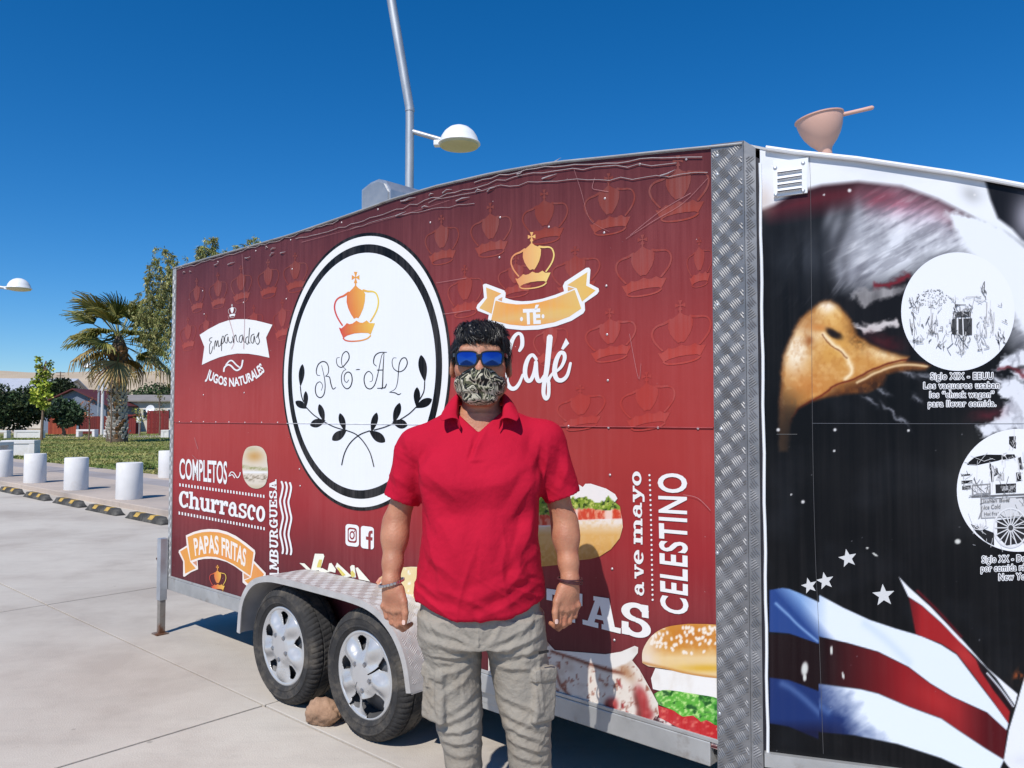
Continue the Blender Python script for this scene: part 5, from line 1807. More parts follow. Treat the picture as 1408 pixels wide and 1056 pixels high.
    ym = np.interp(gx, [205, 222, 262, 340, 420, 500, 620, 740, 880, 985, 1095], [960, 860, 800, 745, 700, 640, 602, 540, 492, 482, 512])
    below = np.clip((gy_ - ym) / 10, 0, 1)[:, None]
    bk_ = over(bk_, below * np.clip(.35 + (gy_ - ym) / 90, 0, 1)[:, None], (92, 52, 26))
    bk_ = over(bk_, below * np.clip((gy_ - ym - 60) / 60, 0, 1)[:, None], (34, 22, 18))
    edge = np.clip(1 + poly_sd(x, y, bz) / 7, 0, 1)[:, None]
    bk_ = over(bk_, edge * .75, (84, 48, 26))
    mott = fbm(gx / 22, gy_ / 34, 75)
    bk_ = over(bk_, np.clip((.5 - mott) * 1.2, 0, .3)[:, None], (176, 108, 48))
    bk_ = over(bk_, blob(gx, gy_, 330, 360, 26, 34) * .8, (150, 84, 40))
    bk_ = over(bk_, blob(gx, gy_, 400, 280, 70, 24, .1) * .7, (206, 132, 66))
    bk_ = over(bk_, blob(gx, gy_, 600, 290, 40, 80, -.5) * .55, (150, 96, 44))
    bk_ = over(bk_, blob(gx, gy_, 490, 316, 58, 26, .55, 2), (26, 18, 16))
    bk_ = over(bk_, line_m(gx, gy_, [(425, 320), (480, 380), (545, 430), (590, 500), (598, 560), (560, 600)], 30) * .9, (250, 228, 186))
    bk_ = over(bk_, line_m(gx, gy_, [(418, 322), (462, 384), (525, 424), (572, 470)], 10) * .8, (120, 62, 30))
    bk_ = over(bk_, line_m(gx, gy_, [(1095, 512), (985, 482), (880, 492), (740, 540), (620, 602), (500, 640), (420, 700), (340, 745), (262, 800), (222, 860), (208, 960)], 14), (112, 46, 26))
    bk_ = over(bk_, line_m(gx, gy_, [(1080, 522), (960, 512), (860, 525), (740, 570), (640, 625)], 16) * .8, (246, 216, 168))
    bk_ = over(bk_, np.clip((gy_ - 760) / 170, 0, 1)[:, None], (20, 19, 19))
    bk_ = over(bk_, np.clip((gy_ - 560) / 300, 0, 1)[:, None] * np.clip((260 - gx) / 90, 0, 1)[:, None] * .7, (70, 52, 38))
    c = over(c, m, bk_)
    x, y = x0_, y0_
    # flag
    fx, fy = (x - 1040) * 3.342, (y - 740) * 3.342
    seam = np.where(fx < 287, 34.0, 0.0)
    fy2 = fy - seam * np.clip((fx - 150) / 137, 0, 1)
    st1 = [(60, 238), (120, 228), (200, 240), (288, 260), (400, 320), (520, 375), (640, 415), (760, 450), (850, 490), (920, 535), (1000, 640), (1100, 770), (1158, 850), (1150, 884), (1060, 800), (900, 727), (800, 667), (700, 591), (560, 521), (420, 481), (290, 452), (180, 440), (60, 430)]
    w1 = over(full(x, (228, 236, 248)), np.clip((330 - fx) / 130, 0, 1)[:, None] * .75, (96, 140, 200))
    w1 = over(w1, np.clip((250 - fx + (fy - 330) * .9) / 90, 0, 1)[:, None] * .9, (30, 58, 122))
    w1 = over(w1, line_m(fx, fy2, [(90, 300), (180, 380), (280, 440)], 14) * .7, (150, 186, 230))
    w1 = over(w1, line_m(fx, fy2, [(500, 392), (600, 470), (700, 570)], 40) * .35, (180, 200, 226))
    c = over(c, soft(fx, fy2, st1, 6), w1)
    st2 = [(60, 442), (180, 442), (290, 454), (420, 483), (560, 523), (700, 593), (800, 669), (900, 729), (1060, 802), (1152, 886), (1136, 1016), (1050, 962), (930, 882), (850, 827), (700, 772), (560, 712), (480, 692), (295, 668), (180, 655), (60, 648)]
    r1 = over(full(x, (26, 12, 16)), np.clip((fx - 300) / 380, 0, 1)[:, None], (140, 28, 34))
    r1 = over(r1, blob(fx, fy, 830, 745, 130, 60, .6) * .7, (182, 44, 46))
    r1 = over(r1, np.clip((fx - 930) / 130, 0, 1)[:, None] * .85, (72, 12, 20))
    c = over(c, soft(fx, fy2, st2, 6), r1)
    st3 = [(60, 640), (180, 655), (300, 670), (480, 694), (560, 714), (700, 774), (850, 829), (930, 884), (1050, 964), (1138, 1018), (1110, 1080), (1000, 1080), (850, 1010), (650, 945), (450, 905), (300, 892), (60, 850)]
    w2 = over(full(x, (230, 238, 248)), np.clip((480 - fx + (fy - 760) * .75 + (fbm(fx / 90 - fy / 90, fy / 40 + fx / 60, 77) - .5) * 110) / 170, 0, 1)[:, None], (30, 50, 104))
    w2 = over(w2, line_m(fx, fy2, [(120, 668), (220, 720), (330, 800)], 34) * .4, (120, 152, 204))
    w2 = over(w2, np.clip((fy - 830) / 60, 0, 1)[:, None] * np.clip((480 - fx) / 200, 0, 1)[:, None], (22, 26, 58))
    c = over(c, soft(fx, fy2, st3, 8), w2)
    c = over(c, soft(fx, fy, [(700, 270), (760, 310), (850, 390), (940, 480), (1020, 570), (1100, 690), (1165, 795), (1158, 850), (1080, 740), (990, 620), (920, 530), (850, 485), (732, 440)], 7), over(over(full(x, (160, 34, 38)), np.clip((760 - fx) / 50, 0, 1)[:, None] * .7, (90, 18, 26)), blob(fx, fy, 960, 540, 60, 30, .8) * .5, (196, 60, 58)))
    c = over(c, soft(fx, fy, [(655, 178), (700, 225), (800, 315), (945, 466), (1060, 596), (1200, 716), (1188, 768), (1100, 640), (1000, 538), (930, 472), (850, 388), (760, 308), (698, 268)], 5), (236, 238, 244))
    c = over(c, line_m(fx, fy, [(740, 242), (840, 340), (940, 452)], 14) * .8, (104, 22, 32))
    c = over(c, soft(fx, fy, [(1010, 560), (1080, 640), (1182, 770), (1168, 800), (1090, 700), (1030, 610)], 6), (28, 14, 20))
    c = over(c, line_m(fx, fy, [(1060, 620), (1120, 690), (1180, 772)], 8), (226, 228, 236))
    c = over(c, soft(fx, fy, [(1262, 560), (1225, 660), (1195, 765), (1160, 880), (1136, 1020), (1150, 1040), (1190, 1085), (1400, 1085), (1400, 560)], 6), over(full(x, (234, 236, 240)), blob(fx, fy, 1230, 1020, 60, 30) * .3, (200, 202, 208)))
    c = over(c, blob(fx, fy, 1215, 625, 40, 26, -.6) * np.clip(fbm(fx / 14, fy / 30, 79) * 3 - 1.1, 0, 1)[:, None], (190, 92, 44))
    # chipped white spots
    for a, b_, rx, ry, an in ((222, 600, 16, 34, .1), (222, 640, 8, 18, 0), (345, 515, 6, 22, 0), (398, 630, 5, 18, -.2), (545, 75, 16, 4, .6), (510, 45, 6, 4, 0), (925, 15, 14, 12, 0)):
        c = over(c, blob(fx, fy, a, b_, rx, ry, an, 3), (214, 214, 208))
    for a, b_, r_ in ((1168, 262, 2.6), (1133, 268, 1.4), (1147, 620, 1.6), (1340, 268, 1.6), (1104, 690, 2.4), (1088, 680, 1.2), (1148, 591, 2.2), (1070, 591, 2.4), (1249, 592, 1.8)):
        c = over(c, blob(x, y, a, b_, r_, r_, 0, 2), (226, 224, 222))
    sp = vnoise(x / 2.4, y / 2.4, 91)
    c = over(c, np.clip((sp - .988) * 60, 0, 1)[:, None] * (y > 560)[:, None] * .7, (196, 196, 200))
    return c


dq, dz_ = .0030, .0030
qs = np.arange(q0, NOSE_Q + dq, dq)
nz = 640
tt = np.linspace(0, 1, nz)
QQ, TT = np.meshgrid(qs, tt, indexing='ij')
ZT_ = roof_z(S1 + qs * NC)[:, None] - .004
ZZ = BOT + .012 + (ZT_ - BOT - .012) * TT
GX, GY2 = nose_uv_to_px(QQ.ravel(), ZZ.ravel())
colr = p_eagle(GX, GY2)
Vn = NOSE.xyz(np.stack([QQ.ravel(), ZZ.ravel()], 1), .001)
nq = len(qs)
I0 = (np.arange(nq - 1)[:, None] * nz + np.arange(nz - 1)[None, :]).ravel()
Fn = np.stack([I0, I0 + nz, I0 + nz + 1, I0 + 1], 1)
gloss = print_material('glossy_printed_vinyl', rough=.36, spec=.14, fade=.012)
eagle = mobj('eagle_panel', Vn, Fn, gloss, trailer, smooth=True, col=linv(colr, INK))
vinyl = gloss
b = MB()
zt0 = roof_z(S1) - .02
b.add([P(qg1, -.003, BOT), P(NOSE_Q, -.003, BOT), P(NOSE_Q, -.003, float(roof_z(nx)) - .01), P(.6, -.003, float(roof_z(S1 + .6 * NC)) - .01), P(.3, -.003, float(roof_z(S1 + .3 * NC)) - .01), P(qg1, -.003, 2.30),
       P(qg1, -.02, BOT), P(NOSE_Q, -.02, BOT), P(NOSE_Q, -.02, float(roof_z(nx)) - .01), P(.6, -.02, float(roof_z(S1 + .6 * NC)) - .01), P(.3, -.02, float(roof_z(S1 + .3 * NC)) - .01), P(qg1, -.02, 2.30)],
      [(0, 1, 2, 3, 4, 5), (11, 10, 9, 8, 7, 6)] + [(i, (i + 1) % 6, 6 + (i + 1) % 6, 6 + i) for i in range(6)])
b.build('nose_backing', white_paint, trailer)
# vinyl overlaps: thin lines
dc = Decal(NOSE)
dc.stroke([(1113, 215), (1115, 300), (1117, 582), (1121, 760), (1126, 870), (1132, 1036)], .5, (92, 92, 94), 2, n=4)
dc.stroke([(1117, 582), (1250, 582.5), (1408, 582.5)], .55, (104, 106, 112), 3, n=4)
dc.stroke([(1068, 597), (1096, 597)], .5, (120, 120, 118), 3, n=1)
dc.build('sheet_edges', eagle)
for cx, cy, r_, ro in ((420, 92, 44, .2), (243, 218, 38, .25), (316, 196, 42, .2), (584, 262, 53, .08)):
    dc = Decal(NOSE)
    dc.poly(ZFl([(cx + (r_ if i % 2 == 0 else r_ * .42) * math.sin(i * math.pi / 5 - ro), cy - (r_ if i % 2 == 0 else r_ * .42) * math.cos(i * math.pi / 5 - ro)) for i in range(10)]), (214, 214, 214), 2)
    dc.build('star_print', eagle)
# round pictures
def disc(cx, cy, rx, ry, layer, col, dc):
    dc.poly([(cx + rx * math.cos(2 * math.pi * i / 72), cy + ry * math.sin(2 * math.pi * i / 72)) for i in range(72)], col, layer)
dc = Decal(NOSE)
disc(1317, 428.5, 78, 81.5, 2, (238, 240, 245), dc)
d1 = dc.build('round_picture', eagle)
ZW = Z(1030, 130, 2.456)
dc = Decal(NOSE)
rr_ = random.Random(21)
G = lambda v: (v, v, v + 2)
for i in range(170):                         # foliage speckle
    a, r_ = rr_.uniform(0, 6.28), math.sqrt(rr_.random())
    cx, cy = 618 + 52 * r_ * math.cos(a), 690 + 34 * r_ * math.sin(a)
    s_ = rr_.uniform(1.2, 3.4)
    dc.poly(ZW([(cx - s_, cy), (cx, cy - s_ * .7), (cx + s_, cy + .4), (cx, cy + s_ * .8)]), G(rr_.choice((120, 160, 190, 205))), 3 + .02 * i)
dk_ = [([(684, 760), (700, 756), (700, 812), (684, 808)], 40), ([(706, 758), (752, 756), (752, 812), (706, 812)], 30), ([(692, 715), (752, 712), (752, 735), (692, 735)], 120), ([(700, 735), (748, 733), (748, 750), (700, 752)], 60), ([(700, 828), (730, 826), (728, 848), (703, 848)], 90), ([(638, 838), (668, 836), (666, 856), (640, 856)], 110), ([(540, 700), (560, 694), (566, 710), (548, 718)], 80), ([(548, 790), (556, 786), (558, 820), (549, 826)], 50), ([(620, 770), (634, 758), (638, 800), (616, 805)], 130), ([(610, 800), (636, 800), (630, 815), (606, 815)], 90), ([(785, 670), (796, 655), (798, 680), (786, 684)], 70), ([(845, 815), (862, 812), (862, 830), (840, 836)], 50), ([(780, 740), (796, 735), (800, 790), (784, 795)], 185), ([(806, 745), (824, 740), (824, 800), (808, 795)], 175), ([(690, 690), (800, 684), (800, 690), (690, 696)], 200), ([(560, 830), (590, 828), (588, 838), (562, 840)], 140), ([(770, 800), (790, 795), (800, 830), (772, 835)], 150), ([(700, 866), (725, 866), (722, 872), (704, 872)], 160)]
def hatch(dc, zf, P_, v, layer, n, wd):
    P_ = np.array(P_, float)
    lo, hi = P_.min(0) - 3, P_.max(0) + 3
    for i in range(n):
        a = np.array([rr_.uniform(lo[0], hi[0]), rr_.uniform(lo[1], hi[1])])
        e = np.array([rr_.gauss(0, .22), rr_.gauss(0, .5)]) * (hi - lo)
        dc.stroke(zf([a, a + e * .5 + np.array([rr_.gauss(0, 1.5), 0]), a + e]), rr_.uniform(.4, 1.0) * wd, G(int(np.clip(v + rr_.uniform(-30, 60), 20, 215))), layer + .01 * i, n=2)
for k, (P_, v) in enumerate(dk_):
    if v < 70 and k < 4: dc.poly(ZW(P_), G(70), 8 + .1 * k)
    hatch(dc, ZW, P_, v, 8.2 + .15 * k, 16, 1.0)
for k in range(46):
    cx, cy = rr_.uniform(540, 870), rr_.uniform(700, 860)
    if (cx - 705) ** 2 / 175 ** 2 + (cy - 733) ** 2 / 180 ** 2 > .9: continue
    dc.stroke(ZW([(cx, cy), (cx + rr_.uniform(-9, 9), cy + rr_.uniform(-14, 14)), (cx + rr_.uniform(-12, 12), cy + rr_.uniform(-20, 20))]), rr_.uniform(.5, 1.2), G(rr_.choice((90, 140, 180, 200))), 11 + .05 * k, n=3)
dc.stroke(ZW([(720, 755), (722, 815)]), 1.4, G(236), 14, n=1)
dc.build('wagon_camp_print', d1)
dc = Decal(NOSE)
disc(1400, 674, 84.5, 84.5, 2, (240, 241, 244), dc)
d2 = dc.build('round_picture', eagle)
ZQ = Z(1290, 580, 4.593)
dc = Decal(NOSE)
dk2 = [([(190, 255), (230, 222), (300, 206), (400, 208), (430, 225), (380, 245), (300, 262), (240, 275), (180, 272)], 24), ([(446, 92), (488, 90), (490, 170), (470, 165), (446, 140)], 40), ([(400, 240), (430, 205), (480, 205), (490, 225), (450, 235)], 34), ([(145, 330), (200, 328), (205, 338), (145, 345)], 70), ([(145, 372), (215, 368), (215, 385), (145, 392)], 30), ([(150, 405), (205, 400), (205, 425), (150, 430)], 80), ([(322, 265), (332, 262), (345, 380), (335, 380)], 50), ([(350, 300), (372, 290), (380, 330), (352, 345)], 60), ([(380, 330), (405, 320), (412, 370), (360, 370)], 210), ([(360, 395), (490, 388), (490, 445), (362, 452)], 46), ([(400, 410), (440, 405), (442, 430), (402, 436)], 190), ([(450, 405), (475, 402), (476, 425), (452, 428)], 170), ([(210, 398), (330, 388), (330, 460), (212, 466)], 150), ([(220, 408), (322, 398), (322, 452), (222, 458)], 232), ([(208, 468), (545, 452), (545, 464), (208, 480)], 110), ([(265, 486), (545, 470), (545, 600), (268, 612)], 150), ([(272, 492), (545, 476), (545, 594), (275, 605)], 214), ([(490, 320), (520, 318), (524, 372), (492, 376)], 30), ([(500, 230), (520, 220), (535, 300), (510, 300)], 60), ([(205, 645), (350, 700), (352, 780), (300, 755), (240, 700)], 34), ([(370, 620), (545, 600), (545, 760), (430, 780), (372, 720)], 44)]
for k, (P_, v) in enumerate(dk2):
    dc.poly(ZQ(P_), G(v), 3 + .12 * k)
    hatch(dc, ZQ, P_, 235 - v if v < 100 else 110, 6.5 + .05 * k, 9, .9)
wc = (456, 668)
dc.stroke(ZQ([(wc[0] + 106 * math.cos(i * .2618), wc[1] + 122 * math.sin(i * .2618)) for i in range(24)]), 2.4, G(226), 8, n=3, closed=True)
for i in range(16):
    a = i * math.pi / 8
    dc.stroke(ZQ([(wc[0] + 10 * math.cos(a), wc[1] + 11 * math.sin(a)), (wc[0] + 104 * math.cos(a), wc[1] + 120 * math.sin(a))]), 1.5, G(222), 8.6 + .05 * i, n=1, round_=False)
dc.poly(ZQ([(wc[0] + 16 * math.cos(i * .5), wc[1] + 18 * math.sin(i * .5)) for i in range(13)]), G(70), 10)
for i in range(7):
    a = 3.3 + i * .42
    dc.stroke(ZQ([(270, 682), (270 + 48 * math.cos(a), 682 + 44 * math.sin(a))]), 1.2, G(216), 8.6 + .05 * i, n=1)
for s_, q_ in (('KING', [(228, 190), (380, 184), (228, 168), (380, 160)]), ):
    pass
dc.build('food_cart_print', d2)
dc = Decal(NOSE)
for k, (s_, q_) in enumerate((('Ice Cold', [(288, 552), (390, 546), (288, 526), (390, 518)]), ('Hot Fra', [(288, 592), (370, 588), (288, 570), (370, 566)]), ('Italian Beef', [(284, 512), (450, 503), (284, 490), (450, 480)]))):
    font_text(dc, s_, quad_map(*ZQ(q_)), G(90), 12 + k * .3, bold=.0)
dc.build('cart_lettering', d2)
# captions
caps = [('Siglo XIX - EEUU', ZH([(392, 275), (955, 272), (392, 218), (955, 215)])), ('Los vaqueros usaban', ZH([(330, 358), (1014, 353), (330, 303), (1014, 298)])), ('los “chuck wagon”', ZH([(385, 440), (966, 437), (385, 386), (966, 383)])), ('para llevar comida.', ZH([(372, 522), (984, 518), (372, 468), (984, 464)])),
        ('Siglo XX - De', ZQ([(276, 889), (546, 880), (276, 848), (546, 839)])), ('por comida rá', ZQ([(270, 945), (546, 936), (270, 905), (546, 896)])), ('New Yo', ZQ([(382, 1000), (546, 994), (382, 960), (546, 954)]))]
for k, (s_, q_) in enumerate(caps):
    dc = Decal(NOSE)
    mp_ = quad_map(*q_)
    V_, F_ = font_tris(s_, .0, 1.12)[:2]
    Vb, Fb = font_tris(s_, .016, 1.12)[:2]
    for i in range(8):
        dc.tris(mp_(Vb) + .95 * np.array((math.cos(i * .785), math.sin(i * .785))), Fb, (240, 240, 242), 3 + .2 * i)
    dc.tris(mp_(V_), F_, (52, 52, 54), 6)
    dc.build('caption_line', eagle)
# ------------------------------------------------------------------ implicit surfaces for the figure
class SDF:
    def __init__(s, lo, hi, h):
        s.lo = np.array(lo, float)
        s.h = h
        s.n = (np.ceil((np.array(hi) - s.lo) / h)).astype(int) + 1
        s.f = np.full(s.n, 1.0, np.float32)

    def sub(s, lo, hi):
        a = np.clip(np.floor((np.array(lo) - s.lo) / s.h).astype(int), 0, s.n)
        b = np.clip(np.ceil((np.array(hi) - s.lo) / s.h).astype(int) + 1, 0, s.n)
        sl = tuple(slice(i, j) for i, j in zip(a, b))
        ax = [np.float32(s.lo[k] + s.h * np.arange(a[k], b[k])) for k in range(3)]
        return sl, ax[0][:, None, None], ax[1][None, :, None], ax[2][None, None, :]

    def put(s, sl, d, op, k):
        f = s.f[sl]
        d = d.astype(np.float32)
        if op == 'u':
            if k > 0:
                h = np.maximum(k - np.abs(f - d), 0) / k
                s.f[sl] = np.minimum(f, d) - h * h * k * .25
            else:
                s.f[sl] = np.minimum(f, d)
        else:
            d = -d if op == 's' else d
            if k > 0:
                h = np.maximum(k - np.abs(f - d), 0) / k
                s.f[sl] = np.maximum(f, d) + h * h * k * .25
            else:
                s.f[sl] = np.maximum(f, d)
        return s

    def cap(s, a, b, r1, r2=None, k=.02, op='u', qy=1.0):
        r2 = r1 if r2 is None else r2
        a, b = np.array(a, float), np.array(b, float)
        m = max(r1, r2) * max(1, qy) + k + 3 * s.h
        sl, x, y, z = s.sub(np.minimum(a, b) - m, np.maximum(a, b) + m)
        yc = (a[1] + b[1]) * .5
        y = yc + (y - yc) / qy
        ba = b - a
        px, py, pz = x - a[0], y - a[1], z - a[2]
        t = np.clip((px * ba[0] + py * ba[1] + pz * ba[2]) / (ba @ ba), 0, 1)
        d = np.sqrt((px - ba[0] * t) ** 2 + (py - ba[1] * t) ** 2 + (pz - ba[2] * t) ** 2) - (r1 + (r2 - r1) * t)
        return s.put(sl, d, op, k)

    def ell(s, c, r, k=.02, op='u', rot=None):
        m = max(r) + k + 3 * s.h
        c = np.array(c, float)
        sl, x, y, z = s.sub(c - m, c + m)
        p = [x - c[0], y - c[1], z - c[2]]
        if rot is not None:
            M = np.array(rot.to_3x3().inverted())
            p = [M[i, 0] * p[0] + M[i, 1] * p[1] + M[i, 2] * p[2] for i in range(3)]
        k0 = np.sqrt(sum((p[i] / r[i]) ** 2 for i in range(3)))
        k1 = np.sqrt(sum((p[i] / r[i] ** 2) ** 2 for i in range(3))) + 1e-6
        return s.put(sl, k0 * (k0 - 1) / k1, op, k)

    def box(s, c, hf, r, k=.01, op='u', rot=None):
        m = max(hf) * 1.8 + k + 3 * s.h
        c = np.array(c, float)
        sl, x, y, z = s.sub(c - m, c + m)
        p = [x - c[0], y - c[1], z - c[2]]
        if rot is not None:
            M = np.array(rot.to_3x3().inverted())
            p = [M[i, 0] * p[0] + M[i, 1] * p[1] + M[i, 2] * p[2] for i in range(3)]
        q = [np.abs(p[i]) - hf[i] + r for i in range(3)]
        d = np.sqrt(sum(np.maximum(v, 0) ** 2 for v in q)) + np.minimum(np.maximum(np.maximum(q[0], q[1]), q[2]), 0) - r
        return s.put(sl, d, op, k)

    def loft(s, tab, k=.02, op='u', e=2.3, z0=None, z1=None):
        """Stacked sections: rows (z, cx, cy, a, b)."""
        T = np.array(sorted(tab), float)
        m = k + 3 * s.h
        lo = [(T[:, 1] - T[:, 3]).min() - m, (T[:, 2] - T[:, 4]).min() - m, T[0, 0] - m]
        hi = [(T[:, 1] + T[:, 3]).max() + m, (T[:, 2] + T[:, 4]).max() + m, T[-1, 0] + m]
        sl, x, y, z = s.sub(lo, hi)
        zz = z.ravel()
        zi = np.linspace(T[0, 0], T[-1, 0], 160)
        g = []
        for j in range(1, 5):
            v = np.interp(zi, T[:, 0], T[:, j])
            v = np.convolve(np.pad(v, 6, mode='edge'), np.hanning(13) / np.hanning(13).sum(), mode='valid')
            g.append(np.interp(zz, zi, v)[None, None, :])
        cx, cy, a, b = g
        u = (np.abs((x - cx) / a) ** e + np.abs((y - cy) / b) ** e) ** (1 / e)
        d = (u - 1) * np.minimum(a, b)
        d = np.maximum(d, np.maximum(T[0, 0] - z, z - T[-1, 0]))
        return s.put(sl, d, op, k)

    def mesh(s):
        """Surface nets."""
        f = s.f
        neg = f < 0
        nx, ny, nz = s.n
        cnt = np.zeros((nx - 1, ny - 1, nz - 1), np.int8)
        offs = [(i, j, k) for i in (0, 1) for j in (0, 1) for k in (0, 1)]
        for i, j, k in offs:
            cnt += neg[i:nx - 1 + i, j:ny - 1 + j, k:nz - 1 + k]
        act = (cnt > 0) & (cnt < 8)
        I = np.argwhere(act)
        idx = np.full(act.shape, -1, np.int64)
        idx[act] = np.arange(len(I))
        val = np.stack([f[I[:, 0] + i, I[:, 1] + j, I[:, 2] + k] for i, j, k in offs], 1)
        acc = np.zeros((len(I), 3))
        num = np.zeros(len(I))
        for a in range(8):
            for b in range(a + 1, 8):
                oa, ob = np.array(offs[a]), np.array(offs[b])
                if np.abs(oa - ob).sum() != 1: continue
                va, vb = val[:, a], val[:, b]
                m = (va < 0) != (vb < 0)
                t = np.where(m, va / np.where(m, va - vb, 1), 0)
                acc += np.where(m[:, None], oa + t[:, None] * (ob - oa), 0)
                num += m
        V = s.lo + (I + acc / num[:, None]) * s.h
        Q = []
        for ax in range(3):
            sl0 = [slice(None)] * 3
            sl1 = [slice(None)] * 3
            sl0[ax], sl1[ax] = slice(0, -1), slice(1, None)
            n0, n1 = neg[tuple(sl0)], neg[tuple(sl1)]
            u, v = (ax + 1) % 3, (ax + 2) % 3
            E = np.argwhere(n0 != n1)
            E = E[(E[:, u] > 0) & (E[:, v] > 0) & (E[:, u] < s.n[u] - 1) & (E[:, v] < s.n[v] - 1)]
            inn = n0[E[:, 0], E[:, 1], E[:, 2]]

            def cell(du, dv):
                c = E.copy()
                c[:, u] -= du
                c[:, v] -= dv
                return idx[c[:, 0], c[:, 1], c[:, 2]]
            q = np.stack([cell(1, 1), cell(0, 1), cell(0, 0), cell(1, 0)], 1)
            q[~inn] = q[~inn][:, ::-1]
            Q.append(q)
        return V, np.concatenate(Q)


def relax(V, Q, n=2, w=.5):
    e = np.concatenate([Q[:, [0, 1]], Q[:, [1, 2]], Q[:, [2, 3]], Q[:, [3, 0]]])
    deg = np.bincount(e.ravel(), minlength=len(V)).astype(float)[:, None] + 1e-9
    for _ in range(n):
        S = np.stack([np.bincount(e[:, 0], V[e[:, 1], c], len(V)) + np.bincount(e[:, 1], V[e[:, 0], c], len(V)) for c in range(3)], 1)
        V = V + w * (S / deg - V)
    return V


def normals(V, Q):
    n = np.cross(V[Q[:, 2]] - V[Q[:, 0]], V[Q[:, 3]] - V[Q[:, 1]])
    N = np.stack([np.bincount(Q.ravel(), np.repeat(n[:, c], 4), len(V)) for c in range(3)], 1)
    return N / (np.linalg.norm(N, axis=1)[:, None] + 1e-12)


def fold_field(V, folds):
    """Sum of crease ridges; folds rows (x0, z0, x1, z1, width, height) in the front plane."""
    d = np.zeros(len(V))
    x, z = V[:, 0], V[:, 2]
    for x0, z0, x1, z1, wd, am in folds:
        ax, az = x1 - x0, z1 - z0
        L2 = ax * ax + az * az
        t = ((x - x0) * ax + (z - z0) * az) / L2
        side = ((x - x0) * az - (z - z0) * ax) / math.sqrt(L2)
        side = side + .25 * wd * np.sin(t * 5 + x0 * 90)
        tt = np.clip(t, -.15, 1.15)
        prof = np.clip(1 - ((tt - .5) / .62) ** 2, 0, 1)
        prof = np.where((t < -.15) | (t > 1.15), 0, prof)
        q = side / wd
        d += am * prof * (np.exp(-np.abs(q) ** 1.25) - .7 * np.exp(-np.abs(q - 1.5) ** 1.4))
    return d


# ------------------------------------------------------------------ the man
PSC = 1.08                          # built in a frame seen at 2.40 m, stands at 2.59 m
PX, PY = -0.0956 * PSC, 2.40 * PSC
person = empty('person', (PX, PY, 1.45 * (1 - PSC)))
person.scale = (PSC,) * 3


def stand(V):
    """Shorten the shins so that the soles meet the ground."""
    V = np.array(V, float)
    z0 = 1.45 * (PSC - 1) / PSC
    V[:, 2] = np.where(V[:, 2] < .35, z0 + V[:, 2] * (.35 - z0) / .35, V[:, 2])
    return V


tag(person, 'man in red polo shirt, grey cargo trousers, camouflage mask and blue sunglasses', 'person')


def px(a, b, D=450.0):
    return (a - 661) / D, 1.45 + (573 - b) / D


skin = material('skin', lin((178, 124, 96)), rough=.5, var=.16, scale=16, bump=.2, bscale=160, spec=.4, second=lin((170, 106, 82)), smask=(.48, .75), sscale=18)
try:
    pp = skin.node_tree.nodes['Principled BSDF']
    pp.inputs['Subsurface Weight'].default_value = .12
    pp.inputs['Subsurface Radius'].default_value = (.012, .005, .003)
    pp.inputs['Subsurface Scale'].default_value = .6
except Exception:
    pass
shirt_m = material('red_pique', lin((178, 19, 48)), rough=.85, var=.06, scale=5, bump=.22, bscale=60, spec=.15)
pants_m = material('grey_twill', lin((150, 143, 132)), rough=.92, var=.08, scale=10, bump=.45, bscale=70, spec=.1, second=lin((136, 122, 104)), smask=(.5, .8), sscale=5)
hair_m = material('black_hair', lin((20, 18, 19)), rough=.42, var=.3, scale=30, spec=.5)
shoe_m = material('black_leather', (.02, .02, .022), rough=.5, var=.2, scale=12)
dark_m = material('black_plastic', (.012, .012, .014), rough=.28, var=.1)

b = SDF((-.35, -.17, -.005), (.35, .17, 1.75), .0034)
b.loft([(.84, 0, 0, .15, .1), (.95, 0, 0, .155, .105), (1.1, 0, 0, .148, .105), (1.25, 0, .003, .16, .11), (1.35, 0, .01, .15, .092), (1.42, 0, .018, .085, .07), (1.455, 0, .02, .062, .062)], k=.02)
for sx, zz in ((-1, 1.36), (1, 1.383)):
    b.cap((sx * .05, .02, 1.41), (sx * .175, .018, zz), .05, .05, k=.04)
b.cap((0, .025, 1.38), (0, .012, 1.54), .059, .057, k=.03)
# legs under the trousers
for hx, kx, fx in ((-.085, -.064, -.042), (.1, .14, .162)):
    b.cap((hx * .9 + .006, 0, .86), (kx, .0, .5), .07, .042, k=.03)
    b.cap((kx, 0, .5), (fx, .02, .08), .042, .03, k=.03)
    b.cap((fx, .02, .05), (fx, -.1, .035), .036, .03, k=.02)
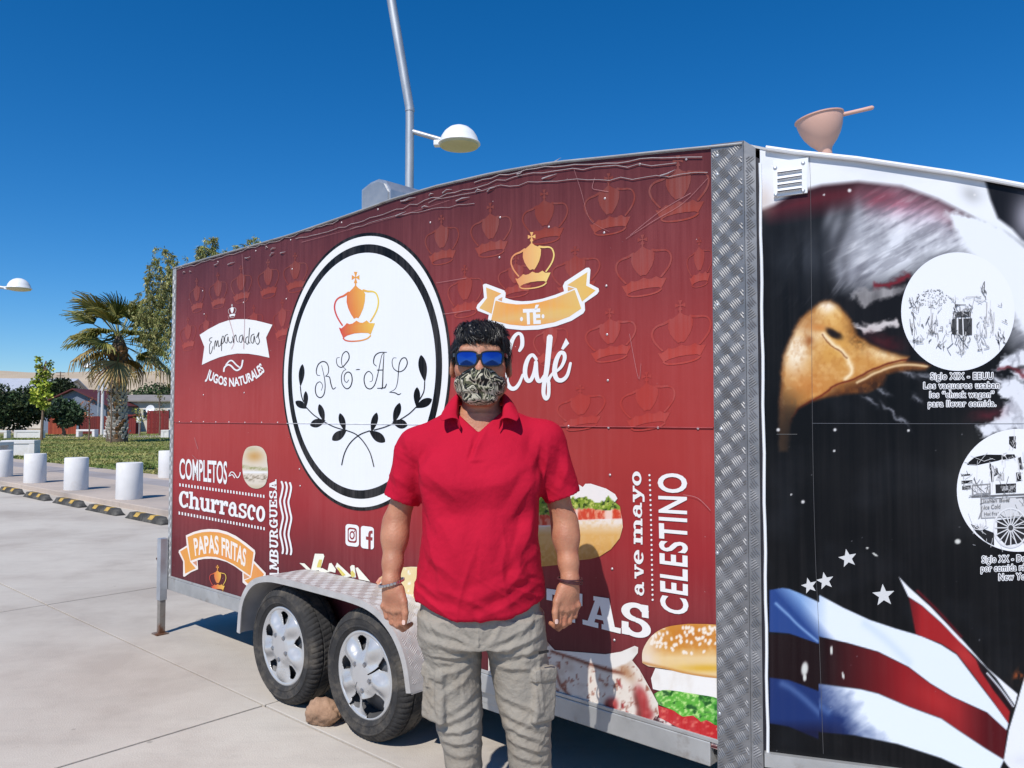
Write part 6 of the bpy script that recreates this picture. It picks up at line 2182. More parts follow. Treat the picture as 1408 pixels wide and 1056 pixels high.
# head
b.ell((0, .014, 1.64), (.077, .096, .094), k=.02)
b.ell((0, -.018, 1.585), (.067, .078, .088), k=.03)
b.cap((-.02, -.066, 1.512), (.02, -.066, 1.512), .022, .022, k=.03)
b.cap((-.055, -.005, 1.545), (-.026, -.055, 1.515), .025, .02, k=.03)
b.cap((.055, -.005, 1.545), (.026, -.055, 1.515), .025, .02, k=.03)
b.cap((-.045, -.074, 1.646), (.045, -.074, 1.646), .016, .016, k=.025)
b.cap((0, -.088, 1.635), (0, -.109, 1.588), .009, .0145, k=.018)
for sx in (-1, 1):
    b.ell((sx * .011, -.098, 1.583), (.011, .012, .009), k=.01)
    b.ell((sx * .045, -.056, 1.59), (.028, .03, .024), k=.03)
    b.ell((sx * .032, -.094, 1.622), (.02, .014, .012), k=.012, op='s')
    b.ell((sx * .032, -.078, 1.622), (.013, .013, .013), k=.003)
    b.ell((sx * .086, .020, 1.604), (.010, .023, .036), k=.006, rot=Matrix.Rotation(sx * .35, 3, 'Z') @ Matrix.Rotation(-.15, 3, 'X'))
    b.ell((sx * .099, .008, 1.608), (.006, .012, .021), k=.006, op='s', rot=Matrix.Rotation(sx * .4, 3, 'Z'))
b.cap((-.024, -.093, 1.553), (.024, -.093, 1.553), .007, .007, k=.012)
b.cap((-.018, -.09, 1.543), (.018, -.09, 1.543), .008, .008, k=.01)


def arm(sx, sh, el, wr):
    sh, el, wr = map(np.array, (sh, el, wr))
    b.cap(sh, el, .045, .035, k=.03)
    q = el + (wr - el) * .26
    b.cap(el, q, .035, .036, k=.03)
    b.cap(q, el + (wr - el) * .7, .036, .0285, k=.03)
    b.cap(el + (wr - el) * .7, wr, .0285, .025, k=.02)
    b.ell(el + np.array((sx * .008, .012, -.05)), (.022, .027, .06), k=.03)
    # hand: back of the hand turned to the front, thumb towards the body
    th = np.array([-sx * .90, -.42, 0.0])        # thumb side
    bk = np.array([sx * .42, -.90, 0.0])         # back of the hand
    dn = np.array([-sx * .10, -.06, -1.0])
    dn /= np.linalg.norm(dn)
    P = lambda t, k, d: wr + th * t + bk * k + dn * d
    b.cap(wr, P(0, 0, .03), .0255, .024, k=.015)
    b.cap(P(.015, 0, .03), P(.026, .002, .078), .0165, .0125, k=.014)
    b.cap(P(.003, .001, .03), P(.0075, .004, .082), .0165, .0125, k=.014)
    b.cap(P(-.010, 0, .03), P(-.0115, .002, .08), .0160, .0120, k=.014)
    b.cap(P(-.018, -.004, .03), P(-.030, -.002, .074), .0145, .0110, k=.014)
    # fingers curl behind the palm
    for t0, d0, L, r in ((.0285, .080, .98, .0088), (.0085, .085, 1.06, .0090), (-.0115, .082, 1.0, .0086), (-.0305, .074, .82, .0077)):
        a0 = P(t0, .004, d0)
        sp = th * (-t0 * .12)
        a1 = a0 + L * (dn * .040 - bk * .006) + sp
        a2 = a1 + L * (dn * .017 - bk * .021) + sp + th * .005
        a3 = a2 + L * (-dn * .004 - bk * .021) + th * .004
        b.cap(a0, a1, r * 1.08, r * .98, k=.003)
        b.cap(a1, a2, r * 1.02, r * .92, k=.002)
        b.cap(a2, a3, r * .93, r * .80, k=.002)
        b.ell(a1, (r * 1.08,) * 3, k=.003)
        b.ell(a0 + bk * .004, (.0088, .0088, .0088), k=.008)
    # thumb leaves the side of the palm
    t1 = P(.026, -.002, .022)
    t2 = P(.043, .006, .056)
    t3 = P(.048, .010, .086)
    t4 = P(.044, .010, .112)
    b.cap(t1, t2, .0150, .0120, k=.014)
    b.cap(t2, t3, .0112, .0098, k=.004)
    b.cap(t3, t4, .0100, .0080, k=.003)
    return t3, t4, bk, th, dn


LW, RW = (-.266, -.028, .958), (.270, -.026, .960)
hl = arm(-1, (-.19, .016, 1.35), (-.261, .03, 1.125), LW)
hr = arm(1, (.19, .016, 1.372), (.257, .03, 1.125), RW)
V, Q = b.mesh()
V = relax(V, Q, 1, .4)
body = mobj('body', stand(V), Q, skin, person, smooth=True)

# thumb nails
nail_m = material('nail', lin((226, 190, 176)), rough=.3, var=.04)
for t3, t4, bk, th, dn in (hl, hr):
    nb = MB()
    c = t4 + bk * .0075 - (t4 - t3) * .02
    d = (t4 - t3) / np.linalg.norm(t4 - t3)
    e = np.cross(d, bk)
    rows = []
    for i in range(5):
        for j in range(5):
            u, v = (j - 2) / 2, (i - 2) / 2
            k = math.sqrt(max(0, 1 - .35 * u * u * v * v))
            rows.append(Vector(c + e * u * .0058 * k + d * v * .0072 * k + bk * (.0012 * (1 - u * u))))
    nb.add(rows, [(i * 5 + j, i * 5 + j + 1, i * 5 + j + 6, i * 5 + j + 5) for i in range(4) for j in range(4)])
    nb.build('thumb_nail', nail_m, body, smooth=True)

# ---- polo shirt
s = SDF((-.36, -.2, .82), (.36, .2, 1.53), .0042)
s.loft([(.84, -.003, .0, .196, .148), (.92, -.003, 0, .194, .148), (1.0, -.002, -.004, .182, .148), (1.1, -.001, -.006, .172, .147), (1.2, 0, -.004, .174, .142), (1.27, 0, -.002, .183, .140), (1.33, 0, .004, .188, .128), (1.38, 0, .01, .178, .108), (1.42, 0, .016, .14, .086), (1.45, 0, .018, .098, .072), (1.485, 0, .02, .074, .068)], k=.03, e=2.25)
for sx in (-1, 1):
    s.ell((sx * .08, -.085, 1.26), (.085, .05, .075), k=.05)
s.ell((0, -.07, 1.03), (.13, .075, .13), k=.06)
SL = [((-.10, .015, 1.402), (-.192, .015, 1.352), (-.246, .02, 1.195)), ((.10, .015, 1.406), (.192, .015, 1.374), (.252, .02, 1.205))]
for a0, a1, a2 in SL:
    s.cap(a0, a1, .056, .06, k=.04)
    s.cap(a1, a2, .061, .0555, k=.03)
    e = np.array(a2) - np.array(a1)
    L = np.linalg.norm(e)
    e /= L
    # cuff cut and hollow
    sl, x, y, z = s.sub(np.array(a2) - .12, np.array(a2) + .12)
    far = (np.abs(x) - .196 + (1.2 - z) * .02)
    dd = (x - a2[0]) * e[0] + (y - a2[1]) * e[1] + (z - a2[2]) * e[2]
    cutd = np.minimum(-dd, far * 1.0 + 0 * dd) if False else dd
    reg = (np.abs(x) > .186) & (dd > -.03) & (z < 1.26)
    f = s.f[sl]
    s.f[sl] = np.where(reg, np.maximum(f, dd), f)
    s.cap(np.array(a2) - e * .028, np.array(a2) + e * .06, .0485, .0495, k=.004, op='s')
# hem: longer in the middle
sl, x, y, z = s.sub((-.36, -.2, .8), (.36, .2, 1.0))
hem = .872 + 1.15 * np.abs(x + .004) ** 2 + .01 * np.exp(-((y - .1) / .1) ** 2) + .004 * np.sin(x * 26 + 1.0)
s.f[sl] = np.maximum(s.f[sl], (hem - z).astype(np.float32))
inner = ((np.abs(x / .184) ** 2.25 + np.abs(y / .136) ** 2.25) ** (1 / 2.25) - 1) * .13
s.f[sl] = np.where(z < .95, np.maximum(s.f[sl], -np.maximum(inner, z - hem - .05).astype(np.float32)), s.f[sl])
# neck opening with the open placket
s.cap((0, .02, 1.43), (0, -.002, 1.56), .0625, .076, k=.006, op='s')
VX, VZ = px(659, 594)
sl, x, y, z = s.sub((-.12, -.2, 1.3), (.12, .02, 1.53))
wl = np.clip((z - VZ) * 1.15, -.02, .075)
wr_ = np.clip((z - VZ) * 1.1, -.02, .075)
xc = VX + (z - VZ) * .02
d = np.maximum(np.maximum(x - xc - wr_, xc - x - wl), VZ - z)
d = np.maximum(d, y + .02 - (z - 1.40) * .3)
s.put(sl, d, 's', .004)
V, Q = s.mesh()
V = relax(V, Q, 3, .5)
N = normals(V, Q)
folds = []
def F(a, wd, am):
    (x0, z0), (x1, z1) = px(a[0], a[1]), px(a[2], a[3])
    folds.append((x0, z0, x1, z1, wd / 450, am / 1000))
F((585, 655, 600, 720), 8, 4); F((590, 640, 640, 690), 12, 4); F((588, 690, 612, 800), 9, 3.5)
F((600, 700, 630, 800), 12, 3); F((740, 650, 700, 700), 10, 4.5); F((738, 668, 716, 740), 8, 4)
F((736, 690, 690, 780), 12, 3); F((720, 720, 745, 800), 8, 3.5); F((700, 740, 735, 812), 9, 3)
F((745, 790, 660, 828), 7, 2.6); F((740, 776, 640, 806), 10, 2.4); F((590, 790, 660, 812), 9, 2.4)
F((577, 806, 640, 826), 7, 2.2); F((745, 600, 728, 640), 8, 3); F((752, 612, 742, 668), 6, 4)
F((578, 610, 590, 660), 6, 4); F((600, 618, 588, 650), 8, 3); F((612, 660, 690, 664), 22, 3)
F((640, 700, 650, 800), 16, 2.4); F((680, 690, 672, 800), 16, 2.4); F((780, 610, 770, 672), 7, 3)
F((545, 620, 552, 678), 7, 3); F((770, 640, 790, 668), 6, 2); F((536, 650, 570, 668), 6, 2); F((560, 600, 572, 640), 6, 2.5)
# placket edge
F((668, 590, 653, 630), 3.5, 3.0); F((646, 629, 668, 630), 2.5, 1.2); F((655, 600, 648, 629), 2.5, -1.2); F((606, 640, 650, 668), 14, 2.5); F((720, 640, 672, 668), 14, 2.5); F((590, 668, 636, 760), 9, 2.5); F((732, 690, 704, 800), 8, 2.5); F((586, 740, 640, 790), 7, 2); F((738, 745, 690, 800), 7, 2)
dsp = 2.3 * fold_field(V, folds) * np.clip(.25 - N[:, 1], 0, 1)
big = (fbm(V[:, 0] * 9 + 3, V[:, 2] * 6, 5, 3) - .5) * .010 * np.clip(1.42 - V[:, 2], 0, .1) * 10
low = np.clip((1.22 - V[:, 2]) * 5, 0, 1)
rd = lambda n: (1 - np.abs(2 * n - 1)) ** 3
drape = rd(fbm(V[:, 0] * 17 + V[:, 2] * 4 * np.sign(V[:, 0]) + 40, V[:, 2] * 3.2, 15, 2)) * .0075 * low
cross = rd(fbm(V[:, 0] * 7 + 11, V[:, 2] * 26 + V[:, 0] * 16, 19, 2)) * .0050 * (np.clip((1.03 - V[:, 2]) * 8, 0, 1) + .5 * np.clip((np.abs(V[:, 0]) - .12) * 12, 0, 1))
small = (fbm(V[:, 0] * 48, V[:, 2] * 42, 23, 3) - .5) * .0022
V = V + N * (dsp + big + (drape + cross + small) * np.clip(1.44 - V[:, 2], 0, .05) * 20)[:, None]
shirt = mobj('polo_shirt', V, Q, shirt_m, person, smooth=True)

# collar: a folded band round the neck, its points spread over the shirt front
KT = smooth_line([(0, .082, 1.522), (.05, .062, 1.524), (.069, .012, 1.518), (.071, -.035, 1.490), (.070, -.070, 1.458), (.060, -.090, 1.440)], 6)
KO = smooth_line([(0, .106, 1.482), (.066, .080, 1.484), (.100, .014, 1.484), (.112, -.035, 1.468), (.117, -.080, 1.448), (.110, -.098, 1.436)], 6)
def collar_rows():
    rows = []
    half = []
    for T, O in zip(KT, KO):
        T, O = np.array(T), np.array(O)
        m_ = T * .5 + O * .5 + np.array((0, -.002, .010))
        half.append([T + np.array((-.004 * np.sign(T[0]) if T[0] else 0, 0, -.03)), T + np.array((-.002, 0, -.008)), T, T * .85 + O * .15 + np.array((0, 0, .006)), m_, O])
    for h_ in half[::-1]: rows.append([(-p[0], p[1], p[2]) for p in h_])
    for h_ in half[1:]: rows.append([tuple(p) for p in h_])
    return rows
rows = collar_rows()
m = len(rows[0])
cv, cf = [], []
for r in rows: cv += r
for i in range(len(rows) - 1):
    for j in range(m - 1):
        cf.append((i * m + j, (i + 1) * m + j, (i + 1) * m + j + 1, i * m + j + 1))
collar = mobj('collar', cv, cf, shirt_m, shirt, smooth=True)
md = collar.modifiers.new('thick', 'SOLIDIFY')
md.thickness = .0035
md.offset = 0
md = collar.modifiers.new('sub', 'SUBSURF')
md.levels = md.render_levels = 2
# ---- cargo trousers
t = SDF((-.24, -.17, .03), (.27, .17, .98), .0034)
t.loft([(.78, .0, .0, .182, .132), (.84, .0, 0, .184, .135), (.9, 0, 0, .182, .13), (.965, 0, 0, .172, .122)], k=.02, e=2.4)
t.loft([(.045, -.040, .02, .064, .078), (.2, -.042, .02, .056, .07), (.377, -.047, .008, .055, .072), (.45, -.053, .004, .060, .078), (.534, -.063, 0, .069, .086), (.62, -.074, 0, .079, .095), (.70, -.081, 0, .085, .104), (.80, -.092, 0, .094, .122), (.86, -.09, 0, .098, .124)], k=.02, e=2.2)
t.loft([(.045, .164, .02, .066, .078), (.2, .158, .02, .060, .07), (.377, .153, .008, .065, .074), (.45, .148, .004, .066, .08), (.5, .145, 0, .068, .088), (.62, .129, 0, .086, .097), (.70, .118, 0, .090, .104), (.80, .104, 0, .094, .122), (.86, .094, 0, .098, .124)], k=.02, e=2.2)
# pockets on the thighs
t.box((-.132, -.070, .642), (.046, .0125, .080), .011, k=.006, rot=Matrix.Rotation(-.75, 3, 'Z') @ Matrix.Rotation(.05, 3, 'Y'))
t.box((-.133, -.074, .705), (.048, .0145, .021), .008, k=.003, rot=Matrix.Rotation(-.75, 3, 'Z') @ Matrix.Rotation(.05, 3, 'Y'))
t.box((.190, -.070, .64), (.044, .0125, .078), .011, k=.006, rot=Matrix.Rotation(.75, 3, 'Z') @ Matrix.Rotation(.08, 3, 'Y'))
t.box((.189, -.075, .70), (.046, .0145, .021), .008, k=.003, rot=Matrix.Rotation(.75, 3, 'Z') @ Matrix.Rotation(.08, 3, 'Y'))
t.box((-.150, -.066, .69), (.008, .01, .03), .003, k=.002, rot=Matrix.Rotation(-.85, 3, 'Z'))
t.box((.0, -.131, .84), (.004, .008, .045), .003, k=.004)
V, Q = t.mesh()
V = relax(V, Q, 2, .45)
N = normals(V, Q)
folds = []
for a_, w_, h_ in [((664, 868, 588, 842), 5, 5), ((664, 874, 583, 862), 5, 6), ((663, 881, 590, 884), 4.5, 6), ((661, 890, 604, 912), 5, 5), ((658, 900, 612, 940), 5, 4), ((672, 868, 738, 836), 5, 6), ((674, 876, 750, 856), 5, 6), ((675, 885, 742, 876), 4.5, 5), ((677, 896, 735, 900), 4.5, 4),
        ((643, 838, 658, 868), 4, 4), ((690, 838, 677, 866), 4, 5), ((620, 838, 652, 870), 5, 3.5), ((605, 846, 632, 880), 5, 3), ((722, 846, 700, 876), 5, 3.5),
        ((612, 962, 664, 930), 5, 4), ((606, 978, 662, 950), 5, 5), ((604, 990, 664, 974), 4.5, 5.5), ((608, 1000, 660, 996), 4.5, 4.5), ((614, 1012, 664, 1018), 5, 3.5), ((616, 1036, 662, 1030), 5, 3),
        ((684, 935, 748, 960), 5, 4), ((688, 958, 756, 986), 5, 5), ((690, 976, 758, 1000), 4.5, 5.5), ((694, 996, 758, 1014), 4.5, 5), ((700, 1016, 762, 1026), 5, 4), ((698, 1044, 760, 1046), 5, 3),
        ((676, 915, 694, 985), 5, 3), ((667, 905, 658, 990), 5, 3), ((618, 870, 636, 925), 6, 3), ((732, 862, 718, 905), 6, 3),
        ((604, 905, 606, 958), 2.5, 3), ((740, 882, 744, 955), 2.5, 3), ((640, 905, 642, 950), 2.5, 2), ((592, 886, 645, 892), 2.5, -2.5), ((708, 884, 760, 884), 2.5, -2.5), ((590, 830, 610, 872), 3, -2.5), ((740, 826, 726, 868), 3, -2.5), ((663, 838, 667, 862), 2.5, 2.5)]:
    F(a_, w_, h_)
for i in range(13):
    yy = 1062 + i * 11
    F((612 + rng.random() * 20, yy + rng.random() * 34, 655 - rng.random() * 10, yy - rng.random() * 26), 5, rng.uniform(1, 3.5))
    F((702 + rng.random() * 12, yy - rng.random() * 26, 760 - rng.random() * 20, yy + rng.random() * 34), 5, rng.uniform(1, 3.5))
dsp = fold_field(V, folds) * np.clip(.3 - N[:, 1], 0, 1)
wob = (fbm(V[:, 0] * 22 + 9, V[:, 2] * 34 + V[:, 0] * 14, 3, 3) - .5) * .005
sg_ = np.where(V[:, 0] < .03, -1.0, 1.0)
lx_ = np.abs(V[:, 0] - .03)
crs = rd(fbm(lx_ * 9 + 5, V[:, 2] * 24 - lx_ * 26, 29, 2)) * .0035 * (np.exp(-((V[:, 2] - .80) / .09) ** 2) + np.exp(-((V[:, 2] - .52) / .13) ** 2))
crs2 = rd(fbm(lx_ * 16 + 8, V[:, 2] * 15 + lx_ * 22 + sg_, 37, 2)) * .0016
fine = (fbm(V[:, 0] * 70, V[:, 2] * 80, 41, 3) - .5) * .0012
V = V + N * (-.003 + dsp * 1.2 + (wob + crs + crs2 + fine) * np.clip((.9 - V[:, 2]) * 8, 0, 1))[:, None]
trousers = mobj('cargo_trousers', stand(V), Q, pants_m, person, smooth=True)
st = MB()
lx, lz = px(745, 877)
st.box((lx, -.112, lz), (.016, .002, .0035), rz=.5)
st.build('brand_tab', dark_m, trousers)

# shoes
for fx in (-.042, .165):
    h = SDF((fx - .08, -.2, -.002), (fx + .08, .14, .14), .005)
    h.cap((fx, .05, .045), (fx, -.1, .038), .046, .044, k=.03)
    h.cap((fx, .045, .05), (fx, .04, .11), .045, .045, k=.03)
    h.box((fx, -.03, .012), (.05, .14, .012), .01, k=.004)
    V, Q = h.mesh()
    mobj('shoe', stand(V), Q, shoe_m, person, smooth=True)

# ---- face mask
mk = SDF((-.1, -.15, 1.46), (.1, .05, 1.63), .0028)
mk.ell((0, -.03, 1.552), (.0765, .088, .068), k=.02)
mk.cap((0, -.100, 1.592), (0, -.114, 1.566), .016, .017, k=.02)
mk.cap((-.022, -.072, 1.51), (.022, -.072, 1.51), .026, .026, k=.02)
sl, x, y, z = mk.sub((-.1, -.15, 1.46), (.1, .05, 1.63))
top = 1.597 - .27 * np.abs(x) + .004 * np.exp(-(x / .012) ** 2)
mk.f[sl] = np.maximum(mk.f[sl], (z - top).astype(np.float32))
mk.f[sl] = np.maximum(mk.f[sl], (y + .012 - np.abs(z - 1.55) * .2 + 0 * x).astype(np.float32))
V, Q = mk.mesh()
V = relax(V, Q, 2, .5)
N = normals(V, Q)
V = V + N * ((.0016 * np.sin(V[:, 2] * 210 + 30 * np.abs(V[:, 0])) + (fbm(V[:, 0] * 60, V[:, 2] * 60, 8, 3) - .5) * .003))[:, None]
camo = bpy.data.materials.new('camouflage_cloth')
camo.use_nodes = True
tn = camo.node_tree
pr = tn.nodes['Principled BSDF']
pr.inputs['Roughness'].default_value = .85
tc = tn.nodes.new('ShaderNodeTexCoord')
n1 = tn.nodes.new('ShaderNodeTexNoise')
n1.inputs['Scale'].default_value = 24
n1.inputs['Detail'].default_value = 1.5
n1.inputs['Distortion'].default_value = 1.6
tn.links.new(tc.outputs['Object'], n1.inputs['Vector'])
cr = tn.nodes.new('ShaderNodeValToRGB')
cr.color_ramp.interpolation = 'CONSTANT'
ee = cr.color_ramp.elements
ee[0].position, ee[0].color = 0, lin((22, 24, 20)) + (1,)
ee[1].position, ee[1].color = .43, lin((184, 176, 154)) + (1,)
for ps, cc in ((.49, (96, 98, 72)), (.535, (22, 24, 20)), (.60, (190, 184, 164)), (.66, (74, 78, 58))):
    q = ee.new(ps)
    q.color = lin(cc) + (1,)
tn.links.new(n1.outputs['Fac'], cr.inputs[0])
tn.links.new(cr.outputs[0], pr.inputs['Base Color'])
mask = mobj('face_mask', V, Q, camo, person, smooth=True)
for sx in (-1, 1):
    lp = MB()
    lp.tube([Vector(p) for p in smooth_line([(sx * .066, -.03, 1.575), (sx * .078, .0, 1.6), (sx * .083, .035, 1.632), (sx * .084, .05, 1.605), (sx * .08, .03, 1.57), (sx * .07, -.015, 1.53)], 6)], .0016, 6)
    lp.build('ear_loop', dark_m, mask, smooth=True)

# ---- sunglasses
glasses = empty('sunglasses')
glasses.parent = person
lens_m = bpy.data.materials.new('blue_mirror_lens')
lens_m.use_nodes = True
pr = lens_m.node_tree.nodes['Principled BSDF']
pr.inputs['Base Color'].default_value = (.025, .085, .38, 1)
pr.inputs['Metallic'].default_value = .85
pr.inputs['Roughness'].default_value = .06
GY, GZ = -.1165, 1.6195
def gy(x): return GY + 3.6 * x * x
fm = MB()
for sx in (-1, 1):
    cxl = sx * .0375
    def outline(a, bb, e, n=44):
        o = []
        for i in range(n):
            an = 2 * math.pi * i / n
            c_, s_ = math.cos(an), math.sin(an)
            xx = math.copysign(abs(c_) ** (2 / e), c_) * a
            zz = math.copysign(abs(s_) ** (2 / e), s_) * bb
            xx *= 1 + .10 * (zz / bb)
            o.append((cxl + xx, GZ + zz + .03 * sx * (xx)))
        return o
    oi, oo = outline(.0295, .0198, 3.4), outline(.0340, .0236, 3.4)
    n = len(oi)
    vs = []
    for yy in (0, .005):
        for ol in (oo, oi):
            vs += [(x_, gy(x_) + yy, z_) for x_, z_ in ol]
    fs = []
    for i in range(n):
        j = (i + 1) % n
        fs += [(i, j, n + j, n + i), (2 * n + i, 3 * n + i, 3 * n + j, 2 * n + j), (i, 2 * n + i, 2 * n + j, j), (n + i, n + j, 3 * n + j, 3 * n + i)]
    fm.add(vs, fs)
    lb = MB()
    rings = [outline(.0298 * k, .0201 * k, 3.4) for k in (1, .75, .5, .25)]
    lv = []
    for k, rg in enumerate(rings):
        lv += [(x_, gy(x_) + .0022 - .0012 * k / 3, z_) for x_, z_ in rg]
    lv.append((cxl, gy(cxl) + .0008, GZ))
    lf = []
    for k in range(3):
        for i in range(n):
            j = (i + 1) % n
            lf.append((k * n + i, k * n + j, (k + 1) * n + j, (k + 1) * n + i))
    for i in range(n):
        lf.append((3 * n + i, 3 * n + (i + 1) % n, 4 * n))
    lb.add(lv, lf)
    lb.build('lens', lens_m, glasses, smooth=True)
    tb = MB()
    pts = [(sx * .0715, gy(.07) + .004, GZ + .012), (sx * .0775, -.08, GZ + .012), (sx * .082, -.02, GZ + .010), (sx * .084, .03, GZ + .006), (sx * .083, .06, GZ - .012)]
    for a_, b_ in zip(pts[:-1], pts[1:]):
        A, B = Vector(a_), Vector(b_)
        dv = (B - A).normalized()
        up = Vector((0, 0, 1))
        sd = dv.cross(up).normalized() * .0018
        hh = up * .0055
        tb.add([A - sd - hh, A + sd - hh, A + sd + hh, A - sd + hh, B - sd - hh, B + sd - hh, B + sd + hh, B - sd + hh], [(0, 1, 2, 3), (4, 7, 6, 5), (0, 4, 5, 1), (1, 5, 6, 2), (2, 6, 7, 3), (3, 7, 4, 0)])
    tb.build('temple_arm', dark_m, glasses)
fm.box((0, GY + .0025, GZ + .009), (.009, .003, .0045), bev=.001)
fm.build('frame', dark_m, glasses, smooth=True)

# ---- hair
hs = SDF((-.12, -.14, 1.56), (.12, .14, 1.77), .003)
hs.ell((0, .02, 1.646), (.0865, .106, .089), k=.01)
hs.ell((-.004, -.045, 1.695), (.056, .05, .028), k=.03)
hs.ell((-.022, -.02, 1.708), (.04, .05, .024), k=.03)
hs.ell((.034, -.02, 1.692), (.042, .06, .034), k=.03)
sl, x, y, z = hs.sub((-.12, -.14, 1.56), (.12, .14, 1.77))
hl_ = 1.668 + .010 * np.cos(x * 60) - 2.2 * x * x + 0 * y           # hairline over the forehead
front = np.maximum(hl_ - z, y + .035 - 5.0 * np.maximum(np.abs(x) - .055, 0))
face = np.maximum(np.maximum(z - hl_, y + .005), np.abs(x) - .071)
hs.put(sl, face, 's', .006)
hs.put(sl, z - 1.612 + np.maximum(y, 0) * .55 + 0 * x, 's', .005)
hs.put(sl, np.maximum(np.maximum(np.abs(y - .022) - .022, z - 1.632), .06 - np.abs(x)), 's', .004)
V, Q = hs.mesh()
V = relax(V, Q, 2, .5)
N = normals(V, Q)
cl = fbm(V[:, 0] * 60 + V[:, 2] * 30, V[:, 1] * 45 + V[:, 2] * 40, 4, 3) - .5
V = V + N * (cl * .011)[:, None]
hair = mobj('hair', V, Q, hair_m, person, smooth=True)
# strands
sb = MB()
r2 = random.Random(3)
cand = [i for i in range(0, len(V), 1)]
for q in range(5200):
    i = r2.choice(cand)
    p, n = Vector(V[i]), Vector(N[i])
    if p.z < 1.6 or n.z < -.4: continue
    flow = Vector((.35 * (1 if p.x > -.03 else -1) + r2.uniform(-.4, .4), -.75 + r2.uniform(-.4, .3), -.25))
    if p.y > .03: flow = Vector((r2.uniform(-.3, .3), .3, -1))
    elif abs(p.x) > .06 and p.z < 1.7: flow = Vector((0, r2.uniform(-.1, .5), -1))
    flow = (flow - n * flow.dot(n)).normalized()
    L = r2.uniform(.016, .040)
    lift = r2.uniform(.05, .33)
    a = p - n * .002
    m1 = a + flow * L * .5 + n * L * lift
    e1 = a + flow * L * 1.0 + n * L * lift * r2.uniform(.6, 1.3) + Vector((0, 0, -.2 * L))
    sd = flow.cross(n).normalized() * r2.uniform(.0007, .0013)
    sb.add([a - sd, a + sd, m1 - sd * .9, m1 + sd * .9, m1 + n * .0008, e1], [(0, 1, 3, 2), (2, 3, 5), (1, 0, 4), (0, 2, 4), (3, 1, 4), (2, 5, 4), (5, 3, 4)])
# fringe locks over the forehead
for q in range(70):
    xx = r2.uniform(-.055, .06)
    a = Vector((xx, -.078 + 4 * xx * xx, 1.69 - 1.5 * xx * xx))
    e1 = a + Vector((r2.uniform(-.012, .012), -.006, -r2.uniform(.014, .034) * (1.1 if abs(xx - .0) < .03 else .8)))
    m1 = (a + e1) / 2 + Vector((0, -.008, .002))
    sd = Vector((1, 0, 0)) * r2.uniform(.0006, .0012)
    sb.add([a - sd, a + sd, m1 - sd, m1 + sd, m1 + Vector((0, -.001, 0)), e1], [(0, 1, 3, 2), (2, 3, 5), (1, 0, 4), (0, 2, 4), (3, 1, 4), (2, 5, 4), (5, 3, 4)])
tag(sb.build('hair_strands', hair_m, hair), kind='stuff')
# eyebrows
for sx in (-1, 1):
    eb = MB()
    eb.tube([Vector(v) for v in ((sx * .016, -.0905, 1.644), (sx * .034, -.0885, 1.648), (sx * .056, -.072, 1.641))], [.0025, .003, .0015], 8)
    eb.build('eyebrow', hair_m, body, smooth=True)

# ---- bracelets
steel_m = material('steel', (.62, .62, .63), rough=.22, metal=1, var=.1, scale=40)
cord_m = material('dark_cord', lin((70, 28, 36)), rough=.7, var=.5, scale=120)
def ring_pts(c, rx, ry, tilt, n=36):
    return [Vector(c) + Vector((rx * math.cos(2 * math.pi * i / n), ry * math.sin(2 * math.pi * i / n), tilt * math.cos(2 * math.pi * i / n))) for i in range(n + 1)]
lk = empty('chain_bracelet')
lk.parent = person
pts = ring_pts((LW[0] + .001, LW[1] + .002, LW[2] - .004), .0375, .0355, .010, 24)
for i in range(24):
    A, B = pts[i], pts[i + 1]
    dv = (B - A)
    out = ((A + B) / 2 - Vector((LW[0], LW[1], (A.z + B.z) / 2))).normalized()
    up = dv.cross(out).normalized()
    mb = MB()
    c = (A + B) / 2
    M = Matrix((dv.normalized().to_4d(), out.to_4d(), up.to_4d(), Vector((0, 0, 0, 1)))).transposed()
    M.translation = c
    M[3][0] = M[3][1] = M[3][2] = 0
    mb.box((0, 0, 0), (dv.length * .46, .0016, .0038), bev=.001, M=M)
    mb.build('link', steel_m, lk)
cb = empty('cord_bracelet')
cb.parent = person
for k in range(3):
    mb = MB()
    mb.tube(ring_pts((RW[0] - .001, RW[1] + .002, RW[2] - .002 + k * .0042), .0365 + .001 * (k % 2), .0350, -.007 + .003 * k), .002, 7, cap=False)
    mb.build('cord', cord_m, cb, smooth=True)
# ------------------------------------------------------------------ street furniture and the far side of the plaza
def wpos(pxx, depth, z=0.08):
    return ((pxx - 704) / F_PX * depth, depth, z)


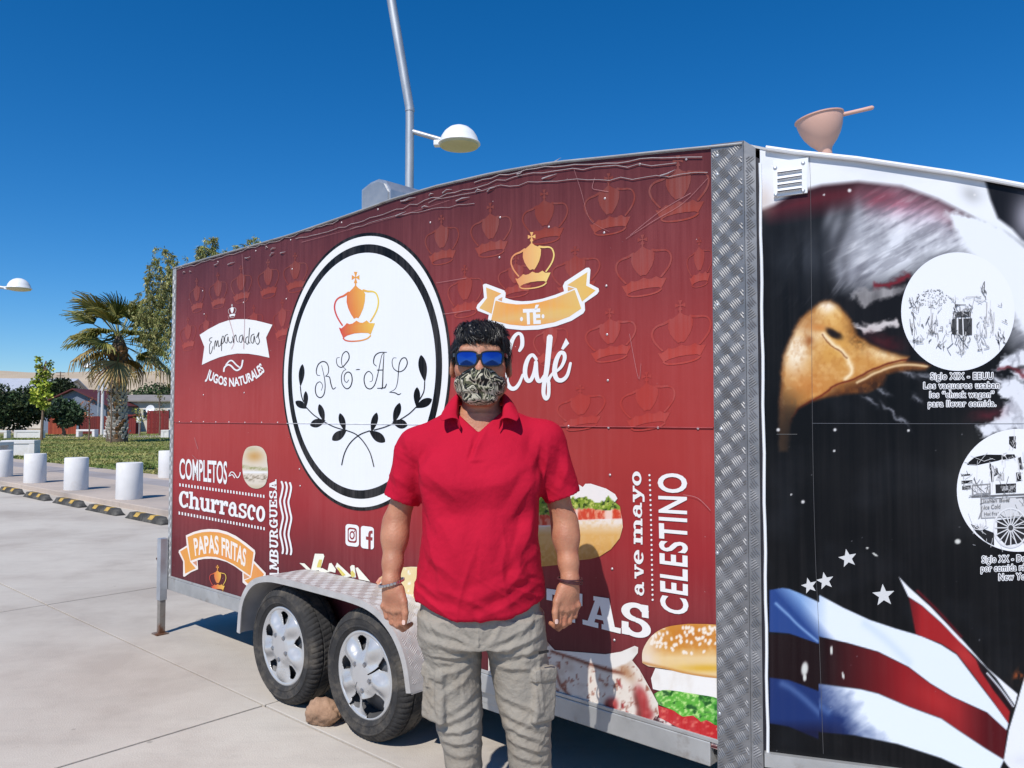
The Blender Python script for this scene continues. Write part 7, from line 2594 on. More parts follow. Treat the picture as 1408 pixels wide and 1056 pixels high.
rubber_m = material('black_rubber', (.045, .043, .04), rough=.9, var=.3, scale=14, second=(.16, .15, .13), smask=(.5, .75), sscale=6)
yellow_m = material('yellow_reflector', lin((196, 160, 78)), rough=.7, var=.2, scale=18, second=lin((130, 112, 78)), smask=(.5, .7), sscale=12)
def wheel_stop():
    root = empty('wheel_stop')
    prof = [(-.075, 0), (.075, 0), (.066, .045), (.045, .095), (-.045, .095), (-.066, .045)]
    L = .585
    b = MB()
    n = len(prof)
    vs = []
    for x, kz, ky in ((-L, .25, 1), (-L + .10, .95, 1), (-L + .13, 1, 1), (L - .13, 1, 1), (L - .10, .95, 1), (L, .25, 1)):
        vs += [(x, y * ky, z * kz) for y, z in prof]
    fs = []
    for i in range(5):
        for k in range(n):
            fs.append((i * n + k, i * n + (k + 1) % n, (i + 1) * n + (k + 1) % n, (i + 1) * n + k))
    fs += [tuple(range(n - 1, -1, -1)), tuple(5 * n + k for k in range(n))]
    b.add(vs, fs)
    b.build('rubber_block', rubber_m, root)
    for x in (-.24, .22):
        b = MB()
        sk = .05
        for (y0, z0), (y1, z1) in (((-.069, .045), (-.046, .097)), ((-.046, .0972), (.046, .0972))):
            b.add([(x - .07, y0 - .002, z0), (x + .07, y0 - .002, z0), (x + .07 + sk, y1 - .002, z1), (x - .07 + sk, y1 - .002, z1)], [(0, 1, 2, 3)])
        b.build('reflector', yellow_m, root)
    return root
ws0 = wheel_stop()
stops = [(-5.83, 2.36), (-7.31, 2.35), (-8.82, 2.37), (-10.34, 2.36), (-11.88, 2.38)]
wl = ['black and yellow wheel stop nearest the red trailer', 'second black and yellow wheel stop from the red trailer', 'middle black and yellow wheel stop of the row of five', 'fourth black and yellow wheel stop from the red trailer', 'black and yellow wheel stop farthest from the red trailer']
for i, (s_, y_) in enumerate(stops):
    o = ws0 if i == 0 else dup(ws0)
    o.location = LW_(s_, y_, .001)
    o.rotation_euler = (0, 0, -R(42) + rng.uniform(-.02, .02))
    tag(o, wl[i], 'wheel stop', 'wheel stops along the kerb')

boll_m = material('white_concrete', lin((232, 230, 228), .88), rough=.85, var=.05, scale=5, bump=.2, bscale=50, second=lin((214, 206, 196), .88), smask=(.55, .8), sscale=3)
bm_ = MB()
bm_.lathe([(0, .0), (.205, .0), (.208, .01), (.206, .30), (.204, .590), (.196, .602), (0, .604)], 40)
b0 = bm_.build('bollard', boll_m, None, smooth=True, angle=50)
bl = [((-8.28, 3.10), 'white concrete bollard nearest the red trailer, in the front row'), ((-10.72, 3.12), 'second white concrete bollard from the red trailer, in the front row'), ((-13.05, 3.13), 'third white concrete bollard from the red trailer, beside the white block bench'), ((-15.5, 3.2), 'white concrete bollard cut by the left edge of the picture'), ((-12.40, 5.62), 'white bollard at the lawn edge half hidden by the trailer corner')]
for i, ((s_, y_), lb) in enumerate(bl):
    o = b0 if i == 0 else b0.copy()
    if i: C.objects.link(o)
    o.location = LW_(s_, y_, .081)
    o.rotation_euler = (0, 0, rng.uniform(0, 6))
    tag(o, lb, 'bollard', 'white bollards on the footway')

# white concrete benches
def block_bench(loc, L, D_, H, rz, label, cavity=True):
    root = empty('block_bench', loc, rz)
    b = MB(); b.box((0, 0, H - .06), (L / 2, D_ / 2, .06), bev=.012); b.build('seat', boll_m, root)
    for sx in (-1, 1):
        b = MB(); b.box((sx * (L / 2 - .09), 0, (H - .12) / 2), (.09, D_ / 2 - .01, (H - .12) / 2), bev=.008); b.build('leg', boll_m, root)
    if not cavity:
        b = MB(); b.box((0, 0, (H - .12) / 2), (L / 2 - .18, D_ / 2 - .03, (H - .12) / 2)); b.build('base', boll_m, root)
    tag(root, label, 'bench', 'white block benches')
    return root
block_bench(wpos(30, 27.9), 1.1, .5, .54, .15, 'large white concrete block bench behind the bollards at left', False)
block_bench(wpos(-4, 26.0), .9, .5, .54, 1.25, 'white block bench with a dark opening at the left edge', True)
block_bench(wpos(3, 50), .9, .5, .5, .1, 'far white bench at the left edge behind the lawn')
block_bench(wpos(42, 51), 1.75, .5, .5, .02, 'long far white bench left of the pale green sapling', False)
block_bench(wpos(121, 54), 1.3, .5, .5, -.05, 'far white bench beside the distant lamp post')
block_bench(wpos(151, 53), .55, .5, .5, .1, 'small far white bench left of the palm trunk', False)
block_bench(wpos(229, 52), .5, .5, .5, .1, 'far white bench against the trailer edge by the red fence', False)

# ---- lamps
lamp_white = material('lamp_white', (.80, .81, .82), rough=.35, var=.03)
lens_gl = material('lamp_lens', lin((196, 190, 150)), rough=.4, var=.08)
pole_m = material('galvanised_pole', (.46, .48, .50), rough=.5, metal=.6, var=.15, scale=6, rvar=.1, vec=(1, 1, .3))
def lamp_head(root, c, r, ang):
    """Dome luminaire with its centre at c, reached from direction ang."""
    M = Matrix.Translation(c)
    b = MB()
    b.lathe([(0, r * .88), (r * .25, r * .85), (r * .5, r * .74), (r * .72, r * .55), (r * .88, r * .30), (r * .95, r * .06), (r * 1.02, .0), (r * 1.03, -r * .05), (r * .97, -r * .07)], 36, M)
    hd = b.build('lamp_dome', lamp_white, root, smooth=True)
    b = MB()
    b.lathe([(r * .97, -r * .07), (r * .93, -r * .16), (r * .6, -r * .24), (0, -r * .27)], 36, M)
    b.build('lamp_glass', lens_gl, hd, smooth=True)
    d = Vector((math.cos(ang), math.sin(ang), 0))
    b = MB()
    b.box(Vector(c) + d * (r * 1.06), (r * .18, r * .2, r * .13), rz=ang, bev=.01)
    b.build('clamp', lamp_white, hd)

# tall bent pole behind the trailer
D0 = 10.0
def at(pxx, pyy, dep):
    rx, ry, rz = _rays([(pxx, pyy)])
    t = dep / ry[0]
    return Vector((rx[0] * t, dep, CAM_H + rz[0] * t))
bp_ = at(563, 250, D0)
lampA = empty('street_lamp', (bp_.x, D0, .0))
tag(lampA, 'tall grey bent street lamp behind the trailer with white dome', 'street lamp')
loc = lambda v: Vector(v) - Vector((bp_.x, D0, 0))
kn = at(560.5, 150, D0)
kn.x = bp_.x
topp = at(533, -30, D0)
b = MB(); b.tube([(0, 0, 0), (0, 0, kn.z)], [.062, .054], 18); b.build('lower_pole', pole_m, lampA, smooth=True)
e = loc(topp) - Vector((0, 0, kn.z))
b = MB(); b.tube([(0, 0, kn.z - .02), Vector((0, 0, kn.z)) + e * .02, Vector((0, 0, kn.z)) + e * 1.6], [.056, .058, .06], 18); b.build('upper_pole', pole_m, lampA, smooth=True)
b = MB(); b.tube([(0, 0, kn.z - .03), (0, 0, kn.z + .012)], .061, 18); b.build('collar', pole_m, lampA, smooth=True)
hc = at(631.5, 197, D0 - .1)
b = MB(); b.tube([loc(at(564, 180, D0)), loc(at(606, 192, D0 - .05))], .032, 14); b.build('arm', pole_m, lampA, smooth=True)
lamp_head(lampA, loc(hc), .262, math.pi - .05)
b = MB(); b.lathe([(0, .012), (.16, .012), (.16, 0)], 20); b.build('base_plate', pole_m, lampA)

# lamp entering from the left
D1 = 17.5
pb_ = at(-70, 600, D1)
lampB = empty('street_lamp', (pb_.x, D1, 0))
tag(lampB, 'white dome street lamp reaching in from the left edge', 'street lamp')
loc = lambda v: Vector(v) - Vector((pb_.x, D1, 0))
zB = at(26, 393, D1).z
b = MB(); b.tube([(0, 0, 0), (0, 0, zB + .7)], [.07, .055], 16); b.build('pole', pole_m, lampB, smooth=True)
b = MB(); b.tube([(0, 0, zB + .12), loc(at(8, 396, D1))], .035, 12); b.build('arm', pole_m, lampB, smooth=True)
lamp_head(lampB, loc(at(26, 396, D1)), .25, math.pi)

# far lamp post by the palm
D2 = 60.0
pc = at(140, 596, D2)
lampC = empty('street_lamp', (pc.x, D2, .0))
tag(lampC, 'distant pale lamp post left of the palm trunk', 'street lamp')
loc = lambda v: Vector(v) - Vector((pc.x, D2, 0))
b = MB(); b.tube([(0, 0, 0), (0, 0, at(140, 500, D2).z)], [.13, .09], 10); b.build('pole', boll_m, lampC, smooth=True)
b = MB(); b.tube([(0, 0, at(140, 503, D2).z), loc(at(126, 505, D2))], .05, 8); b.build('arm', pole_m, lampC)
lamp_head(lampC, loc(at(122, 505, D2)), .36, 0)
pd = at(134.5, 596, D2 + 4)
lampD = empty('street_lamp', (pd.x, D2 + 4, .0))
tag(lampD, 'distant thin lamp post with a low dome beside the palm trunk', 'street lamp')
loc = lambda v: Vector(v) - Vector((pd.x, D2 + 4, 0))
b = MB(); b.tube([(0, 0, 0), (0, 0, at(134, 530, D2 + 4).z)], .08, 8); b.build('pole', pole_m, lampD)
b = MB(); b.tube([(0, 0, at(134, 537, D2 + 4).z), loc(at(142, 536, D2 + 4))], .045, 8); b.build('arm', pole_m, lampD)
lamp_head(lampD, loc(at(143.5, 535, D2 + 4)), .22, math.pi)

# ---- leaves and trees
def leaf_mesh(cl, n, size, cols, rs, aspect=.5, droop=0.0, shell=.45):
    """cl = clumps (x, y, z, rx, ry, rz); n leaves shared over the clumps by volume."""
    cl = np.array(cl, float)
    wgt = (cl[:, 3] * cl[:, 4] * cl[:, 5]) ** .75
    ci = rs.choice(len(cl), n, p=wgt / wgt.sum())
    d = rs.normal(size=(n, 3)); d /= np.linalg.norm(d, axis=1)[:, None]
    r = rs.random(n) ** shell
    P_ = cl[ci, :3] + d * cl[ci, 3:] * r[:, None]
    ax = rs.normal(size=(n, 3)) + d * .6; ax[:, 2] -= droop * 2.5
    ax /= np.linalg.norm(ax, axis=1)[:, None]
    up_ = rs.normal(size=(n, 3)); sd = np.cross(ax, up_); sd /= np.linalg.norm(sd, axis=1)[:, None] + 1e-9
    L_ = rs.uniform(.6, 1.3, n)[:, None] * size
    W_ = L_ * aspect
    bend = np.cross(sd, ax) * L_ * .15
    V_ = np.stack([P_, P_ + ax * L_ * .5 + sd * W_ * .5 + bend, P_ + ax * L_, P_ + ax * L_ * .5 - sd * W_ * .5 + bend], 1).reshape(-1, 3)
    cols = np.array(cols, float)
    k = rs.random(n)
    cc = cols[rs.integers(0, len(cols), n)]
    clj = rs.normal(0, .12, len(cl))[ci]
    cc = cc * (1 + rs.normal(0, .10, n) + clj)[:, None]
    return V_, np.arange(n * 4).reshape(-1, 4), np.repeat(linv(cc, .9), 4, 0)


bark_m = material('grey_bark', lin((120, 100, 84)), rough=.95, var=.3, scale=9, bump=.5, bscale=20)
def tree(name, loc_, label, trunk, clumps, n, size, cols, seed, aspect=.5, droop=0.0, group=None, tr=.12):
    rs = np.random.default_rng(seed)
    root = empty(name, loc_)
    tag(root, label, 'tree', group)
    b = MB()
    b.tube([Vector(p) for p in smooth_line(trunk, 4)], [tr * (1 - .6 * i / (4 * (len(trunk) - 1))) for i in range(4 * (len(trunk) - 1) + 1)], 10)
    top = Vector(trunk[-1])
    mid = Vector(trunk[-2])
    for c in clumps[:14]:
        q = mid.lerp(top, rs.random())
        e_ = Vector(c[:3])
        b.tube([q, q.lerp(e_, .5) + Vector((0, 0, .1 * tr * 8)), e_], [tr * .4, tr * .25, tr * .08], 6)
    b.build('trunk', bark_m, root, smooth=True)
    V_, Q_, cc = leaf_mesh(clumps, n, size, cols, rs, aspect, droop)
    mobj('crown', V_, Q_, leaf_vc, root, col=cc)
    return root


def clumps_in(c, r, n, cr, seed):
    rs = np.random.default_rng(seed)
    out = []
    for i in range(n):
        d = rs.normal(size=3); d /= np.linalg.norm(d)
        k = rs.random() ** .4
        p = np.array(c) + d * np.array(r) * k
        s_ = cr * rs.uniform(.6, 1.25)
        out.append((p[0], p[1], p[2], s_, s_, s_ * .8))
    return out


# feathery tree behind the trailer
DT = 21.0
bt = at(262, 640, DT); bt.z = .05
cz = lambda pxx, pyy, r_: tuple(at(pxx, pyy, DT) - Vector((bt.x, DT, .05))) + (r_, r_ * 1.1, r_ * 1.3)
pep = [cz(208, 440, .5), cz(214, 400, .45), cz(222, 470, .4), cz(200, 420, .25), cz(204, 460, .3), cz(225, 380, .45), cz(215, 370, .22), cz(230, 430, .5), cz(238, 400, .5), cz(252, 420, .8), cz(270, 400, .8), cz(290, 400, .8), cz(310, 390, .8), cz(335, 390, .7), cz(286, 352, .26), cz(294, 340, .16), cz(278, 356, .2), cz(255, 372, .25), cz(236, 364, .14), cz(357, 338, .16), cz(352, 330, .1), cz(340, 352, .3), cz(320, 362, .3), cz(300, 365, .35), cz(222, 350, .12), cz(206, 385, .2), cz(196, 447, .18)]
pt = tree('pepper_tree', tuple(bt), 'feathery olive green tree rising behind the rear of the trailer', [(0, 0, 0), (.1, 0, 1.2), (0, 0, 2.4), (.2, 0, 3.6), (.1, 0, 4.4)], pep[:1], 400, .10, [(122, 128, 72)], 5, .26, .7, tr=.2)
rs = np.random.default_rng(77)
n_s = 520                                      # hanging sprays
ci = rs.choice(len(pep), n_s, p=(lambda w: w / w.sum())(np.array([c[3] ** 1.6 for c in pep])))
pc_ = np.array(pep)[ci]
dd = rs.normal(size=(n_s, 3)); dd /= np.linalg.norm(dd, axis=1)[:, None]
st_ = pc_[:, :3] + dd * pc_[:, 3:] * (rs.random(n_s) ** .4)[:, None] + np.array((0, 0, .12))
nl = 56
tt_ = rs.random((n_s, nl))
Ls = (.25 + .75 * rs.random(n_s)) * np.clip(pc_[:, 3] * 2.2, .25, 1.0)
lean = rs.normal(0, .25, (n_s, 2))
Pp = np.repeat(st_[:, None, :], nl, 1)
Pp[..., 0] += lean[:, None, 0] * tt_ * Ls[:, None] + rs.normal(0, .03, (n_s, nl))
Pp[..., 1] += lean[:, None, 1] * tt_ * Ls[:, None] + rs.normal(0, .03, (n_s, nl))
Pp[..., 2] += .10 * np.sin(tt_ * 3) - Ls[:, None] * tt_ ** 1.4
Pp = Pp.reshape(-1, 3)
n_ = len(Pp)
ax = rs.normal(0, .6, (n_, 3)); ax[:, 2] -= .9; ax /= np.linalg.norm(ax, axis=1)[:, None]
sd = np.cross(ax, rs.normal(size=(n_, 3))); sd /= np.linalg.norm(sd, axis=1)[:, None]
L_ = rs.uniform(.06, .13, n_)[:, None]
Vv = np.stack([Pp, Pp + ax * L_ * .5 + sd * L_ * .12, Pp + ax * L_, Pp + ax * L_ * .5 - sd * L_ * .12], 1).reshape(-1, 3)
cc = np.array([(118, 124, 68), (146, 146, 86), (96, 106, 58), (172, 164, 106)])[rs.integers(0, 4, n_)] * (1 + np.repeat(rs.normal(0, .14, n_s), nl))[:, None]
mobj('hanging_sprays', Vv, np.arange(n_ * 4).reshape(-1, 4), leaf_vc, pt, col=np.repeat(linv(cc, .9), 4, 0))['kind'] = 'stuff'

# fan palm
DP = 43.0
bpz = at(161, 606, DP); 
palm = empty('fan_palm', (bpz.x, DP, .05))
tag(palm, 'fan palm with a thick lattice patterned trunk on the lawn', 'tree')
s1 = DP / F_PX
TH = at(161, 478, DP).z
trunk_m = material('palm_trunk', lin((92, 78, 64)), rough=.95, var=.4, scale=5, bump=.6, bscale=8)
boot_m = material('palm_leaf_base', lin((190, 182, 172)), rough=.9, var=.25, scale=4)
boot_b = material('palm_brown_base', lin((134, 98, 66)), rough=.9, var=.35, scale=3)
b = MB()
b.lathe([(.56, 0), (.54, .3), (.47, 1.2), (.42, 2.4), (.42, 3.4), (.46, TH - .6), (.40, TH), (.2, TH + .5), (0, TH + .8)], 20)
tk = b.build('trunk', trunk_m, palm, smooth=True)
rp = random.Random(8)
def boot(mat_, name):
    b = MB()
    b.add([(-.085, 0, 0), (.085, 0, 0), (.06, .05, .17), (-.06, .05, .17), (-.05, .075, .15), (.05, .075, .15), (0, .0, -.06)], [(0, 1, 2, 3), (0, 6, 1), (3, 2, 5, 4), (0, 3, 4), (1, 5, 2), (0, 4, 5, 1)])
    return b.build(name, mat_, tk)
bw, bb_ = boot(boot_m, 'leaf_base'), boot(boot_b, 'leaf_base')
bc = 0
for row in range(26):
    zz = .25 + row * (TH - .3) / 26
    rad = float(np.interp(zz, [0, .3, 1.2, 2.4, 3.4, TH], [.56, .54, .47, .42, .42, .44]))
    for k in range(11):
        a = 2 * math.pi * (k + .5 * (row % 2)) / 11 + rp.uniform(-.06, .06)
        if math.sin(a) > .35: continue                      # far side stays bare
        src = bb_ if (zz > TH * .62 or rp.random() < .2) else bw
        o = src if (bc < 2 and ((src is bw and not bw.get('u')) or (src is bb_ and not bb_.get('u')))) else src.copy()
        if o is src: src['u'] = 1
        else: C.objects.link(o)
        bc += 1
        o.location = (rad * math.cos(a) * .99, rad * math.sin(a) * .99, zz)
        o.rotation_euler = (rp.uniform(-.1, .35), 0, a - math.pi / 2 + rp.uniform(-.2, .2))
        sc1 = rp.uniform(1.0, 1.5)
        o.scale = (sc1, sc1 * rp.uniform(1, 1.6), sc1)
for o in (bw, bb_):
    if 'u' in o: del o['u']


def frond_mesh(seed, n=26, R_=1.0, spread=2.5, fold=.35, droop=.5, cols=((96, 104, 44), (124, 124, 58)), pet=1.0):
    """Fan leaf: petiole along +x, then folded blade segments with hanging tips."""
    rs = random.Random(seed)
    vs, fs, cc = [], [], []
    def quad(a, b_, c, d, col):
        k = len(vs)
        vs.extend([a, b_, c, d]); fs.append((k, k + 1, k + 2, k + 3)); cc.extend([col] * 4)
    pc_ = (128, 122, 60)
    w_ = .028
    for i in range(4):
        x0, x1 = pet * i / 4, pet * (i + 1) / 4
        z0, z1 = -.10 * (x0 / pet) ** 2, -.10 * (x1 / pet) ** 2
        quad((x0, -w_, z0), (x1, -w_, z1), (x1, w_, z1), (x0, w_, z0), pc_)
        quad((x0, -w_, z0), (x0, 0, z0 - .03), (x1, 0, z1 - .03), (x1, -w_, z1), pc_)
    o_ = Vector((pet, 0, -.10))
    for i in range(n):
        t = (i / (n - 1) - .5) * 2
        a = t * spread / 2
        L_ = R_ * (1 - .25 * abs(t) ** 2) * rs.uniform(.88, 1.08)
        col = cols[rs.randrange(len(cols))]
        up_ = fold * (1 if i % 2 else -1) * .05
        d = Vector((math.cos(a), math.sin(a), 0))
        sd = Vector((-math.sin(a), math.cos(a), 0))
        cup = .25 * abs(t)
        p0 = o_
        p1 = o_ + d * L_ * .45 + Vector((0, 0, cup * L_ * .3 - droop * .08 * L_))
        p2 = o_ + d * L_ * .75 + Vector((0, 0, cup * L_ * .3 - droop * .30 * L_))
        p3 = o_ + d * L_ * .92 + Vector((0, 0, cup * L_ * .1 - droop * .75 * L_ * rs.uniform(.7, 1.2)))
        w1 = L_ * .45 * (spread / n) * .62
        w2 = w1 * .85
        for (A, wa), (B, wb) in (((p0, .01), (p1, w1)), ((p1, w1), (p2, w2)), ((p2, w2), (p3, .006))):
            ridge = Vector((0, 0, .04 * R_ + up_ * .2))
            quad(tuple(A - sd * wa), tuple(B - sd * wb), tuple(B + ridge * .6), tuple(A + ridge * .6), col)
            quad(tuple(A + ridge * .6), tuple(B + ridge * .6), tuple(B + sd * wb), tuple(A + sd * wa), tuple(c_ * .94 for c_ in col))
    return vs, fs, cc


fmesh = []
for q in range(5):
    vs, fs, cc = frond_mesh(20 + q, R_=1.15 + .1 * q, spread=2.3 + .12 * q, droop=.22 + .10 * q, cols=(((104, 114, 50), (140, 142, 74), (82, 94, 40)), ((110, 112, 50), (150, 146, 78), (88, 96, 42)), ((150, 140, 66), (172, 158, 84), (128, 122, 58)), ((100, 104, 46), (132, 128, 62), (160, 146, 80)), ((160, 134, 82), (146, 112, 70), (172, 150, 98)))[q])
    me = raw_mesh('frond', vs, fs)
    atc = me.color_attributes.new('Col', 'FLOAT_COLOR', 'POINT')
    c4 = np.ones((len(vs), 4), np.float32); c4[:, :3] = linv(np.array(cc), .9)
    atc.data.foreach_set('color', c4.ravel())
    me.materials.append(leaf_vc)
    fmesh.append(me)
rf_ = random.Random(12)
fr_specs = []
for k in range(34):
    t = k / 33
    el = R(78 - 112 * t ** .9 + rf_.uniform(-16, 16))              # upright in the middle, hanging at the edge
    az = k * 2.399 + rf_.uniform(-.3, .3)
    fr_specs.append((az, el, rf_.choice((0, 1, 1, 2, 3)) if t < .8 else rf_.choice((2, 4, 4)), rf_.uniform(.85, 1.2)))
for az, el, q, s_ in fr_specs:
    o = bpy.data.objects.new('frond', fmesh[q])
    C.objects.link(o)
    o.parent = palm
    o.location = (.12 * math.cos(az), .12 * math.sin(az), TH + .25 + .35 * math.sin(el))
    M_ = Matrix.Rotation(az, 4, 'Z') @ Matrix.Rotation(-el, 4, 'Y') @ Matrix.Rotation(rf_.uniform(-.5, .5), 4, 'X')
    o.rotation_euler = M_.to_euler()
    o.scale = (s_ * 1.16,) * 3

# pale green young tree on the lawn
DS = 45.0
sp_ = at(57, 607, DS)
cs = lambda pxx, pyy, r_: tuple(at(pxx, pyy, DS) - Vector((sp_.x, DS, .05))) + (r_, r_, r_ * .9)
sap = [cs(52, 493, .18), cs(56, 503, .2), cs(68, 500, .18), cs(60, 512, .22), cs(55, 520, .25), cs(66, 515, .22), cs(50, 526, .28), cs(62, 528, .32), cs(58, 538, .38), cs(50, 543, .3), cs(66, 543, .26), cs(46, 550, .24), cs(56, 552, .34), cs(63, 555, .24), cs(61, 560, .16), cs(48, 537, .22), cs(70, 508, .12), cs(54, 508, .18)]
tree('young_tree', (sp_.x, DS, .05), 'young lime green tree with a pale trunk on the lawn', [(0, 0, 0), (.02, 0, 1.0), (.06, 0, 2.0), (.1, 0, 3.2), (.15, 0, 4.6)], sap, 1500, .17, [(150, 168, 60), (176, 190, 74), (118, 140, 52), (196, 198, 92)], 6, .8, .2, tr=.09)

# thin bare saplings
for i, (pxx, pyb, pyt, dep, lb, col_) in enumerate(((122, 604, 552, 46, 'thin bare sapling with rusty leaves left of the palm', [(150, 92, 60), (128, 84, 58)]), (152, 608, 520, 41, 'thin bare pale sapling standing close in front of the palm trunk', [(140, 112, 76), (150, 132, 92)]), (219, 597, 545, 58, 'thin pale sapling by the red fence right of the palm', [(120, 122, 66), (140, 134, 80)]), (192, 597, 565, 57, 'small yellow green sapling before the pale house', [(160, 158, 70), (140, 142, 62)]))):
    base = at(pxx, pyb, dep); hgt = at(pxx, pyt, dep).z
    rs = np.random.default_rng(40 + i)
    cls = [(rs.uniform(-.35, .35), rs.uniform(-.3, .3), hgt * rs.uniform(.6, 1.0), .22, .22, .25) for _ in range(6)]
    tree('sapling', (base.x, dep, .05), lb, [(0, 0, 0), (.03, 0, hgt * .4), (-.02, 0, hgt * .7), (.02, 0, hgt)], cls, 120, .12, col_, 50 + i, .6, .2, group='saplings', tr=.05)

# dark shrubs and trees at the back
def back_tree(pxx, pyt, pyb, wpx, dep, label, cols, seed, n=5200, size=.26, zb=0.0):
    base = at(pxx, 598, dep)
    zt, zb_ = at(pxx, pyt, dep).z, max(.3, at(pxx, pyb, dep).z)
    rx = wpx / F_PX * dep / 2
    c = (0, 0, (zt + zb_) / 2)
    cl = clumps_in(c, (rx * .8, rx * .8, (zt - zb_) / 2 * .8), 26, min(rx, (zt - zb_) / 2) * .42, seed)
    return tree('shade_tree', (base.x, dep, 0), label, [(0, 0, 0), (.1, 0, zb_ * .7), (0, 0, zb_ + .3), (0, 0, (zt + zb_) / 2)], cl, n, size, cols, seed, .55, .15, group='dark trees behind the lawn', tr=.16)
DG = [(44, 62, 36), (58, 76, 44), (36, 52, 32), (76, 88, 54)]
back_tree(24, 527, 592, 66, 56, 'wide dark evergreen at the left edge behind the benches', DG, 61)
back_tree(-6, 540, 590, 44, 54, 'dark evergreen cut by the left picture edge', DG, 62, 3000)
back_tree(86, 545, 592, 52, 57, 'dark rounded tree right of the lime green young tree', [(52, 72, 46), (70, 90, 58), (40, 56, 38)], 63, 4200)
back_tree(80, 518, 552, 40, 90, 'dark far tree above the maroon roof', DG, 64, 2600, .34)
back_tree(104, 530, 560, 30, 92, 'small far dark tree right of the maroon roof', DG, 65, 1600, .34)
back_tree(206, 522, 585, 66, 80, 'broad dark green tree right of the palm', [(62, 82, 48), (80, 98, 58), (50, 68, 40)], 66, 5200, .32)
back_tree(232, 524, 585, 44, 84, 'dark green tree half hidden by the trailer corner', [(62, 82, 48), (80, 98, 58), (50, 68, 40)], 67, 3000, .32)
back_tree(170, 530, 590, 26, 76, 'narrow dark tree behind the palm trunk', DG, 68, 1500, .3)

# ---- houses and fences
def house(loc_, L, D_, H, RH, wall, roof, label, rz=0, win=((-.25, .25),), ridge='x'):
    root = empty('house', loc_, rz)
    tag(root, label, 'house')
    b = MB()
    if ridge == 'x':
        pts = [(-L / 2, -D_ / 2), (L / 2, -D_ / 2), (L / 2, D_ / 2), (-L / 2, D_ / 2)]
        b.add([(x, y, 0) for x, y in pts] + [(x, y, H) for x, y in pts] + [(-L / 2, 0, H + RH), (L / 2, 0, H + RH)], [(0, 1, 5, 4), (1, 2, 6, 9, 5), (2, 3, 7, 6), (3, 0, 4, 8, 7)])
    else:
        pts = [(-L / 2, -D_ / 2), (L / 2, -D_ / 2), (L / 2, D_ / 2), (-L / 2, D_ / 2)]
        b.add([(x, y, 0) for x, y in pts] + [(x, y, H) for x, y in pts] + [(0, -D_ / 2, H + RH), (0, D_ / 2, H + RH)], [(0, 1, 5, 8, 4), (1, 2, 6, 5), (2, 3, 7, 9, 6), (3, 0, 4, 7)])
    b.build('wall', wall, root)
    b = MB()
    o_ = .45
    if ridge == 'x':
        for sy in (-1, 1):
            y0, y1, z0 = sy * (D_ / 2 + o_), 0, H - o_ * RH / (D_ / 2)
            b.add([(-L / 2 - o_, y0, z0 + .03), (L / 2 + o_, y0, z0 + .03), (L / 2 + o_, y1, H + RH + .03), (-L / 2 - o_, y1, H + RH + .03), (-L / 2 - o_, y0, z0 + .13), (L / 2 + o_, y0, z0 + .13), (L / 2 + o_, y1, H + RH + .13), (-L / 2 - o_, y1, H + RH + .13)], [(0, 1, 2, 3), (4, 7, 6, 5), (0, 4, 5, 1), (1, 5, 6, 2), (3, 2, 6, 7), (0, 3, 7, 4)])
    else:
        for sx in (-1, 1):
            x0, z0 = sx * (L / 2 + o_), H - o_ * RH / (L / 2)
            b.add([(x0, -D_ / 2 - o_, z0 + .03), (x0, D_ / 2 + o_, z0 + .03), (0, D_ / 2 + o_, H + RH + .03), (0, -D_ / 2 - o_, H + RH + .03), (x0, -D_ / 2 - o_, z0 + .13), (x0, D_ / 2 + o_, z0 + .13), (0, D_ / 2 + o_, H + RH + .13), (0, -D_ / 2 - o_, H + RH + .13)], [(0, 1, 2, 3), (4, 7, 6, 5), (0, 4, 5, 1), (1, 5, 6, 2), (3, 2, 6, 7), (0, 3, 7, 4)])
    b.build('roof', roof, root)
    fr_m = bpy.data.materials.get('window_frame') or material('window_frame', (.7, .7, .7), rough=.5)
    gl_m = bpy.data.materials.get('window_glass') or material('window_glass', (.03, .04, .05), rough=.1, spec=.8)
    for wx_, wz_ in win:
        b = MB(); b.box((wx_ * L, -D_ / 2 - .02, H * .55 + wz_), (.55, .04, .5)); f_ = b.build('window', fr_m, root)
        b = MB(); b.box((wx_ * L, -D_ / 2 - .062, H * .55 + wz_), (.47, .006, .42)); b.build('pane', gl_m, f_)
    return root
maroon = material('maroon_roof', lin((92, 40, 38)), rough=.7, var=.15, scale=2)
bluew = material('blue_grey_wall', lin((112, 122, 140)), rough=.85, var=.1, scale=1)
palew = material('pale_wall', lin((206, 198, 186)), rough=.85, var=.1, scale=1)
zinc = material('zinc_roof', lin((206, 208, 214)), rough=.45, metal=.3, var=.08, scale=1)
greyr = material('grey_roof', lin((140, 134, 128)), rough=.7, var=.12, scale=1)
h1 = at(106, 598, 68)
house((h1.x, 68 + 3, 0), 5.4, 7, 2.5, 1.25, bluew, maroon, 'small blue grey house with a maroon gable roof', 0, ((.12, 0),), ridge='y')
h2 = at(12, 598, 95)
house((h2.x, 100, 0), 9.5, 8, 4.6, 1.6, palew, zinc, 'house with a pale zinc roof above the dark evergreens', .1, ((-.3, 0), (.2, 0)))
h3 = at(205, 598, 72)
house((h3.x, 75, 0), 7.5, 5, 2.9, .5, palew, greyr, 'low pale house with a grey roof behind the maroon fence', .03, ((-.32, .1), (-.05, .1), (.25, .1)))
h4 = at(150, 598, 74)
house((h4.x, 78, 0), 4.0, 5, 3.0, .5, palew, greyr, 'low pale house behind the palm trunk', -.03, ((-.2, .1),))
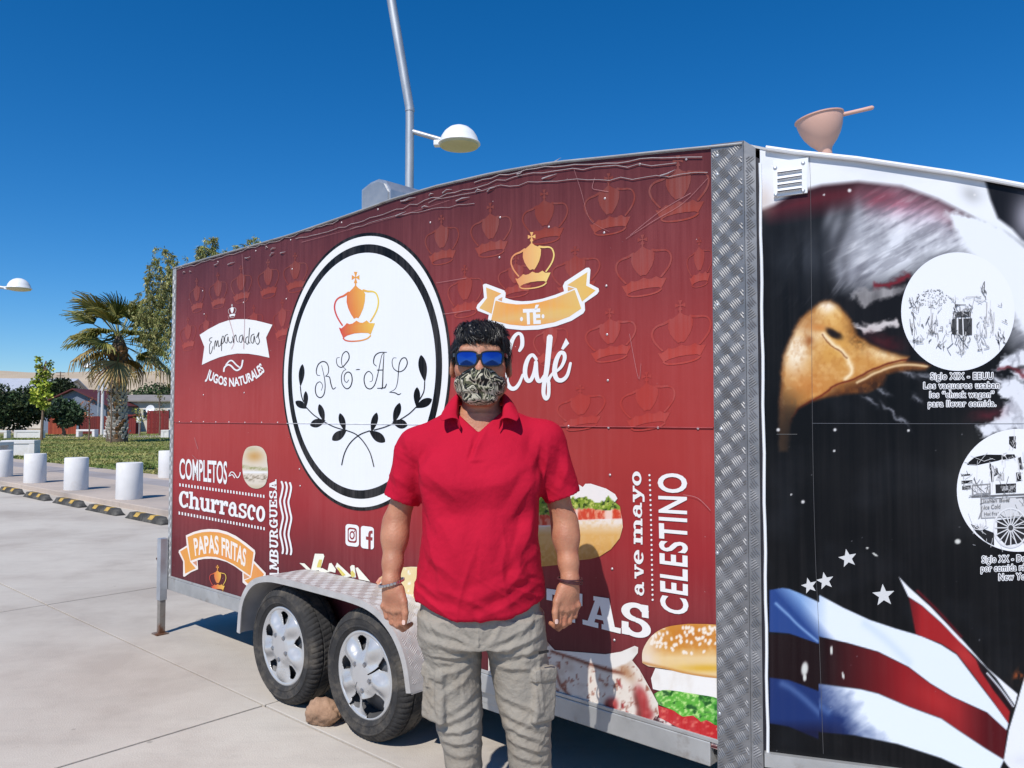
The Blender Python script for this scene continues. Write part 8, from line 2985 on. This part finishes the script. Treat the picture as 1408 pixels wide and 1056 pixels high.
# plank fences
def fence(x0, x1, dep, H, cols, label, gapx=.16, rz=0.0):
    root = empty('plank_fence', (x0, dep, 0), rz)
    tag(root, label, 'fence', 'plank fences in front of the houses')
    mats = [material('fence_paint', lin(c), rough=.8, var=.18, scale=3) for c in cols]
    n_ = int((x1 - x0) / gapx)
    b = MB(); b.box((gapx * .46, 0, H / 2), (gapx * .46, .015, H / 2))
    ms = [b.build('plank', m, root) for m in mats]
    for i in range(n_):
        k = rng.randrange(len(ms))
        o = ms[i] if i < len(ms) else ms[k].copy()
        if i >= len(ms): C.objects.link(o)
        o.location = (i * gapx, rng.uniform(-.008, .008), rng.uniform(-.03, .02))
    b = MB()
    b.box(((x1 - x0) / 2, .04, H * .25), ((x1 - x0) / 2, .02, .04)); b.box(((x1 - x0) / 2, .04, H * .8), ((x1 - x0) / 2, .02, .04))
    b.build('rail', mats[0], root)
    return root
fa, fb = at(66, 598, 62), at(107, 598, 62)
fence(fa.x, fb.x, 62, 1.5, [(150, 66, 44), (138, 58, 40), (160, 74, 50)], 'orange red plank fence left of the lamp post')
fa, fb = at(108, 598, 62.3), at(150, 598, 62.3)
fence(fa.x, fb.x, 62.3, 1.5, [(116, 40, 36), (104, 36, 34)], 'dark red plank fence behind the distant lamp post')
fa, fb = at(170, 598, 63), at(192, 598, 63)
fence(fa.x, fb.x, 63, 1.65, [(122, 40, 38), (112, 36, 36)], 'short maroon plank fence just right of the palm trunk')
fa, fb = at(202, 598, 63.5), at(232, 598, 63.5)
fence(fa.x, fb.x, 63.5, 1.95, [(128, 38, 36), (116, 34, 34)], 'taller maroon plank fence against the trailer edge')
# satellite dish on its post
dl = at(207, 563, 64)
ds_ = empty('satellite_dish', (dl.x, 64, 0))
tag(ds_, 'white satellite dish on a post above the maroon fence', 'satellite dish')
b = MB(); b.tube([(0, .1, 0), (0, .1, dl.z)], .05, 8); b.build('post', pole_m, ds_)
b = MB(); b.lathe([(0, 0), (.12, .01), (.25, .04), (.34, .09), (.35, .09), (.25, .05), (0, .012)], 24, Matrix.Translation((0, 0, dl.z)) @ Matrix.Rotation(R(75), 4, 'X')); b.build('dish', lamp_white, ds_, smooth=True)
b = MB(); b.tube([(0, -.02, dl.z - .3), (0, -.36, dl.z - .05)], .015, 6); b.build('arm', pole_m, ds_)
# board on a post
sl_ = at(191.5, 577, 60)
sg = empty('notice_board', (sl_.x, 60, 0))
tag(sg, 'small pale notice board on a post right of the palm', 'sign')
b = MB(); b.tube([(0, 0, 0), (0, 0, sl_.z + .2)], .04, 8); b.build('post', pole_m, sg)
b = MB(); b.box((0, -.05, sl_.z), (.17, .02, .22), bev=.005); b.build('board', lamp_white, sg)
# pale path strip behind the lawn
strip = mobj('path', [at(-40, 600, 52)[:2] + (.075,), at(420, 600, 52)[:2] + (.075,), at(420, 600, 58)[:2] + (.075,), at(-40, 600, 58)[:2] + (.075,)], [(0, 1, 2, 3)], walk_m)
tag(strip, kind='structure')
# utility pole on the skyline
up0 = at(82, 560, 240)
upo = empty('utility_pole', (up0.x, 240, 0))
tag(upo, 'distant utility pole with two crossarms on the skyline', 'utility pole')
zt = at(82, 511, 240).z
b = MB(); b.tube([(0, 0, 0), (0, 0, zt)], .16, 8); b.build('pole', bark_m, upo)
for dz, hw in ((.3, 1.4), (1.3, 1.1)):
    b = MB(); b.box((0, 0, zt - dz), (hw, .1, .1)); b.build('crossarm', bark_m, upo)

# ---- hills
hm = material('dry_hill', lin((196, 178, 152)), rough=1, var=.14, scale=.012, second=lin((168, 150, 126)), smask=(.45, .7), sscale=.006)
nxh, nyh = 140, 16
hv = []
for j in range(nyh):
    y = 1100 + j * 70
    for i in range(nxh):
        x = -2600 + i * 40
        ridge = 99 + 9 * math.sin(x * .0016 + 2.2) + 5 * math.sin(x * .006 + 1) + 8 * (float(vnoise(np.array([x / 90.]), np.array([j / 3.]), 3)[0]) - .5) * 2
        k = math.sin(min(1, j / (nyh - 5)) * math.pi / 2)
        gully = 10 * (float(fbm(np.array([x / 120.]), np.array([y / 160.]), 6)[0]) - .5)
        hv.append((x, y, -2 + ridge * k * (1.0 if j < nyh - 4 else .9 - .2 * (j - nyh + 4)) + gully * k))
hf = [(j * nxh + i, j * nxh + i + 1, (j + 1) * nxh + i + 1, (j + 1) * nxh + i) for j in range(nyh - 1) for i in range(nxh - 1)]
hl2 = mobj('hills', hv, hf, hm, None, smooth=True)
tag(hl2, kind='structure')
